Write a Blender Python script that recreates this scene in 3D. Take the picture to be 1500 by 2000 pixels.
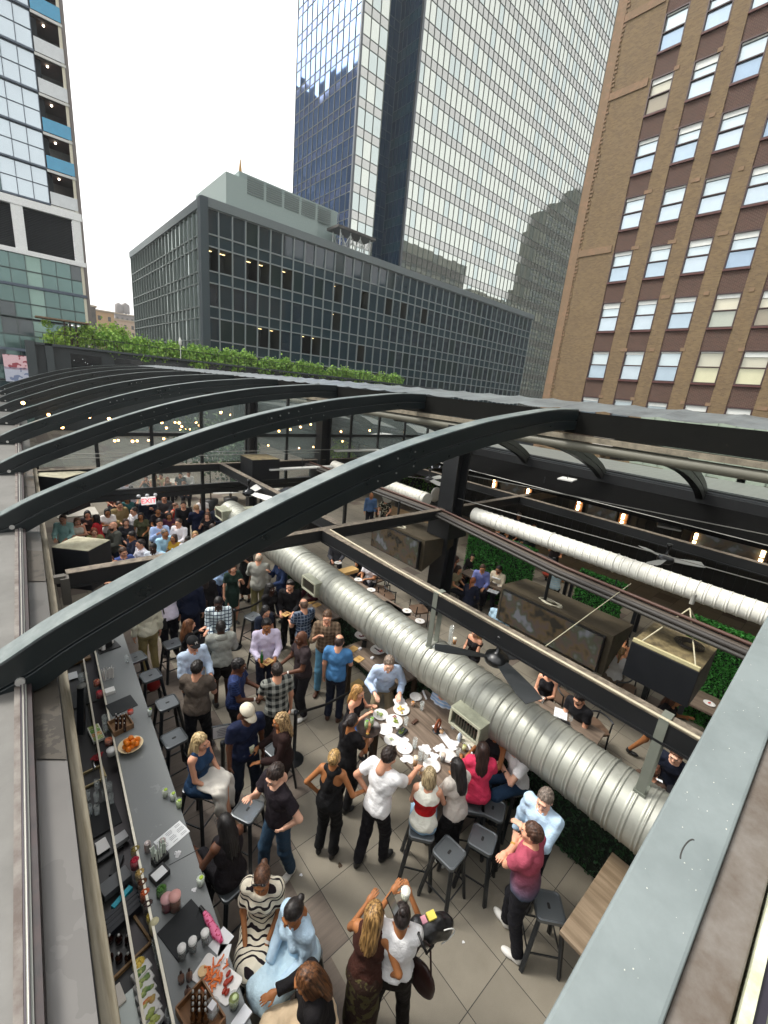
import bpy, bmesh, math, random
import numpy as np
from mathutils import Vector, Matrix, Euler, noise
random.seed(7); rng=np.random.RandomState(5)
for o in list(bpy.data.objects): bpy.data.objects.remove(o)
SC=bpy.context.scene; COL=SC.collection
# ---------------- camera ----------------
F_=820.0; HC=6.0
_up=np.array([280,2822,820.]); _up/=np.linalg.norm(_up)
_dy=np.array([4-750.,-(678-1000.),-F_]); _dy-=_up*_dy.dot(_up); _dy/=np.linalg.norm(_dy)
_dx=np.cross(_dy,_up)
RW=np.stack([_dx,_dy,_up])
cam=bpy.data.cameras.new('camera'); CAM=bpy.data.objects.new('camera',cam); COL.objects.link(CAM)
cam.sensor_fit='VERTICAL'; cam.sensor_height=24; cam.sensor_width=18; cam.lens=F_/2000*24
cam.clip_start=0.05; cam.clip_end=3000
M=Matrix([list(RW[i])+[0] for i in range(3)]+[[0,0,0,1]]); M.translation=(0,0,HC); CAM.matrix_world=M
SC.camera=CAM
SC.render.resolution_x=768; SC.render.resolution_y=1024
# ---------------- world, sun, exposure ----------------
W=bpy.data.worlds.new('World'); SC.world=W; W.use_nodes=True
nt=W.node_tree; bg=nt.nodes['Background']
sky=nt.nodes.new('ShaderNodeTexSky'); sky.sky_type='NISHITA'; sky.sun_disc=False
SUN_EL=math.radians(52); SUN_AZ=math.radians(-35)
sky.sun_elevation=SUN_EL; sky.sun_rotation=SUN_AZ; sky.air_density=1.0; sky.dust_density=6.0; sky.ozone_density=1.0
hs=nt.nodes.new('ShaderNodeHueSaturation'); hs.inputs['Saturation'].default_value=0.16; hs.inputs['Value'].default_value=1.0
nt.links.new(sky.outputs[0],hs.inputs['Color']); mxs=nt.nodes.new('ShaderNodeMix'); mxs.data_type='RGBA'; mxs.inputs[0].default_value=.45; mxs.inputs[7].default_value=(6.2,6.1,5.95,1)
nt.links.new(hs.outputs[0],mxs.inputs[6]); nt.links.new(mxs.outputs[2],bg.inputs['Color'])
bg.inputs['Strength'].default_value=0.15
sun=bpy.data.lights.new('sun','SUN'); sun.energy=1.5; sun.angle=math.radians(14); sun.color=(1,.95,.87)
SUN=bpy.data.objects.new('sun',sun); COL.objects.link(SUN)
_sd=Vector((math.sin(SUN_AZ)*math.cos(SUN_EL),math.cos(SUN_AZ)*math.cos(SUN_EL),math.sin(SUN_EL)))
SUN.rotation_euler=_sd.to_track_quat('Z','Y').to_euler()
SC.view_settings.view_transform='Standard'; SC.view_settings.look='None'; SC.view_settings.gamma=1
SC.view_settings.exposure=1.15
# ---------------- pixel to place ----------------
def ray(px,py): return RW@np.array([px-750.,-(py-1000.),-F_])
def G(px,py,z=0.):
    r=ray(px,py); t=(z-HC)/r[2]; return Vector((r[0]*t,r[1]*t,z))
def AX(px,py,x):
    r=ray(px,py); t=x/r[0]; return Vector((x,r[1]*t,HC+r[2]*t))
def AY(px,py,y):
    r=ray(px,py); t=y/r[1]; return Vector((r[0]*t,y,HC+r[2]*t))
# ---------------- materials ----------------
_mc={}
def C(h):
    if not isinstance(h,str): return h
    v=[int(h[i:i+2],16)/255 for i in (0,2,4)]
    return tuple(((x/12.92) if x<=.04045 else ((x+.055)/1.055)**2.4) for x in v)
def CB(h,k=1.4):
    v=C(h); return tuple(round(min(.80,x*(k if x>.12 else 1.)),4) for x in v)
def mat(col,rough=.6,metal=0.,var=.12,vs=6.,bump=0.,bs=40.,kind=None,c2=None,p=1.,emit=0.,trans=0.,spec=.5,alpha=1.,coat=0.):
    key=(col,rough,metal,var,vs,bump,bs,kind,c2,p,emit,trans,spec,alpha,coat)
    if key in _mc: return _mc[key]
    m=bpy.data.materials.new('m_%s'%(kind or 'plain')); m.use_nodes=True; t=m.node_tree; N=t.nodes; L=t.links
    b=N['Principled BSDF']; c=C(col); c=(c[0],c[1],c[2],1)
    b.inputs['Roughness'].default_value=rough; b.inputs['Metallic'].default_value=metal
    b.inputs['Specular IOR Level'].default_value=spec; b.inputs['Coat Weight'].default_value=coat
    tc=N.new('ShaderNodeTexCoord'); src=None
    def nd(ty,**kw):
        n=N.new('ShaderNode'+ty)
        for k,v in kw.items(): setattr(n,k,v)
        return n
    def mth(op,a,b_=None):
        n=nd('Math',operation=op)
        for i,x in enumerate((a,b_)):
            if x is None: continue
            if isinstance(x,(int,float)): n.inputs[i].default_value=x
            else: L.new(x,n.inputs[i])
        return n.outputs[0]
    def mix(f,a,b_,bt='MIX'):
        n=nd('Mix',data_type='RGBA',blend_type=bt)
        for s,x in ((n.inputs[0],f),(n.inputs[6],a),(n.inputs[7],b_)):
            if isinstance(x,(int,float,tuple)): s.default_value=x
            else: L.new(x,s)
        return n.outputs[2]
    def sep(v):
        n=nd('SeparateXYZ'); L.new(v,n.inputs[0]); return n.outputs
    def noi(scale,det=4,vec=None,rough_=.6):
        n=nd('TexNoise'); n.inputs['Scale'].default_value=scale; n.inputs['Detail'].default_value=det; n.inputs['Roughness'].default_value=rough_
        L.new(vec or tc.outputs['Object'],n.inputs['Vector']); return n.outputs[0]
    def mapv(s,v=None):
        n=nd('Mapping'); n.inputs['Scale'].default_value=s; L.new(v or tc.outputs['Object'],n.inputs[0]); return n.outputs[0]
    base=c; X,Y,Z=sep(tc.outputs['Object'])
    cc=None
    if c2 is not None:
        cc=C(c2); cc=(cc[0],cc[1],cc[2],1)
    if kind=='plaid':
        a=mth('GREATER_THAN',mth('SINE',mth('MULTIPLY',X,p*2)),0.1); z=mth('GREATER_THAN',mth('SINE',mth('MULTIPLY',Z,p*2)),0.1)
        f=mth('MULTIPLY',mth('ADD',a,z),.5); base=mix(f,c,cc)
    elif kind=='check':
        a=mth('GREATER_THAN',mth('SINE',mth('MULTIPLY',X,p*2)),.8); z=mth('GREATER_THAN',mth('SINE',mth('MULTIPLY',Z,p*2)),.7)
        base=mix(mth('MAXIMUM',a,z),c,cc)
    elif kind=='stripe':
        base=mix(mth('GREATER_THAN',mth('SINE',mth('MULTIPLY',Z,p*2)),.3),c,cc)
    elif kind=='wavy':
        wv=mth('ADD',mth('MULTIPLY',mth('ADD',Z,mth('MULTIPLY',Y,.8)),p*2),mth('MULTIPLY',noi(6,2),p*.12)); base=mix(mth('GREATER_THAN',mth('SINE',wv),.55),c,cc)
    elif kind=='ombre':
        n=nd('MapRange'); n.inputs[1].default_value=.95; n.inputs[2].default_value=1.32; L.new(Z,n.inputs[0]); base=mix(n.outputs[0],cc,c)
    elif kind=='spots':
        base=mix(mth('GREATER_THAN',noi(p,1),.56),c,cc)
    elif kind=='camo':
        base=mix(mth('GREATER_THAN',noi(p,3),.52),c,cc)
    elif kind=='hair':
        w=noi(1,3,mapv((60,60,6))); r=nd('ValToRGB'); L.new(w,r.inputs[0]); r.color_ramp.elements[0].position=.35; r.color_ramp.elements[1].position=.68; r.color_ramp.elements[0].color=(c[0]*.45,c[1]*.45,c[2]*.45,1); r.color_ramp.elements[1].color=cc; base=r.outputs[0]; src=w; 
    elif kind=='redtop':
        a=mth('MULTIPLY',mth('LESS_THAN',Z,1.19),mth('GREATER_THAN',Z,1.03)); base=mix(a,c,cc)
    elif kind=='wood':
        n1=noi(1.5,5,mapv((p*14,p*.8,p*3))); r=nd('ValToRGB'); r.color_ramp.elements[0].color=cc; r.color_ramp.elements[1].color=c
        r.color_ramp.elements[0].position=.35; r.color_ramp.elements[1].position=.65; L.new(n1,r.inputs[0]); base=r.outputs[0]; src=n1
    elif kind=='brickA':
        br=nd('TexBrick'); br.inputs['Scale'].default_value=1.; br.inputs['Brick Width'].default_value=.21; br.inputs['Row Height'].default_value=.075
        br.inputs['Mortar Size'].default_value=.008; br.inputs['Color1'].default_value=c; br.inputs['Color2'].default_value=cc
        br.inputs['Mortar'].default_value=(.17,.13,.09,1); br.inputs['Bias'].default_value=-.1
        cb=nd('CombineXYZ'); L.new(Y,cb.inputs[0]); L.new(Z,cb.inputs[1]); L.new(cb.outputs[0],br.inputs['Vector'])
        d=noi(.35,5); base=mix(mth('MULTIPLY',noi(9,3),.55),br.outputs[0],(c[0]*1.35,c[1]*1.25,c[2]*1.1,1)); base=mix(mth('MULTIPLY',d,.35),base,(.10,.07,.045,1)); src=br.outputs['Fac']
    elif kind=='corrug':
        s=mth('SINE',mth('MULTIPLY',Y,p)); src=s
        base=mix(mth('MULTIPLY',noi(2,5,mapv((6,1,1))),.6),c,cc)
    elif kind=='galv':
        vo=nd('TexVoronoi'); vo.inputs['Scale'].default_value=p; L.new(tc.outputs['Object'],vo.inputs[0]); base=mix(mth('MULTIPLY',sep(vo.outputs['Color'])[0],.5),c,cc)
        base=mix(mth('MULTIPLY',noi(1.7,5),.5),base,(c[0]*.6,c[1]*.6,c[2]*.55,1))
    elif kind=='tile':
        ti=.61
        gx=mth('ABSOLUTE',mth('SUBTRACT',mth('FRACT',mth('DIVIDE',mth('ADD',X,.21),ti)),.5)); gy=mth('ABSOLUTE',mth('SUBTRACT',mth('FRACT',mth('DIVIDE',mth('ADD',Y,.1),ti)),.5))
        line=mth('GREATER_THAN',mth('MAXIMUM',gx,gy),.4935)
        fx=mth('FLOOR',mth('DIVIDE',mth('ADD',X,.21),ti)); fy=mth('FLOOR',mth('DIVIDE',mth('ADD',Y,.1),ti))
        cb=nd('CombineXYZ'); L.new(fx,cb.inputs[0]); L.new(fy,cb.inputs[1])
        wn=nd('TexWhiteNoise'); L.new(cb.outputs[0],wn.inputs[0])
        wood=mth('GREATER_THAN',wn.outputs[0],.86)
        band=mth('MULTIPLY',mth('GREATER_THAN',X,1.17),mth('LESS_THAN',X,1.98)); wood=mth('MAXIMUM',wood,band)
        g=noi(1,5,mapv((2,22,1))); wc=mix(g,(.085,.068,.055,1),(.19,.155,.125,1))
        st=mix(noi(5,6),c,cc); st=mix(mth('MULTIPLY',noi(160,2),.45),st,(c[0]*1.5,c[1]*1.5,c[2]*1.45,1))
        st=mix(mth('MULTIPLY',wn.outputs[0],.5),st,(c[0]*.6,c[1]*.6,c[2]*.6,1))
        st=mix(mth('MULTIPLY',noi(1.1,6),.38),st,(c[0]*.45,c[1]*.43,c[2]*.38,1)); base=mix(wood,st,wc); base=mix(line,base,(.03,.028,.025,1))
        rr=nd('MapRange'); rr.inputs[3].default_value=rough-.12; rr.inputs[4].default_value=rough+.2; L.new(noi(3,4),rr.inputs[0]); L.new(rr.outputs[0],b.inputs['Roughness'])
        src=mth('SUBTRACT',mth('MULTIPLY',noi(120,2),.3),line)
    elif kind=='stain':
        base=mix(mth('GREATER_THAN',noi(p,5),.55),c,cc)
    elif kind=='grimy':
        n1=noi(p,6,None,.7); r=nd('ValToRGB'); r.color_ramp.elements[0].color=cc; r.color_ramp.elements[1].color=c
        r.color_ramp.elements[0].position=.38; r.color_ramp.elements[1].position=.6; L.new(n1,r.inputs[0]); base=r.outputs[0]; src=n1
    elif kind=='leaf':
        oi=nd('NewGeometry'); base=mix(oi.outputs['Random Per Island'],c,cc)
        b.inputs['Subsurface Weight'].default_value=0
    elif kind=='island':
        oi=nd('NewGeometry'); base=mix(oi.outputs['Random Per Island'],c,cc)
    elif kind=='drop':   # blurred picture on a screen
        base=mix(noi(2.2,1),c,cc); r=nd('ValToRGB'); L.new(noi(2.4,2),r.inputs[0]); e=r.color_ramp.elements; e[0].position=.36; e[0].color=(.02,.018,.014,1); e[1].position=.66; e[1].color=(.11,.115,.13,1)
        for q_,k_ in ((.45,(.07,.05,.025,1)),(.52,(.06,.045,.04,1)),(.58,(.045,.05,.03,1))): x=e.new(q_); x.color=k_
        base=mix(.8,base,r.outputs[0])
    elif kind=='marks':
        base=mix(mth('GREATER_THAN',noi(p,6),.66),c,cc); base=mix(mth('MULTIPLY',noi(2.2,5),.3),base,cc)
    if var>0:
        v=noi(vs,5); f=nd('MapRange'); f.inputs[3].default_value=1-var; f.inputs[4].default_value=1+var; L.new(v,f.inputs[0])
        n=nd('VectorMath',operation='SCALE')
        if isinstance(base,tuple): n.inputs[0].default_value=base[:3]
        else: L.new(base,n.inputs[0])
        L.new(f.outputs[0],n.inputs['Scale']); base=n.outputs[0]
        if kind!='tile':
            rr=nd('MapRange'); rr.inputs[3].default_value=max(0.0,rough-.1) if rough>=.15 else rough*.6; rr.inputs[4].default_value=min(1,rough+.12) if rough>=.15 else rough*1.5; L.new(v,rr.inputs[0]); L.new(rr.outputs[0],b.inputs['Roughness'])
    if isinstance(base,tuple): b.inputs['Base Color'].default_value=base
    else: L.new(base,b.inputs['Base Color'])
    if emit:
        b.inputs['Emission Strength'].default_value=emit
        if isinstance(base,tuple): b.inputs['Emission Color'].default_value=base
        else: L.new(base,b.inputs['Emission Color'])
    if trans: b.inputs['Transmission Weight'].default_value=trans; b.inputs['IOR'].default_value=1.3
    if alpha<1: b.inputs['Alpha'].default_value=alpha
    if bump:
        bn=nd('Bump'); bn.inputs['Strength'].default_value=min(1,bump); bn.inputs['Distance'].default_value=.01 if bump<=1 else .01*bump
        L.new(src if src is not None else noi(bs,4),bn.inputs['Height']); L.new(bn.outputs[0],b.inputs['Normal'])
    _mc[key]=m; return m
# ---------------- mesh builder ----------------
class MB:
    def __init__(s): s.v=[]; s.f=[]; s.m=[]; s.sm=[]
    def add(s,V,Fc,mi=0,smooth=False,T=None):
        o=len(s.v)
        if T is not None: V=[T@Vector(v) for v in V]
        s.v.extend([tuple(v) for v in V]); s.f.extend([tuple(i+o for i in f) for f in Fc]); s.m.extend([mi]*len(Fc)); s.sm.extend([smooth]*len(Fc)); return s
    def box(s,c,d,rz=0,mi=0,T=None,R=None):
        hx,hy,hz=d[0]/2,d[1]/2,d[2]/2
        V=[Vector((x,y,z)) for x in (-hx,hx) for y in (-hy,hy) for z in (-hz,hz)]
        if R is None: R=Matrix.Rotation(rz,3,'Z')
        V=[R@v+Vector(c) for v in V]
        return s.add(V,[(0,1,3,2),(4,6,7,5),(0,4,5,1),(2,3,7,6),(0,2,6,4),(1,5,7,3)],mi,False,T)
    def bar(s,a,b,w,h,mi=0,up=(0,0,1),T=None):
        a=Vector(a); b=Vector(b); d=b-a; L=d.length; d.normalize(); u=Vector(up)
        if abs(d.dot(u))>.99: u=Vector((0,1,0))
        x=d.cross(u).normalized(); u=x.cross(d)
        R=Matrix((x,d,u)).transposed(); return s.box((a+b)/2,(w,L,h),0,mi,T,R)
    def tube(s,pts,r,n=10,mi=0,cap=True,T=None,smooth=True):
        P=[Vector(p) for p in pts]; rs=r if hasattr(r,'__len__') else [r]*len(P); V=[];Fc=[]; u=None
        for i,p in enumerate(P):
            d=(P[min(i+1,len(P)-1)]-P[max(i-1,0)]).normalized()
            if u is None: u=d.orthogonal().normalized()
            u=(u-d*u.dot(d)).normalized(); w=d.cross(u)
            for k in range(n):
                a=2*math.pi*k/n; V.append(p+(u*math.cos(a)+w*math.sin(a))*rs[i])
        for i in range(len(P)-1):
            for k in range(n):
                a=i*n+k; b=i*n+(k+1)%n; Fc.append((a,b,b+n,a+n))
        s.add(V,Fc,mi,smooth,T)
        if cap:
            o=len(P)-1; s.add(V[:n],[tuple(range(n))[::-1]],mi,False,T); s.add(V[o*n:],[tuple(range(n))],mi,False,T)
        return s
    def lathe(s,prof,c=(0,0,0),n=16,mi=0,T=None,sx=1,sy=1,smooth=True):
        V=[];Fc=[]
        for r,z in prof:
            for k in range(n):
                a=2*math.pi*k/n; V.append(Vector((c[0]+r*math.cos(a)*sx,c[1]+r*math.sin(a)*sy,c[2]+z)))
        for i in range(len(prof)-1):
            for k in range(n):
                a=i*n+k; b=i*n+(k+1)%n; Fc.append((a,b,b+n,a+n))
        return s.add(V,Fc,mi,smooth,T)
    def prism(s,poly,z0,z1,mi=0,T=None):
        n=len(poly); V=[(p[0],p[1],z0) for p in poly]+[(p[0],p[1],z1) for p in poly]
        Fc=[tuple(range(n))[::-1],tuple(range(n,2*n))]+[(i,(i+1)%n,(i+1)%n+n,i+n) for i in range(n)]
        return s.add(V,Fc,mi,False,T)
    def ball(s,c,r,n=10,mi=0,T=None,k=6):
        rr=r if hasattr(r,'__len__') else (r,r,r)
        prof=[(math.sin(math.pi*i/k),-math.cos(math.pi*i/k)) for i in range(k+1)]
        V=[];Fc=[]
        for q,z in prof:
            for j in range(n):
                a=2*math.pi*j/n; V.append((c[0]+q*math.cos(a)*rr[0],c[1]+q*math.sin(a)*rr[1],c[2]+z*rr[2]))
        for i in range(k):
            for j in range(n):
                a=i*n+j; b=i*n+(j+1)%n; Fc.append((a,b,b+n,a+n))
        return s.add(V,Fc,mi,True,T)
    def mesh(s,name):
        me=bpy.data.meshes.new(name); me.from_pydata([tuple(v) for v in s.v],[],s.f)
        me.polygons.foreach_set('material_index',s.m); me.polygons.foreach_set('use_smooth',s.sm); me.update(); return me
def npmesh(name,V,Q,smooth=True):
    me=bpy.data.meshes.new(name); me.from_pydata(V.tolist(),[],Q.tolist()); me.polygons.foreach_set('use_smooth',[smooth]*len(me.polygons)); me.update(); return me
def tag(o,label=None,cat=None,group=None,kind=None):
    if label: o['label']=label
    if cat: o['category']=cat
    if group: o['group']=group
    if kind: o['kind']=kind
    return o
def thing(name,label,cat,loc=(0,0,0),rz=0.,group=None,kind=None):
    o=bpy.data.objects.new(name,None); o.empty_display_size=.1; COL.objects.link(o); o.location=loc; o.rotation_euler=(0,0,rz)
    o['_i']=1; del o['_i']
    return tag(o,label,cat,group,kind)
def put(name,me,mats,parent=None,world=False,bev=0.,label=None):
    """link a mesh (MB or mesh) as one object; world=True: its coordinates are world ones"""
    if isinstance(me,MB): me=me.mesh(name)
    if mats is not None and len(me.materials)==0:
        for m in (mats if isinstance(mats,(list,tuple)) else [mats]): me.materials.append(m)
    o=bpy.data.objects.new(name,me); COL.objects.link(o)
    if parent is not None:
        if world:
            r=parent; L=Matrix.Translation(r.location)@Matrix.Rotation(r.rotation_euler[2],4,'Z')
            if r.parent is not None:
                q=r.parent; L=Matrix.Translation(q.location)@Matrix.Rotation(q.rotation_euler[2],4,'Z')@L
            me.transform(L.inverted())
        o.parent=parent
    if bev:
        md=o.modifiers.new('bevel','BEVEL'); md.width=bev; md.segments=2; md.limit_method='ANGLE'
    if label: o['label']=label
    return o
def solo(name,label,cat,me,mats,base=(0,0,0),group=None,kind=None,bev=0.,rz=0.,world=True):
    """a thing that is one mesh; its origin at base"""
    if isinstance(me,MB): me=me.mesh(name)
    if world: me.transform(Matrix.Translation(-Vector(base)))
    o=put(name,me,mats,None,False,bev); o.location=base; o.rotation_euler=(0,0,rz)
    return tag(o,label,cat,group,kind)
def struct(name,me,mats,bev=0.):
    return tag(put(name,me,mats,None,False,bev),kind='structure')
def setm(o,mats):
    """give an object its own materials over shared mesh data"""
    for i,m in enumerate(mats):
        if i<len(o.material_slots): o.material_slots[i].link='OBJECT'; o.material_slots[i].material=m
def dup(root,loc,rz,label=None,group=None):
    r=root.copy(); COL.objects.link(r); r.location=loc; r.rotation_euler=(0,0,rz)
    if label: r['label']=label
    if group: r['group']=group
    for ch in list(root.children):
        c=ch.copy(); COL.objects.link(c); c.parent=r
        for g in ch.children:
            d=g.copy(); COL.objects.link(d); d.parent=c
    return r
def textmesh(s,size,ext=.002,align='CENTER'):
    cu=bpy.data.curves.new('t','FONT'); cu.body=s; cu.size=size; cu.extrude=ext; cu.align_x=align; cu.align_y='CENTER'
    o=bpy.data.objects.new('t',cu); COL.objects.link(o)
    dg=bpy.context.evaluated_depsgraph_get(); me=bpy.data.meshes.new_from_object(o.evaluated_get(dg))
    bpy.data.objects.remove(o); me.materials.clear(); return me
# ---------------- figures: implicit surfaces turned into continuous meshes ----------------
def snet(D,org,h):
    S=D<0; n=D.shape; cs=(n[0]-1,n[1]-1,n[2]-1); nc=cs[0]*cs[1]*cs[2]
    acc=np.zeros((nc,3),np.float32); cnt=np.zeros(nc,np.float32); quads=[]
    st=(cs[1]*cs[2],cs[2],1)
    for ax in range(3):
        u,v=[(1,2),(2,0),(0,1)][ax]
        sa=[slice(None)]*3; sb=[slice(None)]*3; sa[ax]=slice(0,-1); sb[ax]=slice(1,None)
        m=S[tuple(sa)]!=S[tuple(sb)]; I=np.nonzero(m); 
        if len(I[0])==0: continue
        a=D[tuple(sa)][I]; b=D[tuple(sb)][I]; t=a/(a-b); I=np.array(I)
        for ou in (0,1):
            for ov in (0,1):
                J=I.copy(); J[u]-=ou; J[v]-=ov
                ok=(J[u]>=0)&(J[v]>=0)&(J[u]<cs[u])&(J[v]<cs[v])
                idx=(J[0]*st[0]+J[1]*st[1]+J[2])[ok]; w=np.zeros((len(idx),3),np.float32)
                w[:,ax]=t[ok]; w[:,u]=ou; w[:,v]=ov
                for k in range(3): acc[:,k]+=np.bincount(idx,w[:,k],nc)
                cnt+=np.bincount(idx,minlength=nc)
        ok=(I[u]>=1)&(I[v]>=1)&(I[u]<cs[u])&(I[v]<cs[v]); I=I[:,ok]; f=(a[ok]<0)
        def cid(du,dv):
            J=I.copy(); J[u]-=du; J[v]-=dv; return J[0]*st[0]+J[1]*st[1]+J[2]
        q=np.stack([cid(1,1),cid(0,1),cid(0,0),cid(1,0)],1); q[~f]=q[~f][:,::-1]; quads.append(q)
    act=np.nonzero(cnt>0)[0]; mp=-np.ones(nc,np.int64); mp[act]=np.arange(len(act))
    P=acc[act]/cnt[act][:,None]; ijk=np.stack([act//st[0],(act//st[1])%cs[1],act%cs[2]],1)
    return (org+h*(ijk+P)), mp[np.concatenate(quads)]
def cone(a,b,ra,rb,k=.03,cut=None): return ('c',np.array(a,float),np.array(b,float),ra,rb,k,cut)
def ell(c,r,R=None,k=.03,cut=None): return ('e',np.array(c,float),np.array(r,float),R,0,k,cut)
def sdf(prims,h,sub=(),cuts=(),nz=0.,nf=(30,30,14),inf=0.,seed=0):
    lo=np.full(3,1e9); hi=-lo; bbs=[]
    for p in prims:
        if p[0]=='c': l=np.minimum(p[1]-p[3],p[2]-p[4]); u=np.maximum(p[1]+p[3],p[2]+p[4])
        else:
            r=p[2] if p[3] is None else np.full(3,p[2].max()); l=p[1]-r; u=p[1]+r
        l=l-inf; u=u+inf; bbs.append((l,u)); lo=np.minimum(lo,l); hi=np.maximum(hi,u)
    lo=lo-2.6*h; hi=hi+2.6*h; n=np.ceil((hi-lo)/h).astype(int)+1
    D=np.full(n,1.,np.float32); ax=[lo[i]+h*np.arange(n[i]) for i in range(3)]
    def fld(p,sl):
        X=ax[0][sl[0]][:,None,None]; Y=ax[1][sl[1]][None,:,None]; Z=ax[2][sl[2]][None,None,:]
        if p[0]=='c':
            a,b=p[1],p[2]; ba=b-a; L=max(ba.dot(ba),1e-9); t=np.clip(((X-a[0])*ba[0]+(Y-a[1])*ba[1]+(Z-a[2])*ba[2])/L,0,1)
            d=np.sqrt((X-a[0]-t*ba[0])**2+(Y-a[1]-t*ba[1])**2+(Z-a[2]-t*ba[2])**2)-(p[3]+(p[4]-p[3])*t)
        else:
            x,y,z=X-p[1][0],Y-p[1][1],Z-p[1][2]
            if p[3] is not None:
                R=np.array(p[3]).T; x,y,z=(R[0,0]*x+R[0,1]*y+R[0,2]*z,R[1,0]*x+R[1,1]*y+R[1,2]*z,R[2,0]*x+R[2,1]*y+R[2,2]*z)
            r=p[2]; k0=np.sqrt((x/r[0])**2+(y/r[1])**2+(z/r[2])**2); k1=np.sqrt((x/r[0]**2)**2+(y/r[1]**2)**2+(z/r[2]**2)**2)+1e-6
            d=k0*(k0-1)/k1
        d=d-inf
        if p[6] is not None:
            q,nn=p[6]; d=np.maximum(d,(X-q[0])*nn[0]+(Y-q[1])*nn[1]+(Z-q[2])*nn[2])
        return d
    for p,(l,u) in zip(prims,bbs):
        k=p[5]; mrg=k+2*h
        sl=tuple(slice(max(0,int((l[i]-mrg-lo[i])/h)),min(n[i],int((u[i]+mrg-lo[i])/h)+2)) for i in range(3))
        d=fld(p,sl); o=D[sl]; hh=np.maximum(k-np.abs(o-d),0)/k; D[sl]=np.minimum(o,d)-hh*hh*k*.25
    for p in sub:
        sl=(slice(None),)*3; D=np.maximum(D,-fld(p,sl)).astype(np.float32)
    X=ax[0][:,None,None]; Y=ax[1][None,:,None]; Z=ax[2][None,None,:]
    for q,nn in cuts: D=np.maximum(D,(X-q[0])*nn[0]+(Y-q[1])*nn[1]+(Z-q[2])*nn[2])
    if nz:
        s=seed*1.7
        w=np.sin(X*nf[0]+s+2*np.sin(Z*nf[2]*.6+s))*np.sin(Y*nf[1]+s*.7+1.5*np.sin(X*nf[0]*.5))+.7*np.sin(Z*nf[2]*2.1+3*np.sin(X*nf[0]*.6+Y*nf[1]*.4+s))
        D=D+nz*w
    return snet(D.astype(np.float32),lo,h)
def rx(a): c,s=math.cos(a),math.sin(a); return np.array([[1,0,0],[0,c,-s],[0,s,c]])
def rzm(a): c,s=math.cos(a),math.sin(a); return np.array([[c,-s,0],[s,c,0],[0,0,1]])
def ball_np(c,r,n=8,k=5):
    m=MB(); m.ball(c,r,n,0,None,k); V=np.array(m.v); Q=np.array([f if len(set(f))==4 else f for f in m.f]); return V,Q
def cat(parts):
    V=[];Q=[];Mi=[];o=0
    for v,q,mi in parts:
        V.append(v); Q.append(q+o); Mi.append(np.full(len(q),mi) if np.isscalar(mi) else mi); o+=len(v)
    return np.concatenate(V),np.concatenate(Q),np.concatenate(Mi)
# head: 0 skin 1 eye white 2 dark 3 lip 4 beard area
def make_head(fem):
    w=.93 if fem else 1.
    pr=[ell((0,-.012,.022),(.077*w,.096,.098),k=.03),ell((0,.028,-.035),(.060*w,.072,.085),k=.03),ell((0,.06,-.088),(.026*w,.028,.024),k=.03),
        ell((0,.09,.032),(.045*w,.014,.010),k=.02),cone((0,.096,.012),(0,.115,-.026),.007,.012,.012),ell((0,.112,-.030),(.016,.010,.009),k=.01),
        ell((0,.092,-.058),(.023,.011,.009),k=.008),ell((.05*w,.06,-.02),(.02,.02,.02),k=.03),ell((-.05*w,.06,-.02),(.02,.02,.02),k=.03),
        ell((.077*w,-.008,-.008),(.008,.02,.031),rzm(-.35),.006),ell((-.077*w,-.008,-.008),(.008,.02,.031),rzm(.35),.006),
        cone((0,-.018,-.05),(0,-.03,-.17),.050 if fem else .058,.052 if fem else .062,.03)]
    sub=[ell((.031,.106,.006),(.017,.015,.010)),ell((-.031,.106,.006),(.017,.015,.010))]
    V,Q=sdf(pr,.0075,sub); C_=V[Q].mean(1); mi=np.zeros(len(Q),int)
    lip=(abs(C_[:,2]+.058)<.010)&(abs(C_[:,0])<.024)&(C_[:,1]>.088); mi[lip]=3
    bd=(C_[:,2]<-.038)&(C_[:,2]>-.13)&(C_[:,1]>.015)&(~lip)&~((abs(C_[:,0])<.022)&(C_[:,2]>-.046)); mi[bd]=4
    P=[(V,Q,mi)]
    for s in (1,-1):
        v,q=ball_np((.031*s,.088,.005),(.012,.011,.008)); P.append((v,q,1))
        v,q=ball_np((.031*s,.0965,.004),(.006,.004,.006)); P.append((v,q,2))
        m=MB(); m.box((.032*s,.096,.024),(.03,.008,.005),.3*-s); P.append((np.array(m.v),np.array(m.f),2))
    return cat(P)
HEAD={0:make_head(False),1:make_head(True)}
def make_hand(grip):
    pr=[ell((0,.045,0),(.037,.052,.016),k=.012),cone((0,-.01,0),(0,.03,0),.024,.026,.02)]
    L=[.062,.075,.070,.055]
    for i,x in enumerate((.028,.009,-.010,-.028)):
        a=np.array([x,.088,0]); l=L[i]*.5; c=1.1 if grip else .35
        b=a+l*np.array([x*2,math.cos(c*.7),-math.sin(c*.7)]); e=b+l*np.array([0,math.cos(c*1.9),-math.sin(c*1.9)])
        pr+=[cone(a,b,.0092,.0082,.004),cone(b,e,.0082,.0068,.004)]
    pr+=[cone((.028,.02,-.003),(.056,.05,-.014),.013,.010,.008),cone((.056,.05,-.014),(.060 if not grip else .045,.082,-.03),.010,.008,.004)]
    return sdf(pr,.0062)
HAND={0:make_hand(0),1:make_hand(1)}
def make_shoe():
    V,Q=sdf([ell((0,.095,.032),(.044,.085,.036)),ell((0,-.01,.04),(.036,.055,.045)),cone((0,-.005,.05),(0,-.02,.10),.038,.036)],.011,cuts=[((0,0,.003),(0,0,-1)),((0,0,.105),(0,0,1))])
    z=V[Q].mean(1)[:,2]; return V,Q,(z<.026).astype(int)
_sh=make_shoe()
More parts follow.
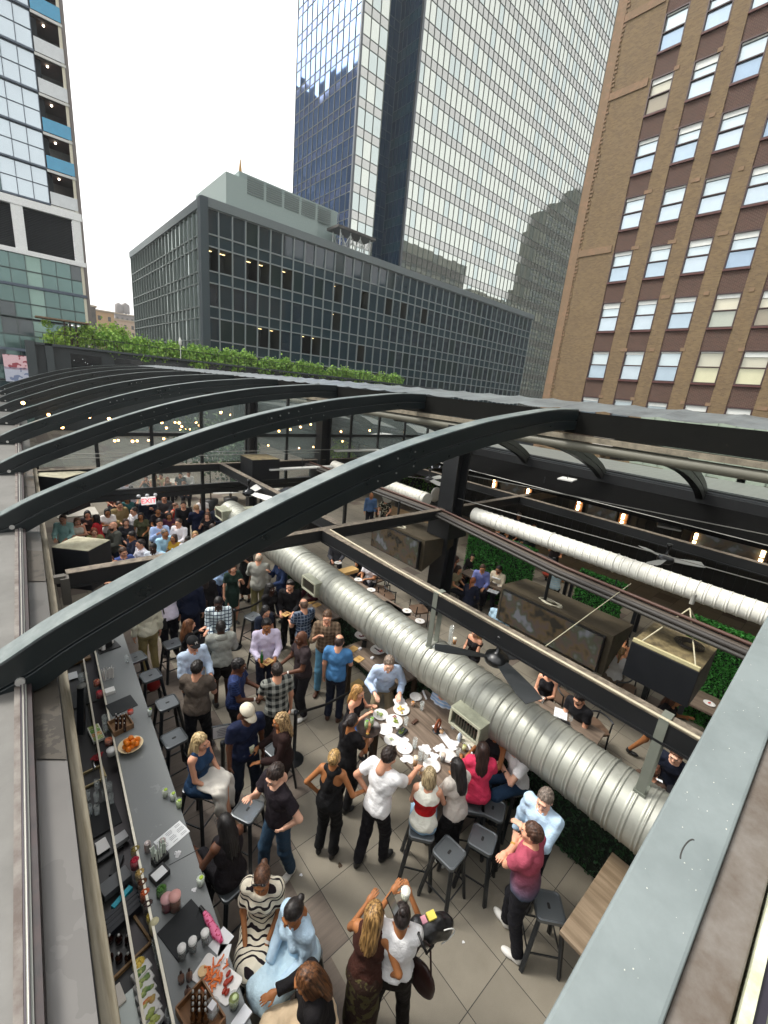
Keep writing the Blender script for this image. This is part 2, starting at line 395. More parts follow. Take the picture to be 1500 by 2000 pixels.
def qmesh(name,V,Q,mi=None,smooth=True):
    me=npmesh(name,V,Q,smooth)
    if mi is not None: me.polygons.foreach_set('material_index',np.asarray(mi,dtype=np.int32))
    return me
# hair / hats, in the head's frame
_hair={}
def hair(style):
    if style in _hair: return _hair[style]
    cap=ell((0,-.016,.026),(.086,.106,.106),k=.02)
    face=((0,.062,.052),(0,.78,-.62)); nape=((0,0,-.085),(0,0,-1)); nz=.0045; nf=(150,95,55); h=.0085; cuts=[face,nape]; mi=None; sub=[]
    ear=[ell((s*.08,.015,-.035),(.03,.04,.045)) for s in (1,-1)]
    pr=[cap]
    if style=='short': sub=ear
    elif style=='quiff': pr=[cap,ell((0,.03,.10),(.065,.06,.035))]; sub=ear; nz=.005
    elif style=='buzz': pr=[ell((0,-.014,.024),(.080,.100,.101))]; sub=ear; nz=0
    elif style=='balding': pr=[ell((0,-.018,.016),(.084,.104,.096))]; sub=ear+[ell((0,.01,.115),(.062,.10,.062))]; nz=.001
    elif style in('long','wavy','curly'):
        pr=[cap,ell((0,-.075,-.08),(.092,.05,.16)),ell((0,-.095,-.22),(.088,.038,.13)),ell((.072,-.005,-.07),(.026,.05,.12)),ell((-.072,-.005,-.07),(.026,.05,.12))]
        nape=((0,0,-.5),(0,0,-1)); nz={'long':.004,'wavy':.0045,'curly':.007}[style]; nf={'long':(170,80,8),'wavy':(120,80,17),'curly':(110,100,90)}[style]; h=.010
        pr=[p[:6]+((face,) if i==0 else (None,)) for i,p in enumerate(pr)]; cuts=[nape]
    elif style=='bob':
        pr=[cap,ell((0,-.04,-.06),(.095,.08,.10)),ell((.07,.01,-.06),(.028,.05,.09)),ell((-.07,.01,-.06),(.028,.05,.09))]; cuts=[((0,.062,.052),(0,.95,-.3)),((0,0,-.14),(0,0,-1))]; nz=.004; nf=(150,90,10)
    elif style in('bun','topbun'):
        pr=[ell((0,-.014,.024),(.083,.102,.103)),ell((0,-.118,.045) if style=='bun' else (0,-.07,.125),(.036,.032,.034),k=.012)]; sub=ear; nz=.0015
    elif style=='pony':
        pr=[ell((0,-.014,.024),(.083,.102,.103)),cone((0,-.10,.06),(0,-.15,.0),.024,.032,.015),cone((0,-.15,.0),(0,-.13,-.22),.034,.016,.02)]; cuts=[]; sub=ear
        pr=[pr[0][:6]+(face,)]+pr[1:]; nz=.003; nf=(170,120,8)
    elif style=='braids':
        pr=[ell((0,-.016,.024),(.084,.105,.104))]; pr=[pr[0][:6]+(face,)]; cuts=[]; h=.009; nz=0
        for i in range(15):
            a=math.pi*(1.02+.96*i/14); x,y=.085*math.cos(a),.10*math.sin(a)-.01
            pr+=[cone((x,y,.02),(x*1.15,y-.03,-.12),.012,.011,.006),cone((x*1.15,y-.03,-.12),(x*1.05,y-.035,-.30-.03*(i%3)),.011,.008,.006)]
    elif style in('cap','capback'):
        s=1 if style=='cap' else -1
        pr=[ell((0,-.012,.030),(.090,.108,.108)),]; cuts=[((0,0,.035),(0,.18*s,-1))]; sub=[]; nz=0; h=.009
        V,Q=sdf(pr,h,sub,cuts); m=MB()
        # brim: curved plate
        n=9; B=[];Fq=[]
        for j in range(2):
            for i in range(n):
                t=-1+2*i/(n-1); yy=math.sqrt(max(0,1-t*t)); 
                for dz in (0,.006): B.append((t*.078,s*(.055+.115*yy*j+.03*yy*(1-j)),.045-.012*t*t*2+dz-.012*j))
        def id(j,i,d): return (j*n+i)*2+d
        for i in range(n-1):
            Fq+=[(id(0,i,1),id(1,i,1),id(1,i+1,1),id(0,i+1,1)),(id(0,i,0),id(0,i+1,0),id(1,i+1,0),id(1,i,0)),(id(1,i,0),id(1,i+1,0),id(1,i+1,1),id(1,i,1))]
        v,q=ball_np((0,-.012,.139),(.008,.008,.004))
        V,Q,mi=cat([(V,Q,0),(np.array(B),np.array(Fq),0),(v,q,0)])
        _hair[style]=qmesh('cap',V,Q); return _hair[style]
    V,Q=sdf(pr,h,sub,cuts,nz=nz,nf=nf)
    _hair[style]=qmesh('hair',V,Q); return _hair[style]
SKIN={'l':'c99478','m':'b07a5a','t':'96623f','b':'5c3a28','d':'3c261b','p':'d3a58c'}
HANDP={'down':(.24,.06,.80),'hip':(.19,.03,.99),'plate':(.13,.34,1.12),'drink':(.12,.27,1.36),'up':(.09,.30,1.46),'fold':(-.08,.21,1.22),
 'table':(.20,.40,1.09),'reach':(.18,.55,1.18),'lap':(.10,.30,1.03),'back':(.05,-.17,.98),'pocket':(.17,.08,.86),'phone':(.05,.33,1.22),'chin':(.06,.16,1.47),'side':(.40,.20,1.08),'bag':(.20,.10,1.25)}
HINT={'hip':(.9,-.5,-.1),'fold':(.6,.3,-.7),'back':(.8,-.6,-.2),'up':(.5,.2,-.9)}
def ik(S,T,l1,l2,hint):
    S=np.array(S);T=np.array(T); d=T-S; L=np.linalg.norm(d); mx=(l1+l2)*.995
    if L>mx: T=S+d*mx/L; d=T-S; L=mx
    a=(l1*l1-l2*l2+L*L)/(2*L); hh=math.sqrt(max(0,l1*l1-a*a)); u=d/L; w=np.array(hint)-u*np.dot(hint,u); w/=max(1e-6,np.linalg.norm(w))
    return S+u*a+w*hh,T
FRIENDS={}
NP_=[0]
CLOTHN=dict(nz=.0045,nf=(30,34,19))
def person(px,py,label,h=1.74,look=(0,60),pose='st',g=0,skin='l',top=('tee','202024'),bot=('trousers','1c1c20'),hr=('short','2a1c14'),shoe=('1a1a1a','1a1a1a'),
           L='down',R='down',lean=4,head=(0,-8),group=None,vox=.0135,beard=False,seat=None,stance=None,extra=(),loc=None,fat=1.,feet=None,grip=(0,0),yaw=None):
    """px,py: where the top of the head stands in the photo; the figure is placed on the floor from it"""
    NP_[0]+=1; sd=NP_[0]
    s=h/1.74; sw=.150*s if g else .180*s
    seat={'st':None,'stool':.76,'chair':.46}[pose] if seat is None else seat
    pz=.93*s if seat is None else seat+.075; dz=pz-.93*s
    htop=h+dz if seat is not None else h
    la=math.radians(lean); htop=htop-(1-math.cos(la))*.8
    top_w=G(px,py,htop) if loc is None else Vector(loc)
    if yaw is None:
        d=G(px+look[0],py+look[1],htop)-G(px,py,htop); yaw=math.atan2(d.y,d.x)-math.pi/2
    P0=np.array([0,0,pz]); Rl=rx(-la)
    def T(p): p=np.array(p,float)*s+np.array([0,0,dz]); return P0+Rl@(p-P0)
    # skeleton
    neck=T((0,-.012,1.475)); hy,hp=math.radians(head[0]),math.radians(head[1]); RH=rzm(hy)@rx(hp-la*.4); HCn=T((0,.012,1.60))
    sh={};el_={};wr={}; off=np.array([0,0,dz])
    for k,sx,nm in ((0,-1,L),(1,1,R)):
        S_=T((sx*sw/s,-.005,1.415)); t=HANDP[nm] if isinstance(nm,str) else nm
        if isinstance(nm,str):
            t=np.array([sx*t[0],t[1],t[2]])*s+off; 
            if nm not in('table','down','reach'): t=P0+Rl@(t-P0)
            hint=HINT.get(nm,(.45,-.55,-.7)); hint=(sx*hint[0],hint[1],hint[2])
        else:
            t=np.array(t,float); hint=(sx*.45,-.55,-.7)
            if len(t)==6: hint=t[3:]; t=t[:3]
        sh[k]=S_; el_[k],wr[k]=ik(S_,t,.285*s,.255*s,hint)
    hip={};kn={};an={};fdir={}
    for k,sx in ((0,-1),(1,1)):
        hip[k]=np.array([sx*.088*s,0,pz-.015])
        if seat is None:
            fx,fy={None:(.10,.0),'wide':(.17,.0),'step':(.10,.13*sx),'rstep':(.10,-.13*sx),'walk':(.09,.28*sx),'cross':(.02,.05*sx)}[stance]
            an[k]=np.array([sx*fx*s,fy*s-.01,.085]); fdir[k]=-sx*.22
            kn[k],an[k]=ik(hip[k],an[k],.43*s,.42*s,(0,1,0))
        else:
            spread=.11 if g else .16
            if stance=='cross':
                kn[k]=np.array([sx*.05,.42*s,pz+(.03 if k else .09)]); an[k]=np.array([sx*.02+(.12 if k==0 else 0),.50*s,pz-.40*s+(.0 if k else .05)])
            else:
                kn[k]=np.array([sx*spread,.41*s,pz-.01]); an[k]=np.array([sx*spread*.9,(.30 if seat>.6 else .38)*s,max(.09,pz-.43*s)])
            kn[k],an[k]=ik(hip[k],an[k],.43*s,.42*s,(0,.6,1)); fdir[k]=-sx*.2
    fm=fat
    wst=(.125 if g else .145)*s*fm
    # body field
    B=[ell(T((0,0,1.30)),(.150*s if g else .17*s,.10*s*fm,.18*s),Rl),ell(T((0,0,1.10)),(wst*.92,.088*s*fm,.16*s),Rl),ell(P0,(.165*s*fm,.115*s*fm,.125*s),None),
       cone(T((-sw*.8/s,0,1.415)),T((sw*.8/s,0,1.415)),.058*s,.058*s),cone(T((0,-.005,1.40)),T((0,-.012,1.52)),.070*s,.052*s,.05)]
    if g: B+=[ell(T((sx*.065,.085,1.285)),(.055*s,.05*s,.052*s),Rl) for sx in (-1,1)]
    ar=(.040,.034,.031,.024) if g else (.049,.042,.037,.028)
    for k in (0,1):
        B+=[cone(sh[k],el_[k],ar[0]*s,ar[1]*s,.03),cone(el_[k],wr[k],ar[2]*s,ar[3]*s,.02)]
        B+=[cone(hip[k],kn[k],.080*s*fm,.052*s,.03),cone(kn[k],an[k],.050*s,.034*s,.03)]
    V,Q=sdf(B,vox); parts=[(V,Q,0)]
    hv,hq,hm=HEAD[g]; parts.append((hv*s@RH.T+HCn,hq,hm))
    hand_w={}
    for k,sx in ((0,-1),(1,1)):
        v,q=HAND[grip[k]]; v=v.copy()*s*(.92 if g else 1.)
        if k==1: v[:,0]*=-1; q=q[:,::-1]
        y=wr[k]-el_[k]; y/=np.linalg.norm(y); nrm=np.array([-sx*.8,0,.35]) if y[2]<-.6 else np.array([-sx*.25,0.,1.]); 
        z=nrm-y*nrm.dot(y); z/=np.linalg.norm(z); 
        if y[2]<-.6: z=-z
        x=np.cross(y,z); Rm=np.stack([x,y,z],1); parts.append((v@Rm.T+wr[k],q,0)); hand_w[k]=wr[k]+y*.09*s
    V,Q,Mi=cat(parts)
    me=qmesh('body',V,Q,Mi)
    sk=mat(CB(SKIN.get(skin,skin),1.12),.55,var=.08,vs=9,spec=.35)
    hc=hr[1] if hr else '2a1c14'
    # place
    headtop=HCn+RH@np.array([0,-.01,.125])*s
    cz,sz=math.cos(yaw),math.sin(yaw)
    base=Vector((top_w.x-(cz*headtop[0]-sz*headtop[1]),top_w.y-(sz*headtop[0]+cz*headtop[1]),0 if loc is None or len(loc)<4 else 0))
    if loc is not None and len(loc)==3: base.z=loc[2]-0 if loc[2]<0 else 0
    root=thing('person',label,'person',base,yaw,group)
    put('body',me,[sk,mat('cfc8c0',.3,var=0),mat('15100c',.3,var=0),mat('8c4a42' if skin in'lpm' else '5a3028',.5,var=0),mat(hc,.8,var=.1) if beard else sk],root)
    # garments
    def M_(x): 
        if not isinstance(x,str): return x
        return mat(CB(x),.85,var=.14,vs=9,bump=2.0,bs=13,spec=.25)
    kind,tc=top[0],M_(top[1]); hemz=top[2] if len(top)>2 else (.90 if kind!='crop' else 1.02)
    A=[ell(T((0,0,1.30)),(.158*s if g else .180*s,.112*s*fm,.17*s),Rl),ell(T((0,0,1.08)),(wst*1.06,.105*s*fm,.20*s),Rl),ell(T((0,0,.96)),(.172*s*fm,.128*s*fm,.16*s),Rl)]
    if g: A+=[ell(T((sx*.065,.088,1.285)),(.058*s,.053*s,.056*s),Rl) for sx in (-1,1)]
    cuts=[]; hn=Rl@np.array([0,0,-1]); cuts.append((T((0,0,hemz)),hn))
    inf=.011
    if kind in('tee','shirt','long','jacket','sweat','loose'):
        ls=1.0 if kind in('shirt','long','jacket','sweat') else .62
        if kind=='jacket': inf=.020
        if kind in('sweat','loose'): inf=.018
        A+=[cone(T((-sw*.86/s,0,1.412)),T((sw*.86/s,0,1.412)),.066*s,.066*s)]
        for k in (0,1):
            e=el_[k]-sh[k]
            if ls<1: q=sh[k]+e*ls; n_=e/np.linalg.norm(e); A.append(cone(sh[k],sh[k]+e*(ls+.2),ar[0]*s+.008,ar[0]*s+.014,.03,(q,n_)))
            else:
                w=wr[k]-el_[k]; n_=w/np.linalg.norm(w); roll=.93 if not(len(top)>3 and top[3]=='rolled') else .25
                A+=[cone(sh[k],el_[k],ar[0]*s+.006,ar[1]*s+.012,.03),cone(el_[k],wr[k],ar[2]*s+.012,ar[3]*s+.013,.03,(el_[k]+w*roll,n_))]
    elif kind in('tank','vest'):
        A+=[cone(T((-.10,0,1.40)),T((-.075,-.01,1.462)),.046*s,.036*s),cone(T((.10,0,1.40)),T((.075,-.01,1.462)),.046*s,.036*s)]
    elif kind=='racer':
        A=A[1:]+[ell(T((0,.01,1.24)),(.150*s,.104*s,.12*s),Rl),cone(T((0,-.075,1.26)),T((0,-.055,1.42)),.055*s,.04*s),cone(T((0,-.055,1.43)),T((.075,-.02,1.46)),.03,.028),cone(T((0,-.055,1.43)),T((-.075,-.02,1.46)),.03,.028),cone(T((.075,-.02,1.46)),T((.06,.09,1.34)),.028,.03),cone(T((-.075,-.02,1.46)),T((-.06,.09,1.34)),.028,.03)]
    elif kind=='off':
        A+=[cone(T((-sw/s,0,1.36)),T((sw/s,0,1.36)),.055*s,.055*s)]; cuts.append((T((0,0,1.385)),-hn))
    nk=HCn+RH@np.array([0,.01,-.13])*s
    sub=[]
    if kind not in('off','racer'): sub=[ell(T((0,.045,1.485)),(.060*s,.055*s,.055*s))]
    V,Q=sdf(A,vox,sub,cuts,inf=inf,seed=sd,**CLOTHN)
    nm_={'tee':'t_shirt','shirt':'shirt','long':'top','jacket':'jacket','sweat':'hoodie','loose':'blouse','tank':'tank_top','vest':'vest','racer':'tank_top','off':'top','crop':'top'}.get(kind,'top')
    if kind=='crop': nm_='top'
    shirt=put(nm_,qmesh(nm_,V,Q),tc,root)
    if kind=='shirt':
        V,Q=sdf([cone(T((-.055,-.03,1.475)),T((.055,-.03,1.475)),.022,.022),cone(T((-.055,-.03,1.475)),T((-.03,.07,1.445)),.02,.014),cone(T((.055,-.03,1.475)),T((.03,.07,1.445)),.02,.014)],.010)
        put('collar',qmesh('collar',V,Q),tc,shirt)
    if kind=='sweat':
        V,Q=sdf([ell(T((0,-.075,1.44)),(.105,.05,.07),Rl),cone(T((-.08,-.02,1.46)),T((.08,-.02,1.46)),.035,.035)],.012); put('hood',qmesh('hood',V,Q),tc,shirt)
    bk,bc=bot[0],M_(bot[1])
    if bk in('trousers','jeans','shorts','wide'):
        A=[ell((0,0,pz),(.170*s*fm,.122*s*fm,.135*s),None)]; cuts=[((0,0,pz+.10*s),(0,0,1))]
        for k in (0,1):
            w_=.012 if bk!='wide' else .035
            if bk=='shorts':
                e=kn[k]-hip[k]; A.append(cone(hip[k],kn[k],.088*s*fm,.074*s,.03,(hip[k]+e*.75,e/np.linalg.norm(e))))
            else:
                e=an[k]-kn[k]; A+=[cone(hip[k],kn[k],.086*s*fm,.058*s+w_,.03),cone(kn[k],an[k],.056*s+w_,.046*s+w_,.03,(kn[k]+e*.97,e/np.linalg.norm(e)))]
        V,Q=sdf(A,vox,(),cuts,inf=.006,seed=sd+3,nz=.003,nf=(26,26,24)); put('shorts' if bk=='shorts' else ('jeans' if bk=='jeans' else 'trousers'),qmesh('trousers',V,Q),bc,root)
    elif bk in('skirt','dress','longdress'):
        zb={'skirt':.62,'dress':.55,'longdress':.25}[bk]*s
        if seat is None: A=[ell((0,0,pz),(.175*s,.13*s,.15*s)),cone((0,0,pz),(0,0,zb),.15*s,.17*s,.05)]; cuts=[((0,0,zb),(0,0,-1)),((0,0,pz+.12*s),(0,0,1))]
        else:
            A=[ell((0,0,pz),(.185*s,.14*s,.13*s))]; cuts=[]
            for k in (0,1):
                e=kn[k]-hip[k]; A.append(cone(hip[k],kn[k],.10*s,.085*s,.07,(hip[k]+e*(.9 if bk!='longdress' else 1.5),e/np.linalg.norm(e))))
            if bk=='longdress': A.append(cone((kn[0]+kn[1])/2,(an[0]+an[1])/2+np.array([0,0,.1]),.12,.13,.06))
        V,Q=sdf(A,vox,(),cuts,inf=.008,seed=sd+5,nz=.004,nf=(40,40,8)); put('skirt',qmesh('skirt',V,Q),bc,root)
    if shoe:
        key=('shoe',shoe)
        if key not in _hair:
            _hair[key]=qmesh('shoe',*_sh); _hair[key].materials.append(mat(shoe[0],.5)); _hair[key].materials.append(mat(shoe[1],.5))
        for k in (0,1):
            o=put('shoe',_hair[key],None,root); o.scale=(s*(.88 if g else 1),)*3
            o.location=(an[k][0],an[k][1],max(0,an[k][2]-.085)); o.rotation_euler=(0,0,fdir[k])
    if hr and hr[0] not in('bald',):
        st_,hcol=hr[0],hr[1]
        if st_ in('cap','capback'):
            o=put('cap',hair(st_),None,root); mm=mat(hcol,.8,var=.08); me_=o.data
            if not me_.materials: me_.materials.append(mm)
            hm_=Matrix.Translation(HCn)@Matrix(RH.tolist()).to_4x4()@Matrix.Scale(s,4); o.matrix_local=hm_; setm(o,[mm])
            st2='buzz'; hcol=hr[2]
            if len(hr)>3:
                tm=textmesh(hr[3],.06,.004); tm.transform(Matrix.Translation((0,.098,.085))@Matrix.Rotation(math.pi,4,'Z')@Matrix.Rotation(math.radians(62),4,'X')); lt=put('letter',tm,mat('c8c4be',.6),root); lt.matrix_local=hm_
        else: st2=st_
        o=put('hair',hair(st2),None,root); 
        if not o.data.materials: o.data.materials.append(mat('2a1c14',.6))
        c0=C(hcol); hi_=hr[2] if len(hr)>2 and st_ not in('cap','capback') else tuple(min(1,x*2.2+.012) for x in c0)
        setm(o,[mat(hcol,.5,var=.15,vs=8,kind='hair',c2=hi_,bump=.3,bs=60,spec=.4)])
        hs_=s*(1.0 if not g else .97); o.matrix_local=Matrix.Translation(HCn)@Matrix(RH.tolist()).to_4x4()@Matrix.Scale(hs_,4)
    HM=Matrix.Translation(HCn)@Matrix(RH.tolist()).to_4x4()@Matrix.Scale(s,4)
    for e in extra:
        m=MB()
        if e=='glasses':
            for sx in (-1,1): m.tube([(sx*.033+.024*math.cos(a),.122,.005+.018*math.sin(a)) for a in np.linspace(0,2*math.pi,11)],.0022,5)
            for sx in (-1,1): m.bar((sx*.057,.12,.008),(sx*.082,-.01,.006),.004,.004)
            m.bar((-.01,.124,.006),(.01,.124,.006),.003,.003); o=put('glasses',m,mat('1a1a1a',.3),root); o.matrix_local=HM
        elif e=='shades':
            for sx in (-1,1): m.ball((sx*.036,.075,.112),(.028,.012,.022),8)
            m.bar((-.07,.07,.112),(.07,.07,.112),.004,.006); m.bar((-.072,.07,.112),(-.088,-.03,.05),.004,.006); m.bar((.072,.07,.112),(.088,-.03,.05),.004,.006)
            o=put('sunglasses',m,mat('120e0c',.15,spec=.8),root); o.matrix_local=HM
        elif e[:5]=='watch':
            k=0 if e[5:6]=='L' else 1; d=wr[k]-el_[k]; d/=np.linalg.norm(d); p=wr[k]-d*.03
            m.tube([p-d*.011,p+d*.011],.033*s,12); put('watch',m,mat('d8d4cc' if 'w' in e[6:] else ('b08a3a' if 'g' in e[6:] else '151515'),.35),root)
        elif e=='belt':
            m.tube([(0,0,pz+.085*s),(0,0,pz+.115*s)],.15,20); 
            for i,v in enumerate(m.v): m.v[i]=(v[0]*1.08*fm,v[1]*.80*fm,v[2])
            put('belt',m,mat('1a1210',.5),root)
        elif e=='apron':
            m.box((0,.135,pz-.12),(.34,.012,.42)); put('apron',m,mat('101012',.8),root)
        elif e=='badge':
            m.box((0,.152*s,1.2*s+dz),(.075,.006,.1)); m.bar((-.01,.13,1.25*s+dz),(-.05,.07,1.45*s+dz),.006,.003); m.bar((.01,.13,1.25*s+dz),(.05,.07,1.45*s+dz),.006,.003); put('name_badge',m,mat('c8c8c6',.5),root)
    Mr=Matrix.Translation(base)@Matrix.Rotation(yaw,4,'Z')
    return root,Mr@Vector(hand_w[0]),Mr@Vector(hand_w[1])
# ---------------- backdrop: ground, towers, street ----------------
LITP=[(512,553),(553,553),(668,582),(715,595),(760,612),(785,618),(510,653),(540,662),(595,670),(620,668),(420,520),(445,545),(490,540),(652,640),(700,690),(830,640)]
LITC=set()
mDark=mat('15191b',.45,var=.15,vs=3,spec=.5); mRib=mat('131b1d',.3,var=.2,vs=2.5,spec=.55,bump=.08,bs=9); mTop=mat('9aa3a3',.5,var=.12,vs=2)
mBeam=mat('786e60',.75,kind='grimy',c2='4d463c',p=9.,var=.1,bump=.3); mBlk=mat('121416',.5,var=.2,vs=4)
mGlassClear=mat('dfe8e6',.03,var=0,alpha=.12,spec=.8)
g=MB(); g.add([(-900,-900,-34),(900,-900,-34),(900,900,-34),(-900,900,-34)],[(0,1,2,3)]); struct('street_ground',g,mat('3a3a3a',.9,kind='stain',c2='4a4844',p=.05))
def quad_pane(b,plane,c,u0,u1,z0,z1,tilt,mi=0,sgn=-1):
    a=rng.uniform(-tilt,tilt); e=rng.uniform(-tilt,tilt); du,dz=(u1-u0)/2,(z1-z0)/2
    V=[]
    for d in (0,.03):
        for su,sz in ((-1,-1),(1,-1),(1,1),(-1,1)):
            off=sgn*(0-d)+su*a*du+sz*e*dz
            u=(u0+u1)/2+su*du; z=(z0+z1)/2+sz*dz
            V.append((u,c+off,z) if plane=='y' else (c+off,u,z))
    b.add(V,[(0,1,2,3),(7,6,5,4),(0,4,5,1),(1,5,6,2),(2,6,7,3),(3,7,4,0)],mi)
def curtain(root,plane,c,u0,u1,zs,du,mats,mull,mw=.07,md=.1,tilt=.004,nind=0,sgn=-1,skip=None,pick=None,lab='glass_pane'):
    """curtain wall: zs list of (z0,z1,material index). Panes nearest the camera are parts of their own"""
    n=max(1,int(round((u1-u0)/du))); cells=[]
    for zi,(z0,z1,mi) in enumerate(zs):
        for i in range(n):
            a=u0+(u1-u0)*i/n; b=u0+(u1-u0)*(i+1)/n
            if skip and skip((a+b)/2,(z0+z1)/2): continue
            ctr=Vector(((a+b)/2,c,(z0+z1)/2)) if plane=='y' else Vector((c,(a+b)/2,(z0+z1)/2))
            cells.append(((ctr-Vector((0,0,HC))).length,a,b,z0,z1,(pick(mi,i,zi) if pick else mi)))
    cells.sort(); rest=MB()
    for j,(d,a,b,z0,z1,mi) in enumerate(cells):
        if j<nind:
            m=MB(); quad_pane(m,plane,c,a+.02,b-.02,z0+.02,z1-.02,tilt,0,sgn); put(lab,m,mats[mi],root,True)
        else: quad_pane(rest,plane,c,a+.02,b-.02,z0+.02,z1-.02,tilt,mi,sgn)
    if rest.v: tag(put('glass_panes',rest,mats,root,True),kind='stuff' if nind else None)
    m=MB(); zz=sorted(set([z for a in zs for z in a[:2]])); cz0,cz1=zz[0],zz[-1]
    for i in range(n+1):
        u=u0+(u1-u0)*i/n; p=(u,c+sgn*md/2,(cz0+cz1)/2) if plane=='y' else (c+sgn*md/2,u,(cz0+cz1)/2)
        m.box(p,(mw,md,cz1-cz0) if plane=='y' else (md,mw,cz1-cz0))
    for z in zz:
        p=((u0+u1)/2,c+sgn*md*.35,z) if plane=='y' else (c+sgn*md*.35,(u0+u1)/2,z)
        m.box(p,(u1-u0,md*.6,mw*1.1) if plane=='y' else (md*.6,u1-u0,mw*1.1))
    put('mullion_grid',m,mull,root,True)
def floors(z0,z1,pit,win,mw=0,ms=1):
    out=[];z=z0
    while z<z1-.3: out.append((z,min(z+pit-win,z1),ms)); out.append((z+pit-win,min(z+pit,z1),mw)) if z+pit-win<z1 else None; z+=pit
    return out
# dark low block
R_=thing('office_block','dark glass office block with low flat roof, wide grid facade below the tall mirrored tower','office building',(19.2,57,-34))
gl=mat('16303a',.04,var=.25,vs=.15,spec=.8); gl2=mat('223a42',.12,var=.15,vs=.2,spec=.5); gl3=mat('1c3030',.08,var=.3,vs=.3,spec=.4); gl4=mat('122834',.03,var=.2,spec=.8)
mul=mat('8a9494',.5,var=.08,metal=.2)
Zt=25.0; fl=floors(Zt-.9-3.87*12,Zt-.9,3.87,2.6)
core=MB(); core.box((19.2+36,60.2+16.5,(-34+Zt-.3)/2),(71.4,32.8,Zt+33.7)); put('core',core,mat('20282a',.8),R_,True)
import random as _r
_n=round(70.8/1.65)
for px,py in LITP:
    p=AY(px,py,57); i=int((p.x-19.2)/70.8*_n); zz=[q for q in fl if q[0]<=p.z<q[1] and q[2]==0] or [min((q for q in fl if q[2]==0),key=lambda q:abs((q[0]+q[1])/2-p.z))]
    LITC.add((i,round(zz[0][0],2),round(zz[0][1],2)))
for (i,z0,z1) in sorted(LITC):
    u0=19.2+70.8*i/_n; u1=19.2+70.8*(i+1)/_n; m=MB(); D_=2.6
    m.add([(u0,57,z0),(u1,57,z0),(u1,57,z1),(u0,57,z1),(u0,57+D_,z0),(u1,57+D_,z0),(u1,57+D_,z1),(u0,57+D_,z1)],[(4,5,6,7),(0,1,5,4),(3,7,6,2),(0,4,7,3),(1,2,6,5)]); rm=put('lit_room',m,mat('26302e',.8,var=.2),R_,True)
    m=MB(); m.box(((u0+u1)/2,58.6,z1-.12),(1.1,.10,.05)); put('ceiling_lamp',m,mat('ffdf9a',.5,var=0,emit=2.2),rm,True)
curtain(R_,'y',57,19.2,90,fl,1.65,[gl,gl2,gl3,gl4],mul,.13,.22,.006,80,-1,skip=lambda u,z:any(abs(19.2+70.8*(c[0]+.5)/_n-u)<.2 and c[1]<z<c[2] for c in LITC),pick=lambda mi,i,zi:mi if mi==1 else _r.choice((0,0,0,3,2)))
curtain(R_,'x',19.2,57,94.5,fl,1.7,[mat('aab6b2',.03,metal=.85,var=.2,vs=.2),mat('98a4a0',.08,metal=.8,var=.2,vs=.2)],mat('7a8480',.5),.12,.2,.012,0,-1)
m=MB(); m.box((54.6,57-.1,Zt-.4),(71.4,.5,.95)); m.box((19.2-.05,75.8,Zt-.4),(.5,37.9,.95)); m.box((54.6,75.6,Zt-.45),(70.6,37.2,.4)); put('parapet',m,mat('6d7778',.6,var=.1),R_,True)
m=MB(); m.box((19.1,56.9,(Zt-34)/2),(.9,.9,Zt+33.9)); put('corner_pier',m,mat('39474c',.5),R_,True)
ph=thing('mechanical_penthouse','pale green louvred plant room on the roof of the dark block','plant room',(26,62,Zt))
pz1=AY(468,345,64).z
m=MB(); m.box((31.5,70,(Zt+pz1)/2),(14,12,pz1-Zt-.01)); put('wall',m,mat('93a29e',.6,var=.08),ph,True)
a_=AY(468,345,64); b_=AY(640,405,64)
m=MB(); m.box(((a_.x+b_.x)/2+1,64.2+4,(Zt+b_.z)/2),(b_.x-a_.x+2,8,b_.z-Zt)); put('wing_wall',m,mat('8b9b98',.6,var=.08),ph,True)
for i in range(5):
    x=a_.x+1.2+i*(b_.x-a_.x)/5; m=MB()
    for k in range(8): m.box((x+1,63.98-.03,b_.z-2.2+k*.26),(2.3,.12,.14),0,0)
    put('louvre',m,mat('76827f',.6),ph,True)
m=MB(); m.box((a_.x+.3,64.5,pz1+.3),(.35,.35,.6)); m.tube([(a_.x+.3,64.5,pz1+.6),(a_.x+.3,64.5,pz1+2.2)],[.25,.05],8); solo('finial','small gilded finial standing on the plant room roof','finial',m,mat('b08a52',.4,metal=.6),(a_.x+.3,64.5,pz1))
p0=AY(650,440,63.2); m=MB()
for i in range(4):
    for dy in (0,2): m.tube([(p0.x+i*1.9,61+dy,Zt),(p0.x+i*1.9,61+dy,Zt+3.6)],.09,6)
    if i<3:
        for dy in (0,2): m.bar((p0.x+i*1.9,61+dy,Zt+.3),(p0.x+i*1.9+1.9,61+dy,Zt+3.3),.08,.08); m.bar((p0.x+i*1.9,61+dy,Zt+3.3),(p0.x+i*1.9+1.9,61+dy,Zt+.3),.08,.08)
m2=MB(); m2.box((p0.x+2.8,62,Zt+3.8),(7.2,3.2,.35))
t=thing('roof_gantry','white braced steel gantry on the edge of the dark block roof','gantry',(p0.x,61,Zt)); put('frame',m,mat('c4c8c4',.5),t,True); put('platform',m2,mat('4a4844',.6),t,True)
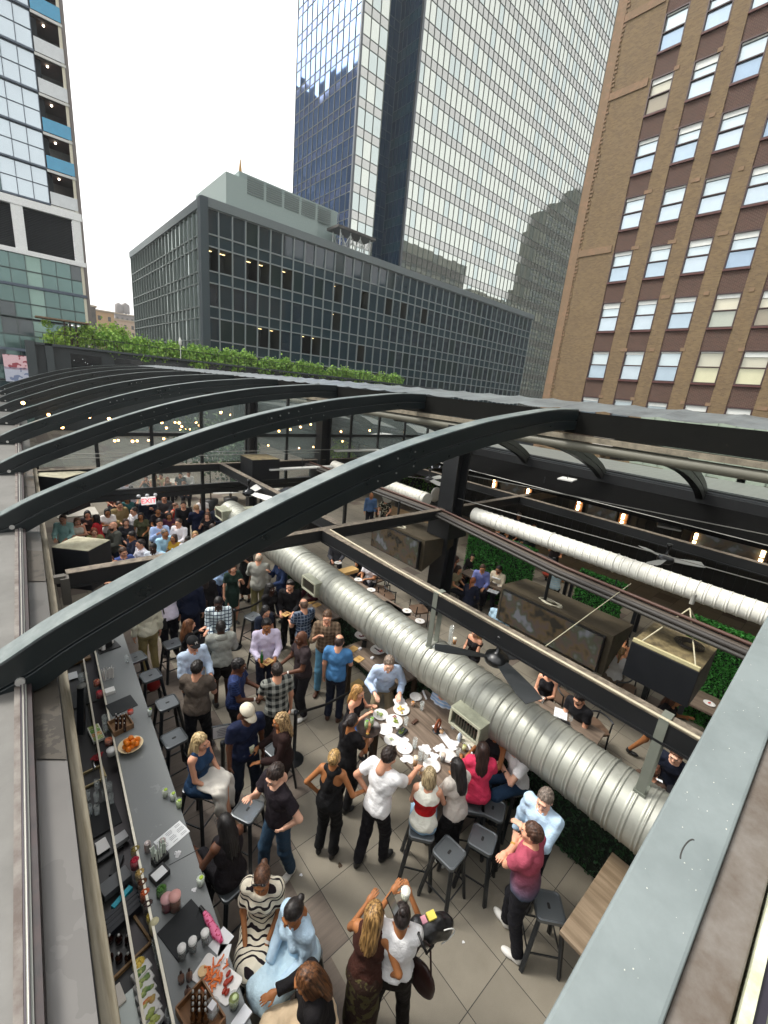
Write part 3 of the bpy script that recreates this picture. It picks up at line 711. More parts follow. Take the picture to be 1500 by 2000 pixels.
# tall mirrored tower
T_=thing('glass_tower','tall mirrored glass office tower with a dark vertical recess','office tower',(57,66,-34))
tg=[mat('ccd1c8',.012,metal=1,var=.06,vs=.12),mat('b4b5b0',.06,metal=1.,var=.05,vs=.2),mat('bcc6c2',.012,metal=1,var=.07,vs=.12),mat('0c2c40',.06,var=.35,vs=.1,spec=1.),mat('7f9cc8',.03,metal=1,var=.25,vs=.06),mat('7688b0',.06,metal=.9,var=.1,vs=.2)]
tm=mat('5e645f',.5,metal=.2,var=.05)
F1=floors(10,104,3.9,2.6)
sk=lambda u,z: False
curtain(T_,'y',66,57.5,128,floors(0,128,4.2,2.75),1.4,tg,tm,.07,.10,.0016,100,-1,pick=lambda mi,i,zi:(1 if mi==1 else _r.choice((0,0,2))))
curtain(T_,'y',68,47.1,52.2,F1,1.65,tg,tm,.07,.10,.003,0,-1,pick=lambda mi,i,zi:(1 if mi==1 else _r.choice((0,2))))
curtain(T_,'x',47.1,68,88.2,F1,1.65,tg,tm,.07,.10,.012,0,-1,pick=lambda mi,i,zi:(5 if mi==1 else 4))
dk=mat('10344e',.2,var=.3,vs=.15,spec=.4)
curtain(T_,'y',71.7,52.2,57.5,F1,1.3,[dk,dk],mat('274a5c',.5),.08,.1,.0,0,-1)
curtain(T_,'x',57.5,66,71.7,floors(10,122,4.2,2.75),1.1,[dk,mat('1e4454',.2,var=.2)],mat('2c5062',.5),.06,.12,.004,0,-1)
curtain(T_,'x',52.2,68,71.7,F1,2.,[dk,dk],mat('274a5c',.5),.06,.1,.0,0,1)
m=MB(); m.box((57.4,65.9,63),(.45,.45,126)); m.box((47.0,67.9,55),(.4,.4,92)); put('corner_trim',m,mat('575c60',.4,metal=.5),T_,True)
m=MB(); m.box((91,79,45),(66,25,164)); m.box((50.1,79.8,40),(5.2,15.6,128)); put('core',m,mat('2a3034',.8),T_,True)
# brick building on the right
B_=thing('brick_building','tan brick office building with maroon spandrels and sash windows','brick building',(34,0,-34))
XB=34.; yk=34.; piers=MB(); span=MB(); stone=MB()
bA=mat('7a684a',.9,kind='brickA',c2='504232',var=.15,vs=1.2,bump=.5); bB=mat('4a302e',.9,kind='brickA',c2='332222',var=.2,vs=2,bump=.5); bS=mat('7c664e',.85,kind='stain',c2='846a52',p=2.,var=.15,bump=.2)
cols=[.465,.395,.329,.262,.196,.130,.064,-.002,-.068,-.134]; ww=.0400*yk
zrow=[6+(.128-.0975*3+.0975*k)*yk for k in range(0,13)]; hw=2.0
edges=[19.05]
for c_ in cols: edges+=[c_*yk,c_*yk-ww]
edges.append(-9)
for i in range(0,len(edges)-1,2):
    a,b=edges[i],edges[i+1]; piers.box((XB+.3,(a+b)/2,20),(.9,a-b,108))
piers.box((XB+8,5,20),(14.5,28,108)) ; put('wall',piers,bA,B_,True)
for i,c_ in enumerate(cols):
    y=c_*yk-ww/2
    for k,z in enumerate(zrow):
        zt=z; z0=zt-hw; zn=zrow[k+1]-hw if k+1<len(zrow) else z+5
        if i<=6 and k>0: q_=MB(); q_.box((XB+.2,y,(zt+zn)/2),(.6,ww,zn-zt)); put('spandrel',q_,bB,B_,True)
        else: span.box((XB+.2,y,(zt+zn)/2),(.6,ww,zn-zt))
        if (k<2 or i>6): continue
        wf=MB(); D=XB-.02; s=.07
        for (yy,zz,dy,dz) in ((y,zt-s/2,ww,s),(y,z0+s/2,ww,s),(y-ww/2+s/2,(zt+z0)/2,s,hw-2*s),(y+ww/2-s/2,(zt+z0)/2,s,hw-2*s),(y,(zt+z0)/2,ww-2*s,.06)): wf.box((D,yy,zz),(.28,dy,dz))
        w=put('window',wf,mat('3a2220',.5,var=.1),B_,True)
        up=MB(); quad_pane(up,'x',D+.03,y-ww/2+s,y+ww/2-s,(zt+z0)/2+.03,zt-s,.004)
        blue=_r.random()<.92 and (k>4 or i<3)
        bc_='bccace' if blue else _r.choice(('b9b7a4','8f8f80','c8c4ae'))
        put('upper_sash',up,mat(bc_,.08,var=.1,vs=.8,metal=.45 if blue else .2,spec=.9),w,True)
        lo=MB(); quad_pane(lo,'x',D-.02,y-ww/2+s,y+ww/2-s,z0+s,(zt+z0)/2-.03,.006)
        lc=_r.choice(('92a6b8','a2b4c0','b2c0c8')) if blue else _r.choice(('a3a99c','8b8370','c8c6a4','7c6a50'))
        put('lower_sash',lo,mat(lc,.05,var=.12,vs=1.5,metal=.6 if blue else .3,spec=1.),w,True)
        bl=MB(); bh=_r.uniform(.1,.5)*hw*.4; bl.box((D-.045,y,zt-s-bh/2),(.012,ww-2*s-.05,bh)); put('blind',bl,mat('d6d9d4',.6),w,True)
        si=MB(); si.box((XB-.12,y,z0-.05),(.2,ww-.02,.09)); put('sill',si,mat('54302c',.7),w,True)
tag(put('spandrel',span,bB,B_,True),kind='stuff')
for z,yy in ((AX(1120,500,XB).z,16.0),(AX(1200,190,XB).z,16.0),(AX(1260,20,XB).z,16.0)): stone.box((XB-.175,(18.44+yy)/2,z),(.06,18.44-yy,.45))
stone.box((XB-.17,18.78,20),(.06,.62,107))
for k in range(400): stone.box((XB-.168,18.42,-30+k*.25),(.05,random.uniform(.05,.35),.12))
for c_ in cols[1:]:
    for k in range(1,len(zrow)): stone.box((XB-.163,c_*yk+random.choice((.12,.95,.5)),zrow[k]+.05),(.03,random.choice((.25,.3,.5)),.22))
put('stone_band',stone,bS,B_,True)
# left residential tower
L_=thing('residential_tower','pale glass residential tower with stacked corner balconies and blue balcony glass','apartment tower',(0,63,-34))
YL=63.; zm1=6+.233*YL; lg=[mat('56688f',.04,metal=.85,var=.25,vs=.12),mat('c8d4da',.08,metal=.6,var=.1,vs=.2),mat('5c7874',.05,metal=.5,var=.35,vs=.25,spec=1.),mat('8ca89e',.12,metal=.3,var=.1),mat('35474b',.06,var=.4,vs=.3,spec=1.)]
zu=[];z=zm1+.5
while z<60: zu+=[(z+.18,z+1.75,0),(z+1.75,z+3.2,0)]; z+=3.2
curtain(L_,'y',YL,-32,5.5,zu,1.25,lg,mat('55606c',.5),.06,.1,.006,0,-1,pick=lambda mi,i,zi:1 if i>=28 else (0 if zi>9 else (_r.choice((2,2,4,3)) if i<27 else 1)))
zl=[];z=zm1-4.6
for k in range(14): zl+=[(z-1.6,z,2),(z-3.25+.2,z-1.65,2)]; z-=3.25
curtain(L_,'y',YL,-32,8.0,zl,1.3,lg,mat('4c5a58',.5),.06,.1,.010,60,-1,pick=lambda mi,i,zi:(3 if i%6 in (3,) else _r.choice((2,2,4,2))))
m=MB()
z=zm1+.5
while z<60: m.box((-13.2,YL-.1,z+.12),(37.5,.3,.17)); z+=3.2
z=zm1-4.6
for k in range(14):
    if k%2==0: m.box((-12,YL-.1,z-3.25+.1),(40.2,.34,.28))
    z-=3.25
put('slab_edge',m,mat('566270',.5),L_,True)
m=MB(); m.box((-12,YL-.08,zm1+.1),(40.3,.5,.7)); m.box((-12,YL-.08,zm1-4.5),(40.3,.5,.45))
for i in range(8): m.box((7.75-i*5.05,YL-.05,zm1-2.2),(.95,.4,4.3))
put('white_frame',m,mat('f2f5f3',.6),L_,True)
for i in range(7):
    m=MB()
    for k in range(26): m.box((5.22-i*5.05,YL+.2,zm1-4.2+k*.16),(4.1,.12,.06),0,0)
    m.box((5.22-i*5.05,YL+.5,zm1-2.2),(4.1,.1,4.2)); put('louvre_panel',m,mat('1d2326',.6),L_,True)
m=MB(); m.box((-13,YL+10.4,10),(38,20,104)); put('core',m,mat('2a3034',.8),L_,True)
br=mat('5d4640',.7,var=.15); k=0; z=zm1+.5
while z<60:
    f=MB(); f.box((6.85,YL+1.6,z+.08),(2.7,3.4,.3)); f.box((6.85,YL-.16,z-.02),(2.6,.12,.22),0,1); b_=put('balcony',f,[mat('4a4240',.7),mat('d8dad4',.6)],L_,True)
    c=MB(); c.box((6.85,YL+1.7,z-.12),(2.5,3.1,.06)); put('soffit',c,br,b_,True)
    c=MB(); c.ball((6.6,YL+.9,z-.2),.08,6); put('downlight',c,mat('fff2d8',.4,var=0,emit=12),b_,True)
    c=MB(); c.box((6.85,YL+3.05,z+1.6),(2.5,.08,2.9)); put('back_wall',c,mat('8a8f90' if k%2 else '4b4644',.4,var=.2),b_,True)
    c=MB(); c.box((6.78,YL-.18,z+.75),(2.35,.05,1.15)); put('glass_balustrade',c,mat({0:'2f9ac4',1:'d4dadb'}[0 if k in(1,2,5,6,7) else 1],.15,var=.15,vs=2,spec=.9),b_,True)
    z+=3.2;k+=1
m=MB(); m.box((8.12,YL+1.4,35),(.22,3.4,60)); m.box((8.0,YL-.12,35),(.16,.2,60)); put('corner_fin',m,mat('7a7470',.6),L_,True)
m=MB(); m.box((7.8,YL-.06,35),(.26,.1,60)); put('corner_strip',m,mat('e3dfc9',.6),L_,True)
for i,(px,py,w) in enumerate(((130,700,1.9),(142,722,1.9))):
    p=AY(33+i*3,708+i*24,YL-.4); m=MB(); m.box(p,(2.2,.1,1.5)); solo('display_screen',('lit pink and white poster screen on the lower tower wall','lit pale patterned screen below the pink poster screen')[i],'screen',m,mat('c8a8ac' if i==0 else 'a8acb8',.5,kind='spots',c2='8a4048' if i==0 else '6a7690',p=1.5,emit=.15),p)
# far masonry buildings in the gap
for (x0,x1,yt,yy,col,lb) in ((165,186,597,200,'6e675e','dark narrow masonry block peeking beside the residential tower'),(183,222,606,230,'c9a67c','tan brick apartment house with small windows in the street gap'),(222,265,624,260,'c8b29a','pale stone apartment house with a row of small windows'),(224,262,612,330,'8c8580','distant grey rooftop block carrying two round tanks')):
    a=AY(x0,yt,yy); b=AY(x1,yt,yy); t=thing('apartment_house',lb,'apartment building',(a.x,yy,-34))
    m=MB(); m.box(((a.x+b.x)/2,yy+6,(a.z-34)/2),(b.x-a.x,12,a.z+34)); put('wall',m,mat(col,.9,var=.15,vs=.3),t,True)
    m=MB(); m.box(((a.x+b.x)/2,yy+6,a.z+.3),(b.x-a.x+.8,12.8,.6)); put('cornice',m,mat('b8a68c',.8),t,True)
    n=max(2,int((b.x-a.x)/2.6))
    for r in range(5):
        for i in range(n):
            m=MB(); m.box((a.x+(i+.5)*(b.x-a.x)/n,yy-.03,a.z-2.6-r*3.4),(1.1,.1,1.8)); put('window',m,mat('5a5650',.3,var=.2),t,True)
for i,px in enumerate((233,246)):
    p=AY(px,612,332); m=MB(); m.lathe([(2.3,0),(2.3,4.8),(0,6.4)],p,14)
    for a in range(4): m.bar((p.x+1.6*math.cos(a*1.57),p.y+1.6*math.sin(a*1.57),p.z-3),(p.x+1.6*math.cos(a*1.57),p.y+1.6*math.sin(a*1.57),p.z),.4,.4)
    solo('water_tank',('left round rooftop water tank on the far grey block','right round rooftop water tank on the far grey block')[i],'water tank',m,mat('8a8480',.9),(p.x,p.y,p.z-3))
# buildings across the street behind the viewer, seen mirrored in the glass
def mir(px0,px1,pyt,lb,col,yv=182.,dep=14,c2='2a2c2a'):
    a=AY(px0,pyt,yv); b=AY(px1,pyt,yv); y=122-yv; t=thing('street_building',lb,'building',(a.x,y,-34))
    m=MB(); m.box(((a.x+b.x)/2,y-dep/2,(a.z-34)/2),(b.x-a.x,dep,a.z+34)); put('wall',m,mat(col,.85,var=.2,vs=.2),t,True)
    m=MB(); z=-10
    while z<a.z-3: m.box(((a.x+b.x)/2,y+.06,z),(b.x-a.x-1,.14,1.9)); z+=3.8
    put('window_band',m,mat(c2,.2,var=.4,vs=.3,spec=.8),t,True); return t
mir(410,792,470,'grey street building behind the viewer mirrored low in the dark block','4c5250',170.)
mir(792,945,452,'broad grey street building mirrored in the foot of the glass tower','595a56')
mir(945,1092,560,'lower grey street building mirrored beside the stepped one','5f605a')
for i,(x0,x1,yt) in enumerate(((1048,1066,560),(1066,1082,505),(1082,1096,440),(1096,1128,402),(1128,1160,385),(1160,1230,360))): mir(x0,x1,yt,'step %s of the dark setback tower mirrored in the glass at right'%('one','two','three','four','five','six')[i],'53554f',184.+i*.2)
m=MB(); a=AX(578,110,138); b=AX(690,125,138); yc=(a.y+b.y)/2; m.box((-52,yc,(b.z-34)/2),(16,abs(a.y-b.y),b.z+34)); m.box((-50,a.y+14,(a.z-44)/2),(12,28,a.z+24),0,0); t=thing('street_building','blue glass street block left of the hall, mirrored in the tower side','building',(-48,20,-34)); put('wall',m,mat('4a5560',.5,var=.3,vs=.2),t,True)
m=MB()
for k in range(14): m.box((-43.9,yc,-20+k*11),(.14,abs(a.y-b.y)-4,5.5))
put('window_band',m,mat('2a4058',.1,var=.4,vs=.3,spec=.9),t,True)
# ---------------- the hall: floor, roof, walls ----------------
f=MB(); f.add([(-.6,-4,0),(19,-4,0),(19,46,0),(-.6,46,0)],[(0,1,2,3)]); struct('floor',f,mat('8b8578',.6,kind='tile',c2='70695d',var=.1,vs=.8,bump=.35,spec=.35))
m=MB(); m.box((9,20,-.4),(30,60,.6)); struct('terrace_slab',m,mat('3a3a38',.9))
mRT=mat('727a78',.42,kind='grimy',c2='4f5a5a',p=2.2,var=.12,vs=5,spec=.5)  # rib-top colour, lightened to imitate sky light on the upper faces
m=MB(); m.box((10,-3.4,4.2),(17,.5,9)); t=thing('shade_wall','unseen dark terrace wall added behind the viewer to shade the near floor','building',(10,-3.4,-.3)); put('wall',m,mat('4a4844',.8),t,True)  # unseen wall, added behind the camera to darken the near floor
# ridge
XR=8.8
rt=thing('ridge_roof','grey corrugated metal ridge roof with dark gutter beam running the length of the hall','roof',(XR,0,3))
m=MB(); n=300
for y0 in (-3.,):
    V=[];Fc=[]
    for i in range(n+1):
        y=-4+i*47.5/n; k=i%6; h=.035 if k in(0,) else (.012 if k in (1,5) else 0)
        for x,z in ((XR-.02,5.97),(XR+.7,6.08),(XR+1.45,6.17)): V.append((x,y,z+h))
    for i in range(n):
        for j in range(2): a=i*3+j; Fc.append((a,a+1,a+4,a+3))
    m.add(V,Fc)
put('corrugated_sheet',m,mat('7f8688',.42,metal=.45,kind='grimy',c2='64696a',p=1.2,var=.1,bump=.2),rt,True)
m=MB(); m.box((XR+.02,19.7,5.73),(.05,47.4,.44)); put('fascia',m,mat('0b0c0b',.8,kind='marks',c2='201f1a',p=1.1,var=.15,spec=.12),rt,True)
m=MB(); m.box((XR+.05,19.7,5.44),(.42,47.4,.10)); put('flange',m,mat('8a8270',.7,kind='grimy',c2='655e50',p=4.,var=.1),rt,True)
m=MB(); m.tube([(XR-.05,-4,5.27),(XR-.05,43.4,5.27)],.10,14); put('drain_pipe',m,mat('69685c',.55,var=.15,vs=2),rt,True)
m=MB(); m.box((XR+.75,19.7,5.75),(1.3,47,.25)); put('deck',m,mBlk,rt,True)
# arched ribs
prof=[(-.50,3.46),(-.22,3.62),(.14,3.82),(1.0,4.2),(1.95,4.6),(2.9,4.95),(3.85,5.24),(4.8,5.47),(5.8,5.67),(6.9,5.83),(7.9,5.95),(8.78,5.99)]
def rib(Y,pts,w=.25,d=.40,taper=True):
    V=[];n=len(pts); m=MB()
    for i,(x,z) in enumerate(pts):
        a=pts[max(i-1,0)];b=pts[min(i+1,n-1)]; t=Vector((b[0]-a[0],0,b[1]-a[1])).normalized(); nn=Vector((t.z,0,-t.x)); 
        if nn.z>0: nn=-nn
        dd=d
        if taper: dd=d*(.7,.85,.95,1,1)[min(i,4)]
        top=Vector((x,0,z)); 
        for yy,q in ((-w/2,0),(w/2,0),(w/2,.5),(w/2-.035,.5),(w/2-.035,.56),(w/2,.56),(w/2,1),(-w/2,1),(-w/2,.56),(-w/2+.035,.56),(-w/2+.035,.5),(-w/2,.5)):
            p=top+nn*dd*q; V.append((p.x,Y+yy,p.z))
    k=12;Fc=[]
    for i in range(n-1):
        for j in range(k): Fc.append((i*k+j,i*k+(j+1)%k,(i+1)*k+(j+1)%k,(i+1)*k+j))
    Fc.append(tuple(range(k))[::-1]); Fc.append(tuple(range((n-1)*k,n*k))); m.add(V,Fc)
    for i,f_ in enumerate(m.f):
        pass
    return m
ordn=['nearest','second','third','fourth','fifth','sixth','seventh','eighth','ninth','tenth']
def refine(p,n=3):
    out=[]
    for i in range(len(p)-1):
        for k in range(n):
            t=k/n; p0=p[max(i-1,0)];p1=p[i];p2=p[i+1];p3=p[min(i+2,len(p)-1)]
            out.append(tuple(.5*((2*p1[j])+(-p0[j]+p2[j])*t+(2*p0[j]-5*p1[j]+4*p2[j]-p3[j])*t*t+(-p0[j]+3*p1[j]-3*p2[j]+p3[j])*t**3) for j in (0,1)))
    return out+[p[-1]]
pr2=refine(prof)
for i,Y in enumerate((4.22,8.57,12.92,17.4,22.2,27.4,32.8,38.2,43.6)):
    t=thing('roof_rib','dark green arched roof rib, %s from the viewer'%ordn[i],'roof rib',(-.2,Y,3.4),0,'arched ribs of the open roof')
    put('beam',rib(Y,pr2),mRib,t,True,bev=.012)
    V=[]
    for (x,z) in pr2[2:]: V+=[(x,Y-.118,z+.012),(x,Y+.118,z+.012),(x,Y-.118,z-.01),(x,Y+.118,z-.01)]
    m=MB(); m.add(V,[f for q in range(len(pr2)-3) for f in ((4*q,4*q+1,4*q+5,4*q+4),(4*q+2,4*q+6,4*q+7,4*q+3),(4*q,4*q+4,4*q+6,4*q+2),(4*q+1,4*q+3,4*q+7,4*q+5))]); put('skylit_top_strip',m,mRT,t,True)  # thin pale strip: sky light painted onto the top of each rib
    m=MB(); m.tube([(-.2,Y-.125,3.38),(-.2,Y-.15,3.38)],.035,10); put('bolt',m,mat('c8c8c4',.35,metal=.6),t,True)
    if i<4:
        a0={0:17,1:21,2:14,3:19}[i]; put('splice_plate',rib(Y,pr2[a0:a0+3],.262,.41,False),mRib,t,True)
        for q in (pr2[a0],pr2[a0+1],pr2[a0+2]):
            for dz_ in (.1,.3): m=MB(); m.tube([(q[0],Y-.131,q[1]-dz_),(q[0],Y-.139,q[1]-dz_)],.013,8); put('rivet',m,mat('8a8c88',.4,metal=.6),t,True)
    if i in(1,3,4):
        for k in range(3): 
            q=pr2[19 if i!=3 else 14]; m=MB(); m.tube([(q[0]+.2*k,Y-.125,q[1]-.12+.06*k),(q[0]+.2*k,Y-.135,q[1]-.12+.06*k)],.016,8); put('rivet',m,mat('a8aaa6',.4,metal=.6),t,True)
# right-hand ribs down to the far rail
for i,(Y,e) in enumerate(((3.3,1),(6.6,1),(9.9,1),(13.2,1),(17.,1),(21.,1))):
    pp=refine([(XR+.3,5.5),(11.5,5.35),(13.8,5.02),(15.6,4.55),(16.7,4.15),(17.25,3.85)])
    t=thing('roof_rib','short curved rib on the far side of the ridge, %s along the far rail'%ordn[i],'roof rib',(17.2,Y,3.8),0,'ribs beyond the ridge')
    put('beam',rib(Y,pp,.22,.4,False),mat('24241f',.4,var=.1),t,True)
# near girder right under the viewer (parallel to the ribs)
e0=AY(1060,2000,.12); e1=AY(1500,1200,.12)
def topz(x): return None
q0=G(1060,2000,4.83); q1=G(1500,1200,5.07); q2=G(1265,2000,4.83); q3=G(1480,1480,5.07); q4=G(1410,1800,4.9)
dr=(q1-q0).normalized(); a=q0-dr*1.2; b=q1+dr*6
t=thing('near_girder','broad grey painted steel girder close to the viewer at lower right','girder',(a.x,a.y,a.z-.3))
w=.155; ny=Vector((0,-1,0))
m=MB(); m.bar(a+ny*w/2+Vector((0,0,-.11)),b+ny*w/2+Vector((0,0,-.11)),w,.22); put('beam',m,mat('757e7e',.5,kind='grimy',c2='6c7575',p=3.,var=.1,vs=3,bump=.3,spec=.4),t,True,bev=.008)
m=MB(); m.bar(a+ny*(w+.045)+Vector((0,0,-.07)),b+ny*(w+.045)+Vector((0,0,-.07)),.088,.10); put('lower_flange',m,mat('6a655f',.6,kind='grimy',c2='53493f',p=5.,var=.1,bump=.3),t,True,bev=.004)
m=MB(); m.bar(a+ny*(w+.105)+Vector((0,0,-.05)),b+ny*(w+.105)+Vector((0,0,-.05)),.02,.1); put('white_edge',m,mat('c9ccb4',.6,kind='grimy',c2='a3a78c',p=8.,var=.1),t,True)
m=MB(); m.bar(a+ny*(w+.125)+Vector((0,0,-.055)),b+ny*(w+.125)+Vector((0,0,-.055)),.018,.09); put('gasket',m,mat('201c28',.5),t,True)
m=MB(); m.bar(a+ny*(w+.26)+Vector((0,0,-.06)),b+ny*(w+.26)+Vector((0,0,-.06)),.25,.02); put('glazing_strip',m,mat('8c9478',.25,kind='grimy',c2='6a6f54',p=6.,var=.2,spec=.7),t,True)
sc=G(1345,1665,4.98); m=MB(); pts=[sc+Vector((.045*math.cos(x),.012*math.sin(x*.9),.004)) for x in np.linspace(0,2.6,12)]; m.tube(pts,.0018,5); put('scratch',m,mat('3a3a38',.8),t,True)
m=MB()
for k in range(70):
    u=random.random(); p=q0+(q1-q0)*u+ny*w*random.uniform(.08,.92); s=random.uniform(.0006,.0022); m.ball((p.x,p.y,p.z+.0003),(s*random.uniform(1,2),s,.0006),6,0,None,4)
tag(put('dirt_speck',m,mat('b8b8ae',.8),t,True),kind='stuff')
# left parapet, rails, wood beam
lf=thing('side_parapet','grey membrane roof edge with gutter beside the bar','parapet',(-.2,0,3.3))
def strip(nm,x20,x10,z,mt,z2=None,th=.05):
    """strip running away from the viewer, from its two edges"""
    m=MB(); V=[]
    for x2,x1 in zip(x20,x10):
        p=G(x2,2000,z); q=G(x1,1000,z); d=(q-p)/(q.y-p.y); V+=[p-d*3.5,p+d*41]
    V=[Vector((v.x,v.y,v.z+h)) for h in (0,-th) for v in V]
    m.add(V,[(0,2,3,1),(4,5,7,6),(0,4,6,2),(1,3,7,5),(0,1,5,4),(2,6,7,3)]); return put(nm,m,mt,lf,True)
strip('membrane',(-900,25),(-330,29),3.3,mat('666561',.6,kind='grimy',c2='585753',p=.9,var=.12,bump=.25))
strip('kerb',(25,46),(29,35),3.34,mat('75706a',.7,kind='grimy',c2='524842',p=4.,var=.15,bump=.4),th=.1)
strip('sliding_track',(47,51),(35.5,37),3.36,mat('2c222c',.5)); strip('sliding_track',(51,57),(37,39.5),3.35,mat('a8a89e',.4,metal=.3)); strip('sliding_track',(57,60),(39.5,41),3.36,mat('2c222c',.5)); strip('sliding_track',(60,67),(41,43),3.34,mat('8e918a',.5)); strip('sliding_track',(67,87),(43,48),3.33,mat('2e2020',.6,kind='grimy',c2='1e1a1c',p=8.),th=.2)
strip('gutter_bed',(87,192),(48,74),3.2,mat('585653',.32,kind='stain',c2='504e4b',p=.8,var=.06,spec=.4))
for k,(ya,yb) in enumerate(((1298,1480),(1075,1130),(950,975))):
    V=[];n=14
    for j in range(n):
        y=ya+(yb-ya)*j/(n-1); f=(2000-y)/1000; xl=87+(48-87)*f; xr=192+(74-192)*f; jj=(random.uniform(-6,6) if j in(0,n-1) else 0)
        V+=[G(xl,y+jj,3.212),G(xr,y+jj*.5+2,3.212)]
    m=MB(); m.add(V,[(2*j,2*j+1,2*j+3,2*j+2) for j in range(n-1)]); put('damp_patch',m,mat('3d3830',.75,kind='stain',c2='2c2822',p=6.,var=.2),lf,True)
wr_=thing('timber_rail','weathered grey timber rail running above the bar','rail',(.05,0,3.0))
a=G(216,2000,3.02); b=G(80,1000,3.02); d=(b-a).normalized()
m=MB(); m.bar(a-d*1.5,b+d*6,.075,.13); m.bar(a-d*1.5+Vector((-.062,0,-.03)),b+d*6+Vector((-.062,0,-.03)),.035,.09); put('plank',m,mat('7d7768',.8,kind='wood',c2='57503f',p=1.3,var=.2,bump=.4),wr_,True,bev=.006)
for k,y in enumerate((6.9,14.2,21)):
    m=MB(); m.box((.16,y,3.03),(.3,.1,.1)); m.box((.30,y,2.85),(.1,.18,.4)); put('bracket',m,mat('4d4a44',.7),wr_,True)
m=MB(); m.box((-.32,20,1.6),(.14,50,3.15)); t=thing('bar_side_wall','dark wall behind the bar under the parapet','wall',(-.32,0,0)); put('wall',m,mat('2c2b2a',.8,var=.15),t,True)
# structural steel frame inside
fr=mBeam
def beamthing(lb,a,b,w,h,mt=None,nm='steel_beam'):
    m=MB(); m.bar(a,b,w,h); m2=MB(); a=Vector(a);b=Vector(b); m2.bar(a-Vector((0,0,h/2-.004)),b-Vector((0,0,h/2-.004)),w*1.25,.03)
    t=thing(nm,lb,'beam',(a.x,a.y,a.z)); put('web',m,mBlk if mt is None else mt,t,True); 
    m3=MB(); m3.bar(a+Vector((0,0,h/2+.006)),b+Vector((0,0,h/2+.006)),w*1.12,.012); put('top_flange',m3,fr,t,True); put('lower_flange',m2,mBlk,t,True)
beamthing('long grimy steel beam above the round duct, running away from the viewer',(4.72,-1,2.94),(4.72,7.0,2.94),.15,.24)
beamthing('far length of steel beam in line with the duct beyond the first cross beam',(5.2,7.12,2.94),(5.25,14.3,2.94),.15,.24)
beamthing('cross beam meeting the black column nearest the viewer',(.33,7.05,2.94),(17.2,7.25,2.94),.15,.22)
beamthing('cross beam along the far glass wall above the exit door',(.3,14.35,2.94),(17.2,14.5,2.94),.16,.22)
beamthing('pale edged beam in front of the right-hand bar',(12.45,-2,2.94),(12.45,14.3,2.94),.16,.24)
m=MB(); m.tube([(4.64,-1,3.085),(4.66,3,3.09),(4.68,4.6,3.085),(4.78,6.9,3.09)],.018,7); solo('conduit','pale conduit clipped along the top of the long beam','conduit',m,mat('aca48c',.5),(4.64,-1,3.07))
m=MB(); m.tube([G(1066,1262,3.08),G(1232,1140,2.98)],.007,5); solo('guy_wire','thin pale guy wire from the long beam to the pipe bundle','wire',m,mat('a8a48c',.5),tuple(AX(1065,1250,4.72)))
def column(x,y,lb,z1=5.3,s=.5):
    t=thing('steel_column',lb,'column',(x,y,0)); m=MB(); m.box((x-s/2+.03,y,z1/2),(.06,s,z1)); m.box((x+s/2-.03,y,z1/2),(.06,s,z1)); m.box((x,y,z1/2),(s-.12,.08,z1)); put('shaft',m,mat('1a1c1e',.4,var=.15),t,True)
    m=MB(); m.box((x,y,.03),(s+.2,s+.2,.06)); put('base_plate',m,mBlk,t,True); m=MB(); m.box((x,y,2.55),(s+.3,s+.25,.5)); put('junction_box',m,mBlk,t,True)
column(8.85,7.1,'black steel column at the middle of the hall, nearest the viewer')
column(9.35,14.4,'black steel column against the far glass wall',5.3,.45)
column(6.4,14.5,'thin dark column left of the far wall centre',5.2,.3)
column(8.8,21.8,'black steel column beyond the far glass wall',5.3,.45)
# pipe and cable bundle along the column line
t=thing('pipe_bundle','bundle of dark pipes and cables running along the middle of the hall','pipes',(8.3,0,2.9))
for k,(dx,dz,r,c) in enumerate(((0,0,.07,'3b3228'),(.12,.03,.05,'1c1a18'),(-.12,.02,.05,'2a2622'),(.05,.1,.03,'4a3026'),(-.2,-.03,.035,'2c2a26'),(.2,-.02,.03,'3c3a34'))):
    m=MB(); m.tube([(7.4+dx,-1,2.95+dz),(7.8+dx,3.3,2.92+dz),(8.45+dx,7,2.95+dz),(8.5+dx,14,2.95+dz)],r,8); put('pipe' if k else 'conduit',m,mat(c,.6),t,True)
for k in range(4):
    m=MB(); pts=[(7.5+.9*u+.08*math.sin(9*u+k),.3+5*u,2.93+.07*math.sin(14*u+2*k)-.02*k) for u in np.linspace(0,1,24)]; m.tube(pts,.014,5); put('cable',m,mat('181614',.6),t,True)
# ducts
def duct(lb,a,b,r,col,rings,c2,nm='spiral_duct',parts=()):
    t=thing(nm,lb,'duct',a); a=Vector(a);b=Vector(b); L=(b-a).length; pts=[];rs=[]; n=int(L/rings); sm=6
    for i in range(n):
        s0=i*rings
        for u,rr in ((0,0),(.12,0),(.16,.006),(.20,.006),(.24,0),(.30,0),(.80,0),(.84,0),(.87,.008),(.92,.012),(.97,.008)): pts.append(a+(b-a)*((s0+u*rings)/L)); rs.append(r+rr*(1 if i%9 else 1.9))
    m=MB(); m.tube(pts,rs,30); put('pipe',m,mat(col,.45,metal=.5 if nm!='white_duct' else 0.,kind='galv',c2=c2,p=7.,var=.22,vs=1.6,bump=.12,bs=6),t,True); return t
d1=duct('large round galvanised spiral duct above the hedge planter',(4.76,-.6,1.77),(4.86,12.6,1.86),.366,'9fa198',.155,'b2b3aa')
def strap(px,py,lb,y):
    m=MB(); m.box((4.72,y,2.75),(.22,.10,.7)); m.box((4.86,y-.0,2.42),(.012,.09,.34)); m.box((4.6,y,2.55),(.02,.09,.7)); return m
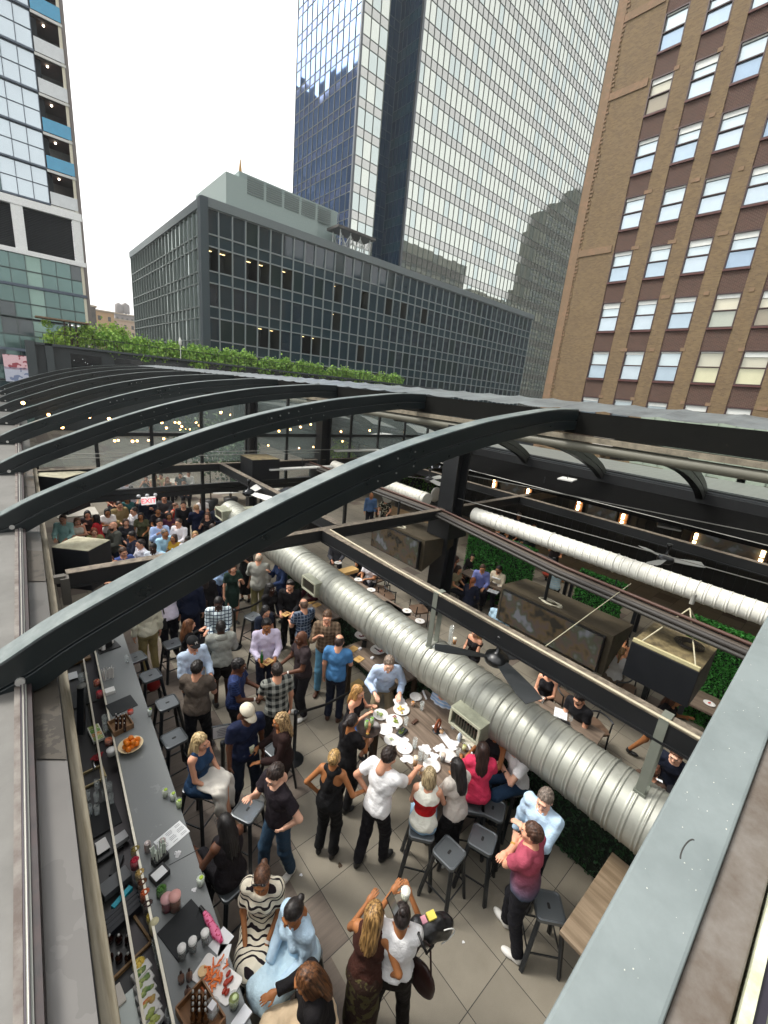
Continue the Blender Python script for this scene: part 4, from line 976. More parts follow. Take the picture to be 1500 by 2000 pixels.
for k,(y,lb) in enumerate(((.62,'x'),(3.75,'y'))):
    m=MB()
    for x in (4.635,4.805): m.box((x,y,2.60),(.012,.09,.98))
    m.box((4.72,y,3.085),(.19,.09,.012)); m.box((4.72,y,2.12),(.2,.12,.05))
    put('strap',m,mat('7b8076',.5,metal=.4,var=.2),d1,True)
def diffuser(c,s,lb):
    t=thing('duct_register',lb,'air register',c); x,y,z=c; L,D,Hh=s
    m=MB(); m.box((x,y,z+Hh/2-.015),(D,L,.03)); m.box((x,y,z-Hh/2+.015),(D,L,.03))
    for sy in (-1,1): m.box((x,y+sy*(L/2-.012),z),(D,.024,Hh-.06))
    m.box((x+D/2-.01,y,z),(.02,L-.05,Hh-.06)); put('housing',m,mat('a3a592',.5,metal=.35,kind='grimy',c2='8c8f7e',p=5.,var=.1,vs=8),t,True)
    fx=x-D/2; m=MB()
    for (yy,zz,dy,dz) in ((y,z+Hh/2-.02,L-.02,.035),(y,z-Hh/2+.02,L-.02,.035),(y-L/2+.02,z,.035,Hh-.08),(y+L/2-.02,z,.035,Hh-.08)): m.box((fx-.006,yy,zz),(.02,dy,dz))
    put('front_frame',m,mat('b3b49e',.5,var=.08),t,True)
    m=MB(); n=int((L-.08)/.045)
    for i in range(n): m.box((fx+.03,y-(L-.08)/2+.045*(i+.5),z),(.05,.012,Hh-.08),.5)
    put('louvres',m,mat('6c685c',.5,metal=.3),t,True); m=MB(); m.box((fx+.12,y,z),(.01,L-.12,Hh-.14)); put('back',m,mat('16140f',.9),t,True)
diffuser((4.37,2.60,1.70),(.52,.30,.28),'galvanised grille box on the near stretch of the large duct')
diffuser((4.50,6.95,1.88),(.54,.30,.30),'galvanised grille box on the middle of the large duct')
diffuser((4.50,12.1,2.0),(.60,.32,.30),'galvanised grille box at the far end of the large duct')
diffuser((5.15,11.6,2.05),(.60,.3,.3),'small grille box on the far side of the large duct end')
duct('slimmer white insulated duct over the right-hand bar side',(9.2,-.2,3.0),(9.2,6.6,3.0),.19,'e4e4dc',.16,'d4d2c6','white_duct')
duct('far length of white insulated duct beyond the black column',(9.2,8.3,2.95),(9.4,13.6,2.95),.2,'dcdbd2',.16,'b8b6a8','white_duct')
# tension cables
for k,(a,b,lb) in enumerate((((9.2,7,4.0),(12.3,-2,3.9),'upper steel tension cable right of the column'),((9.0,7,3.35),(10.6,-1.0,3.2),'lower steel tension cable over the white duct'),((12.4,14.3,3.5),(12.4,-2,3.5),'steel tension cable along the right beam'),((.4,14.1,3.4),(9,14.1,3.4),'thin cable across the far glass wall'),((.4,14.1,3.52),(12,14.1,3.5),'upper thin cable across the far glass wall'))):
    m=MB(); m.tube([a,b],.012,6); solo('tension_cable',lb,'cable',m,mat('9a9a94',.4,metal=.5),a)
# far glass wall at Y 14.5
gw=thing('glass_wall','tall dark framed glass wall at the far end of the hall with a door opening','glass wall',(.3,14.5,0))
def roofz(x):
    for i in range(len(prof)-1):
        if prof[i][0]<=x<=prof[i+1][0]: t=(x-prof[i][0])/(prof[i+1][0]-prof[i][0]); return prof[i][1]+t*(prof[i+1][1]-prof[i][1])-.3
    return 5.6-(x-8.8)**2*.024
xs=[.35,1.75,3.2,4.7,6.25,7.85,9.35,10.85,12.4,14.,15.6,17.2]
m=MB()
for x in xs: m.box((x,14.62,(2.2+max(3.2,roofz(x)))/2),(.09,.10,max(3.2,roofz(x))-2.2))
for x in (4.7,7.85,10.85,14.): m.box((x,14.62,1.1),(.12,.12,2.2))
for z in (2.24,2.06): m.box((8.8,14.6,z),(16.8,.14,.16))
for i in range(len(xs)-1):
    a,b=xs[i],xs[i+1]; z=4.0
    if roofz(a)>4.1: m.box(((a+b)/2,14.61,4.0),(b-a-.09,.1,.11))
    m.bar((a,14.62,roofz(a)),(b,14.62,roofz(b)),.08,.1)
put('frame',m,mat('181b1c',.5,var=.15),gw,True)
for i in range(len(xs)-1):
    a,b=xs[i]+.05,xs[i+1]-.05
    for (z0,z1) in ((2.33,2.80),(3.08,3.94),(4.06,9)):
        za,zb=min(z1,roofz(a)-.05),min(z1,roofz(b)-.05)
        if min(za,zb)-z0<.1: continue
        m=MB(); m.add([(a,14.62,z0),(b,14.62,z0),(b,14.62,zb),(a,14.62,za),(a,14.63,z0),(b,14.63,z0),(b,14.63,zb),(a,14.63,za)],[(0,1,2,3),(7,6,5,4),(0,4,5,1),(1,5,6,2),(2,6,7,3),(3,7,4,0)])
        put('glass_pane',m,mat('b8c8c4',.04,var=0,alpha=.22,spec=.9),gw,True)
m=MB(); m.box((2.3,14.5,2.52-.0),(.0001,.0001,.0001))
# exit sign
ex=AY(290,978,14.3); t=thing('exit_sign','red EXIT sign with emergency lamps above the far door','exit sign',ex)
m=MB(); m.box((0,0,0),(.40,.06,.24)); put('box',m,mat('d8d4d2',.5,emit=.4,var=0),t); tm_=textmesh('EXIT',.21,.004); tm_.transform(Matrix.Translation((0,-.036,0))@Matrix.Rotation(math.pi/2,4,'X')); put('lettering',tm_,mat('d8203a',.4,var=0,emit=.6),t)
for x in (-.27,-.03,.2):
    m=MB(); m.ball((x,-.02,.18),(.06,.07,.05),8); put('lamp_head',m,mat('c9ccce',.4),t)
# the restaurant beyond: walls, floor goes on, end wall with hedge
t=thing('far_wall','dark framed metal wall of the neighbouring roof pavilion with black panels','wall',(1.5,46,0))
a=AY(55,676,46); b=AY(780,742,46)
m=MB(); m.box(((a.x+b.x+12)/2,46.3,3.3),(b.x+12-a.x,.5,7.2)); put('wall',m,mat('2f3638',.5,var=.15,vs=.5),t,True)
m=MB(); m.box(((a.x+b.x+12)/2,45.95,6.95),(b.x+12-a.x,.5,.18)); m.box((a.x+.1,45.9,3.9),(.6,.8,6.4)); m.box((a.x+1.3,45.95,3.9),(.5,.5,6.3))
put('fascia',m,mat('3d4547',.5),t,True)
for i in range(9):
    x=a.x+2.9+i*3.2; m=MB(); m.box((x+.9,46.0,5.2),(2.2,.12,2.5)); w=put('dark_panel',m,mat('0d1214',.15,spec=.8,var=.2),t,True)
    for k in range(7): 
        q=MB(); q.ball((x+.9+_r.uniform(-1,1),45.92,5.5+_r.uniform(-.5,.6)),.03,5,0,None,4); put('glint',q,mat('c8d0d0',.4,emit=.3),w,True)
m=MB()
for i in range(60): m.box((a.x+1+i*.7,45.8,7.4),(.035,.035,.85))
m.box((a.x+21,45.8,7.82),(41,.05,.05)); solo('roof_railing','thin black railing on top of the pavilion wall','railing',m,mat('2a2e2e',.5),(a.x,45.8,7))
# foliage helper: many leaf faces
def leaves(pts,size,jit=1.):
    m=MB(); V=[];Fc=[]
    for p in pts:
        s=size*random.uniform(.6,1.4); a=Vector((random.gauss(0,1),random.gauss(0,1),random.gauss(0,.8))).normalized(); b=a.orthogonal().normalized(); b=(Matrix.Rotation(random.uniform(0,6.28),3,a)@b); c=a.cross(b)
        o=len(V); q=Vector(p); V+=[q-b*s*.5,q+c*s*.32,q+b*s*.6,q-c*s*.32]; Fc.append((o,o+1,o+2,o+3))
    m.add(V,Fc); return m
mLeaf=mat('5a8c34',.6,var=.25,vs=1.5,kind='leaf',c2='a4c85c'); mLeafD=mat('2c5a26',.7,var=.2,kind='leaf',c2='467a34'); mTree=mat('709c38',.7,var=.2,kind='leaf',c2='b0cc60')
i0=AY(197,655,46.5); i1=AY(782,738,46.5); k=0; x=i0.x; segs=[]
while x<i1.x-1: L=random.uniform(3.2,4.6); segs.append((x,min(x+L,i1.x))); x+=L
for k,(xa,xb) in enumerate(segs):
    pts=[]; hh=1.6*(1-.3*(xa-i0.x)/(i1.x-i0.x))
    for c in range(26):
        cx=random.uniform(xa,xb); cz=random.uniform(-.5,hh-.35); cy=46.6+random.uniform(-.5,.6)
        for j in range(150):
            pts.append((cx+random.gauss(0,.28),cy+random.gauss(0,.2),7.0+cz+random.gauss(0,.24)))
    t=thing('hedge_plant','leafy green climbing plant in the wall-top planter, %s from the left'%(ordn[k] if k<10 else 'number %d'%(k+1)) if k else 'leafy green climbing plant in the wall-top planter, first from the left','hedge',((xa+xb)/2,46.6,7),0,'hedge on the pavilion wall')
    put('foliage',leaves(pts,.26),mLeaf,t,True); m=MB()
    for q in range(4): m.tube([(xa+(xb-xa)*(q+.5)/4,46.6,6.9),(xa+(xb-xa)*(q+.3)/4,46.6,8.2)],.03,5)
    put('stem',m,mat('4a3c28',.9),t,True)
for k,(px,py,s,lb) in enumerate(((135,662,1.15,'light green bushy tree left of the roof pergola'),(178,655,1.1,'feathery young tree beside the hedge start'),(225,655,.8,'small tree sticking up behind the hedge'),(110,672,1.0,'low round green bush at the left end of the roof garden'))):
    p=AY(px,py,48); t=thing('garden_tree',lb,'tree',(p.x,48,7)); pts=[]
    for c in range(22):
        d=Vector((random.gauss(0,.5),random.gauss(0,.4),random.gauss(0,.45)))*s
        for j in range(90): pts.append(tuple(p+d+Vector((random.gauss(0,.22),random.gauss(0,.22),random.gauss(0,.2)))*s))
    put('crown',leaves(pts,.2),mTree,t,True); m=MB(); m.tube([(p.x,48,6.9),(p.x+.1,48,p.z)],[.09,.04],6); 
    for q in range(5): m.tube([(p.x,48,p.z-.6+q*.15),(p.x+random.uniform(-1,1)*s,48,p.z+random.uniform(0,.8)*s)],[.03,.01],5)
    put('trunk',m,mat('4a3a28',.9),t,True)
p=AY(150,655,47.5); t=thing('pergola','small timber pergola in the roof garden','pergola',(p.x,47.5,7)); m=MB()
for i in range(3): m.box((p.x-.8+.4*i,47.5,8.),(.12,.12,2.0))
put('post',m,mat('4a3a34',.8),t,True); m=MB(); m.box((p.x-.9,47.5,9.05),(3.6,1.4,.12)); put('roof_slat',m,mat('7a6450',.8),t,True)
m=MB(); p=AY(352,675,45.5); m.lathe([(.02,0),(.16,.1),(.13,.5),(.02,.75)],(p.x,45.5,p.z),8); m.tube([(p.x,45.5,p.z-1.2),(p.x,45.5,p.z)],.03,6); solo('closed_parasol','small closed white parasol in front of the hedge','parasol',m,mat('dfe2dc',.7),(p.x,45.5,p.z-1.2))
# ---------------- furniture and fittings ----------------
mSt=mat('22262a',.38,metal=.3,var=.1,spec=.6); mStTop=mat('5c6164',.32,metal=.4,var=.1,spec=.6); mWood=mat('7d6e60',.5,kind='wood',c2='54483d',p=1.,var=.1,bump=.15); mWoodL=mat('9c8468',.5,kind='wood',c2='7a6450',p=1.,var=.1)
mWhite=mat('dcdad6',.35,var=.05); mCloth=mat('d8d8da',.85,var=.08,vs=30,bump=.5,bs=30); mGreyTop=mat('6e7272',.38,kind='marks',c2='7c807f',p=5.,var=.06,vs=2,bump=.05,spec=.45)
def rrect(w,d,r=.05,n=5):
    out=[]
    for cx,cy,a0 in ((w/2-r,d/2-r,0),(-w/2+r,d/2-r,90),(-w/2+r,-d/2+r,180),(w/2-r,-d/2+r,270)):
        for k in range(n+1): a=math.radians(a0+90*k/n); out.append((cx+r*math.cos(a),cy+r*math.sin(a)))
    return out
def make_stool():
    t=thing('bar_stool','','bar stool',(0,0,0))
    m=MB(); o=rrect(.315,.315); i1=rrect(.29,.29,.045); i2=rrect(.27,.27,.04); n=len(o); V=[(x,y,.715) for x,y in o]+[(x,y,.758) for x,y in o]+[(x,y,.762) for x,y in i1]+[(x,y,.752) for x,y in i2]
    Fc=[(r*n+k,r*n+(k+1)%n,(r+1)*n+(k+1)%n,(r+1)*n+k) for r in range(3) for k in range(n)]+[tuple(range(3*n,4*n))]; m.add(V,Fc); s=put('seat',m,mStTop,t)
    m=MB(); m.prism(rrect(.06,.03,.012,4),.7525,.755); put('handle_slot',m,mat('101010',.6),s)
    for sx in (-1,1):
        for sy in (-1,1):
            m=MB(); V=[];top=(sx*.125,sy*.125); bt=(sx*.205,sy*.205)
            for (x,y),z,w in ((top,.73,.034),(bt,0,.016)):
                V+=[(x-sx*w,y-sy*.004,z),(x+sx*.012,y-sy*.004,z),(x+sx*.012,y+sy*.012,z),(x+sx*.004,y+sy*.012-0,z),(x-sx*.004+0,y-sy*w,z),(x-sx*.012,y-sy*w,z)]
            k=6; m.add(V,[(j,(j+1)%k,(j+1)%k+k,j+k) for j in range(k)]+[tuple(range(k)),tuple(range(k,2*k))[::-1]])
            m.bar((top[0],top[1],.73),(bt[0],bt[1],0),.045,.03); l=put('leg',m,mSt,t)
    m=MB(); c=.178
    for a,b in (((-c,-c),(c,-c)),((c,-c),(c,c)),((c,c),(-c,c)),((-c,c),(-c,-c))): m.bar((*a,.27),(*b,.27),.012,.02)
    put('footrest',m,mSt,t); return t
STOOL=make_stool(); _stu=[False]
def stool(pos,rz,label,group='metal bar stools'):
    if not _stu[0]: _stu[0]=True; STOOL.location=(pos[0],pos[1],0); STOOL.rotation_euler=(0,0,rz); STOOL['label']=label; STOOL['group']=group; return STOOL
    return dup(STOOL,(pos[0],pos[1],0),rz,label,group)
def make_chair():
    t=thing('dining_chair','','chair',(0,0,0)); m=MB(); m.prism(rrect(.46,.44,.08),.43,.475); put('seat',m,mat('5c4838',.6,var=.1),t,bev=.01)
    for sx in (-1,1):
        for sy,h in ((-1,.66),(1,.66)): m=MB(); m.tube([(sx*.21,sy*.19,0),(sx*.20,sy*.18,.45),(sx*.22,sy*(.17),h)],[.012,.016,.013],8); put('leg',m,mSt,t)
    m=MB(); m.tube([(.23*math.cos(a)*1.0,-.02-.24*math.sin(a)+.18,.67+.07*max(0,math.sin(a))) for a in np.linspace(-.1,math.pi+.1,16)],.016,8); put('backrest',m,mSt,t); return t
CHAIR=make_chair(); _chu=[False]
def chair(pos,rz,label,group='curved back dining chairs'):
    if not _chu[0]: _chu[0]=True; CHAIR.location=(pos[0],pos[1],0); CHAIR.rotation_euler=(0,0,rz); CHAIR['label']=label; CHAIR['group']=group; return CHAIR
    return dup(CHAIR,(pos[0],pos[1],0),rz,label,group)
for (px,py,r,lb) in ((337,1256,.1,'empty bar stool behind the cap-wearing man, nearest the crowd at the bar'),(265,1283,.2,'bar stool half hidden beside the far end of the counter'),(294,1318,.1,'empty bar stool over the red handbag'),(327,1371,.05,'empty bar stool in the middle of the row along the counter'),(340,1440,.1,'empty bar stool next to the seated blonde in blue'),(484,1579,.5,'empty bar stool beside the man in the dark tee and jeans'),
    (494,1203,.3,'empty bar stool in the middle of the crowd by the seated striped-shirt man'),(878,1663,.08,'left one of the two empty stools in front of the big table'),(943,1637,.35,'empty stool between the two others near the pink dress woman'),(1072,1768,.75,'empty stool standing by the corner table at lower right'),(963,1577,.4,'stool with slot in its seat just behind the pink dress woman'),(543,1462,.2,'round topped dark stool behind the curly blonde woman')):
    p=G(px,py,.76); stool(p,r,lb)
def table(name,lb,c,w,d,z,mt,rz=0.,legs=True,th=.045,planks=True,lh=.11):
    t=thing(name,lb,'table',(c[0],c[1],0),rz); m=MB(); m.box((0,0,z-th/2),(w,d,th)); put('table_top',m,mt,t,bev=.004)
    if legs:
        for sx in (-1,1):
            for sy in (-1,1): m=MB(); m.box((sx*(w/2-lh),sy*(d/2-lh),(z-th)/2),(.09,.09,z-th)); put('leg',m,mat('5a4632',.6,kind='wood',c2='3c2e22',p=1.5) if z>1 else mSt,t)
    else:
        m=MB(); m.box((0,0,(z-th)/2),(.1,.1,z-th)); m.box((0,0,.015),(.5,.5,.03)); put('pedestal',m,mSt,t)
    return t
table('high_table','big square timber high table covered with plates and napkins',(4.28,3.20),1.30,1.50,1.05,mWood,-.03)
table('high_table','timber high table with salad bowls tucked against the duct',(4.86,5.0),.86,1.45,1.05,mWood,.0)
table('high_table','timber high table with black caddy under the middle grille box',(5.0,7.45),.80,1.5,1.05,mWood,0)
table('high_table','small timber high table in the far crowd under the big rib',tuple(G(425,1120,1.05))[:2],.8,.8,1.05,mWood,.1)
table('corner_table','pale oak table top cut off by the grey girder at lower right',(4.15,.33),1.25,.75,1.05,mat('80705c',.5,kind='wood',c2='645542',p=1.),-.01,lh=.3)
ta=table('dining_table','long dining table of the pair in black behind the duct',(6.75,2.35),.55,1.45,.75,mWood,.08)
table('dining_table','dining table laid with plates beyond the duct and empty chair',(6.55,8.05),.75,3.6,.75,mWood,.03)
table('dining_table','small dining table end with two white plates near the steel post',tuple(G(775,1200,.75))[:2],.6,1.3,.75,mWood,.05)
pt=G(955,1130,.75); pt2=G(1035,1165,.75)
table('dining_table','long dark dining table of the party before the green hedge wall',((pt.x+pt2.x)/2-.0,(pt.y+pt2.y)/2),.8,3.0,.75,mWood,.05)
table('dining_table','small table in front of the woman with the grey top and ponytail',tuple(G(1245,1300,.75))[:2],.6,.8,.75,mWood,.1)
table('dining_table','table end with plate and red dessert at the right edge',tuple(G(1400,1380,.75))[:2],.7,1.2,.75,mWood,.1)
chair(G(755,1165,.45),-1.9,'empty brown seated chair beyond the duct near the strap'); chair(G(818,1190,.45),-1.9,'dark curved back chair beside the two white plates'); chair(G(735,1130,.45),-1.5,'black chair behind the man in the white tee'); 
# the bar counter
def gp(px,py,z): q=G(px,py,z); return (q.x,q.y)
zb=1.07
A0=G(183,1250,zb);A1=G(343,2000,zb);B0=G(235,1220,zb);B1=G(492,2000,zb); dA=(A1-A0); dB=(B1-B0)
poly=[tuple((A1+dA*.25)[:2]),tuple((B1+dB*.25)[:2]),tuple((B0-dB*.30)[:2]),tuple((A0-dA*.30)[:2])]
bt=thing('bar_counter','long bar with worn grey counter top and bright inner edge strips','bar',(B1.x,B1.y,0))
m=MB(); m.prism(poly,zb-.05,zb); put('counter_top',m,mGreyTop,bt,True,bev=.004)
a=B1+dB*.25;b=B0-dB*.3; off=Vector((-.28,0,0)); m=MB(); m.bar(a+off-Vector((0,0,.54)),b+off-Vector((0,0,.54)),.05,.95); put('front_panel',m,mat('1c1d1e',.6,kind='wood',c2='141414',p=2.),bt,True)
m=MB(); m.bar(G(395,1655,zb+.001),G(330,1690,zb+.001),.006,.004); put('joint',m,mat('2e3132',.8),bt,True)
s0=A0-dA*.3; s1=A1+dA*.25
for k,(dx,c) in enumerate(((-.012,'d8d2c0'),(-.19,'cfc8b6'))):
    m=MB(); m.bar(s1+Vector((dx,0,-.03-.1*k)),s0+Vector((dx,0,-.03-.1*k)),.022,.06); put('edge_strip',m,mat(c,.3,metal=.2,var=.1),bt,True)
m=MB(); m.bar(s1+Vector((-.10,0,-.27)),s0+Vector((-.10,0,-.27)),.17,.03); put('speed_rail',m,mat('2a2628',.35,metal=.4,var=.2,vs=5),bt,True)
wk=thing('work_station','stainless and black under-counter work station behind the bar','work station',(-.02,4,0))
m=MB(); m.bar((-.03,-.5,.40),(.28,10,.40),.40,.8); put('cabinet',m,mat('3a3a3a',.4,metal=.4,var=.2,vs=3),wk,True)
def onb(px,py,w,d,h,col,name,lb,cat,z=.81,rz=.0,rough=.5,metal=0.,kind=None,c2=None,pp=1.,bev=.003):
    p=G(px,py,z); m=MB(); m.box((0,0,h/2),(w,d,h)); return solo(name,lb,cat,m,mat(col,rough,metal=metal,kind=kind,c2=c2,p=pp,var=.1),tuple(p),None,None,bev,rz,False)
mG=mat('dde6e4',.03,var=0,alpha=.22,spec=1.); mG2=mat('dde6e4',.03,var=0,alpha=.10,spec=1.); ICE=mat('e8ecea',.1,var=0,alpha=.5)
def glass(px,py,lb,z=1.07,r=.035,h=.12,liq=None,lime=None,stem=False,foam=None,group=None,cat='glass',name='drinking_glass'):
    p=G(px,py,z); t=thing(name,lb,cat,p,0,group); m=MB()
    if stem: prof=[(.03,0),(.03,.004),(.005,.008),(.005,.07),(r*.9,.10),(r,.13),(r*.85,.17)]
    else: prof=[(0,0),(r*.85,0),(r,h),(r*.93,h),(r*.78,.01),(0,.01)]
    m.lathe(prof,(0,0,0),14); put('cup',m,mG,t)
    if liq:
        m=MB(); z0=.095 if stem else .012; m.lathe([(0,z0),(r*.8,z0),(r*.9,h*.8 if not stem else .145),(0,h*.8 if not stem else .145)],(0,0,0),12); put('drink',m,mat(liq,.15,var=.1),t)
    if foam: m=MB(); m.lathe([(r*.92,h*.8),(r*.94,h*.98),(0,h*1.0)],(0,0,0),12); put('foam',m,mat(foam,.7),t)
    if lime: m=MB(); m.lathe([(0,h*.86),(.02,h*.86),(.02,h*.9),(0,h*.9)],(.008,0,0),10); put('lime_slice',m,mat(lime,.5),t)
    return t
def jar(px,py,lb,col,z=.96,r=.052,h=.12,lid=None,c2=None,name='garnish_jar',cat='jar'):
    p=G(px,py,z); t=thing(name,lb,cat,p); m=MB(); m.lathe([(0,0),(r,0),(r,h*.9),(r*.9,h),(r*.84,h),(r*.9,h*.88),(r*.9,.006),(0,.006)],(0,0,0),14); put('glass',m,mG2,t)
    m=MB(); m.lathe([(0,.008),(r*.88,.008),(r*.88,h*.82),(0,h*.9)],(0,0,0),12); 
    for k in range(9): a=k*2.4; m.ball((r*.5*math.cos(a),r*.5*math.sin(a),h*.88),(r*.36,r*.22,r*.22),6,0,None,4)
    put('garnish',m,mat(col,.5,kind='stain',c2=c2 or col,p=60.),t)
    if lid: m=MB(); m.lathe([(r*1.02,h*.95),(r*1.04,h*1.1),(0,h*1.13)],(0,0,0),14); put('lid',m,mat(lid,.4),t)
    return t
def bottle(px,py,lb,col,z=1.07,r=.03,h=.2,cap='c8c8c4',name='bottle',cat='bottle',group=None):
    p=G(px,py,z); t=thing(name,lb,cat,p,0,group); m=MB(); m.lathe([(0,0),(r,0),(r,h*.55),(r*.4,h*.75),(r*.35,h*.95),(0,h*.95)],(0,0,0),12); put('body',m,mat(col,.12,spec=.8,var=.1),t); m=MB(); m.lathe([(r*.4,h*.93),(r*.36,h*1.05),(0,h*1.06)],(0,0,0),10); put('cap',m,mat(cap,.3,metal=.5),t); return t
# on the counter
t=thing('bar_caddy','black caddy of napkins and straws at the far end of the counter','caddy',G(210,1265,zb),.2); m=MB(); m.box((0,0,.01),(.34,.26,.02)); m.box((.02,.03,.09),(.1,.12,.16)); put('tray',m,mat('161616',.4),t)
for k,(x,y) in enumerate(((-.1,.03),(.1,.08),(-.08,-.04))): m=MB(); m.lathe([(.035,.02),(.03,.2),(0,.2)],(x,y,0),10); put('white_cup',m,mWhite,t)
glass(248,1294,'empty tumbler standing alone on the far counter',r=.035,h=.14); glass(293,1397,'short water glass with a lime wedge near the counter edge',liq='cdd4d0',lime='7a9a30')
t=thing('straw_holder','holder full of white paper straws beside the napkin box','straws',G(212,1325,zb)); 
for k in range(22): m=MB(); x,y=random.uniform(-.07,.07),random.uniform(-.04,.04); m.tube([(x,y,0),(x*1.2,y*1.2,.19)],.006,5); put('straw',m,mWhite,t)
onb(215,1352,.13,.12,.05,'e0e0dc','napkin_box','white napkin stack in a black box by the straw holder','napkins',zb)
onb(238,1378,.34,.30,.012,'1c2022','bar_mat','black rubber bar mat behind the orange bowl','mat',zb,.15,.7)
glass(256,1404,'tall stemmed glass of red cocktail by the orange bowl',stem=True,liq='c8402a',r=.045)
t=thing('bottle_crate','small timber crate of bitters bottles beside the orange bowl','crate',G(236,1420,zb),.15); m=MB(); m.box((0,0,.01),(.24,.26,.02)); 
for s in (-1,1): m.box((s*.12,0,.04),(.012,.26,.08)); m.box((0,s*.13,.04),(.24,.012,.08))
put('crate',m,mat('8a6a48',.6,kind='wood',c2='6a4c30'),t)
for k in range(9): bottle(228+(k%3)*8,1410+(k//3)*9,'small dark bitters bottle with silver top in the crate by the oranges','3a2018',z=zb+.02,r=.018,h=.14,group='bitters bottles in the crate')
t=thing('fruit_bowl','white bowl heaped with oranges on the counter','bowl',G(256,1463,zb)); m=MB(); m.lathe([(.05,0),(.10,.03),(.15,.08),(.145,.08),(.09,.035),(0,.03)],(0,0,0),20); put('bowl',m,mat('d8c8a0',.4),t)
for k in range(13):
    a=k*2.4; rr=.10*math.sqrt(k/9) if k<9 else .05; p=G(256,1463,zb); m=MB(); m.ball((0,0,.036),.036,12,0,None,8); solo('orange','ripe orange heaped in the white bowl','orange',m,mat('e07a10',.45,bump=.2,bs=300,var=.15),(p.x+rr*math.cos(a),p.y+rr*math.sin(a),zb+(.05 if k<9 else .10)),'oranges in the bowl',world=False)
for (px,py,l,lb) in ((323,1556,'c8ccb8','left of three glasses in a row on the counter, wide tumbler'),(338,1563,'cdd2c4','middle of three glasses in a row on the counter, tall and narrow'),(350,1577,'b8cc88','lime drink nearest the edge of the three glasses in a row')): glass(px,py,lb,liq=l,lime='9ab840')
def sheet(px,py,w,d,lb,z=zb+.004,rz=0.,lines=True,col='dfe2e2',name='menu_sheet',cat='menu'):
    t=thing(name,lb,cat,G(px,py,z),rz); m=MB(); m.box((0,0,0),(w,d,.002)); put('paper',m,mat(col,.6,var=.03),t)
    if lines:
        m=MB()
        for c in range(3):
            for r in range(9): 
                if (r+c)%4: m.box((-w*.33+c*w*.33,d*.38-r*d*.09,.0016),(w*.26*random.uniform(.6,1),d*.03,.001))
        put('print',m,mat('8a8c90',.7),t)
    return t
sheet(336,1634,.30,.20,'white printed menu lying flat on the middle of the counter',rz=.28)
t=thing('straw_holder','black box full of white wrapped straws beside the printed menu','straws',G(313,1682,zb),.3); m=MB(); m.box((0,0,.04),(.14,.10,.08)); put('box',m,mat('1a1a1a',.5),t)
for k in range(26): m=MB(); x,y=random.uniform(-.06,.06),random.uniform(-.04,.04); m.tube([(x,y,.02),(x*1.3,y*1.3+.02,.2)],.0065,5); put('straw',m,mat('cfd8cc',.6),t)
for px,py,lb in ((289,1662,'silver drinks can left of the wrapped straws'),(318,1656,'silver drinks can touching the corner of the printed menu')):
    m=MB(); m.lathe([(0,0),(.03,.0),(.033,.01),(.033,.11),(.028,.12),(.025,.116),(0,.116)],(0,0,0),14); solo('drinks_can',lb,'can',m,mat('b4a8a4',.3,metal=.6),tuple(G(px,py,zb)),world=False)
onb(312,1712,.15,.13,.07,'16181a','napkin_box','black napkin box with a white fold beside the herb jar','napkins',zb,.3); onb(311,1706,.12,.10,.006,'dcdedd','paper_napkin','white folded napkin lying on top of the black napkin box','napkin',zb+.072,.3)
jar(316,1748,'jar sprouting green mint beside the napkin box','4a7a2a',z=zb,h=.10,c2='2c5a1c',name='herb_jar'); jar(327,1775,'red pickle jar with clear lid near the black mat','8a1c34',z=zb,h=.14,lid='d8a8a8',name='preserve_jar'); jar(343,1775,'taller pink lidded jar of brown preserves','7a4426',z=zb,h=.17,r=.052,lid='e0a8a0',name='preserve_jar')
def crumple(px,py,s,lb,z=zb,col=None,name='paper_napkin',cat='napkin',fl=.35,big=1):
    m=MB(); n=15; V=[];Fc=[]; q=random.uniform(0,9); w=[random.uniform(2,5) for _ in range(6)]
    for i in range(n):
        for j in range(n):
            u,v=i/(n-1)*2-1,j/(n-1)*2-1; r=max(abs(u),abs(v)); k_=1+.18*math.sin(q+3*math.atan2(v,u))+.1*math.sin(q*2+7*math.atan2(v,u)); g_=math.sqrt(max(0,1-.4*(u*v)**2))
            hgt=abs(math.sin(u*w[0]+q+math.sin(v*w[1])))*.55+abs(math.sin(v*w[2]+q*2+math.sin(u*w[3]*1.3)))*.45
            V.append((u*s*k_*g_,v*s*k_*g_*.8,max(.003,s*fl*(hgt*(1.15-r)+.08*random.random()*(r<.95)))))
    Fc=[(i*n+j,(i+1)*n+j,(i+1)*n+j+1,i*n+j+1) for i in range(n-1) for j in range(n-1)]
    V+=[(v[0],v[1],0.0) for v in V]; o=n*n; Fc+=[(f[3]+o,f[2]+o,f[1]+o,f[0]+o) for f in Fc]; m.add(V,Fc,0,True)
    return solo(name,lb,cat,m,col or mCloth,tuple(G(px,py,z)),world=False,rz=random.uniform(0,3))
crumple(347,1668,.035,'small crumpled tissue on the counter below the printed menu',fl=.9); crumple(379,1738,.022,'tiny torn tissue scrap beside the lime tumbler',fl=.5)
glass(392,1728,'tumbler with a lime slice left alone near the counter edge',liq='d0d8c8',lime='a8c83c',r=.042,h=.11)
onb(362,1815,.34,.34,.012,'1d2022','bar_mat','black rubber mat with pint glasses behind the pink umbrella','mat',zb,.28,.75)
t=thing('folding_umbrella','folded pink umbrella with red hearts and black handle on the counter','umbrella',G(412,1810,zb),.12)
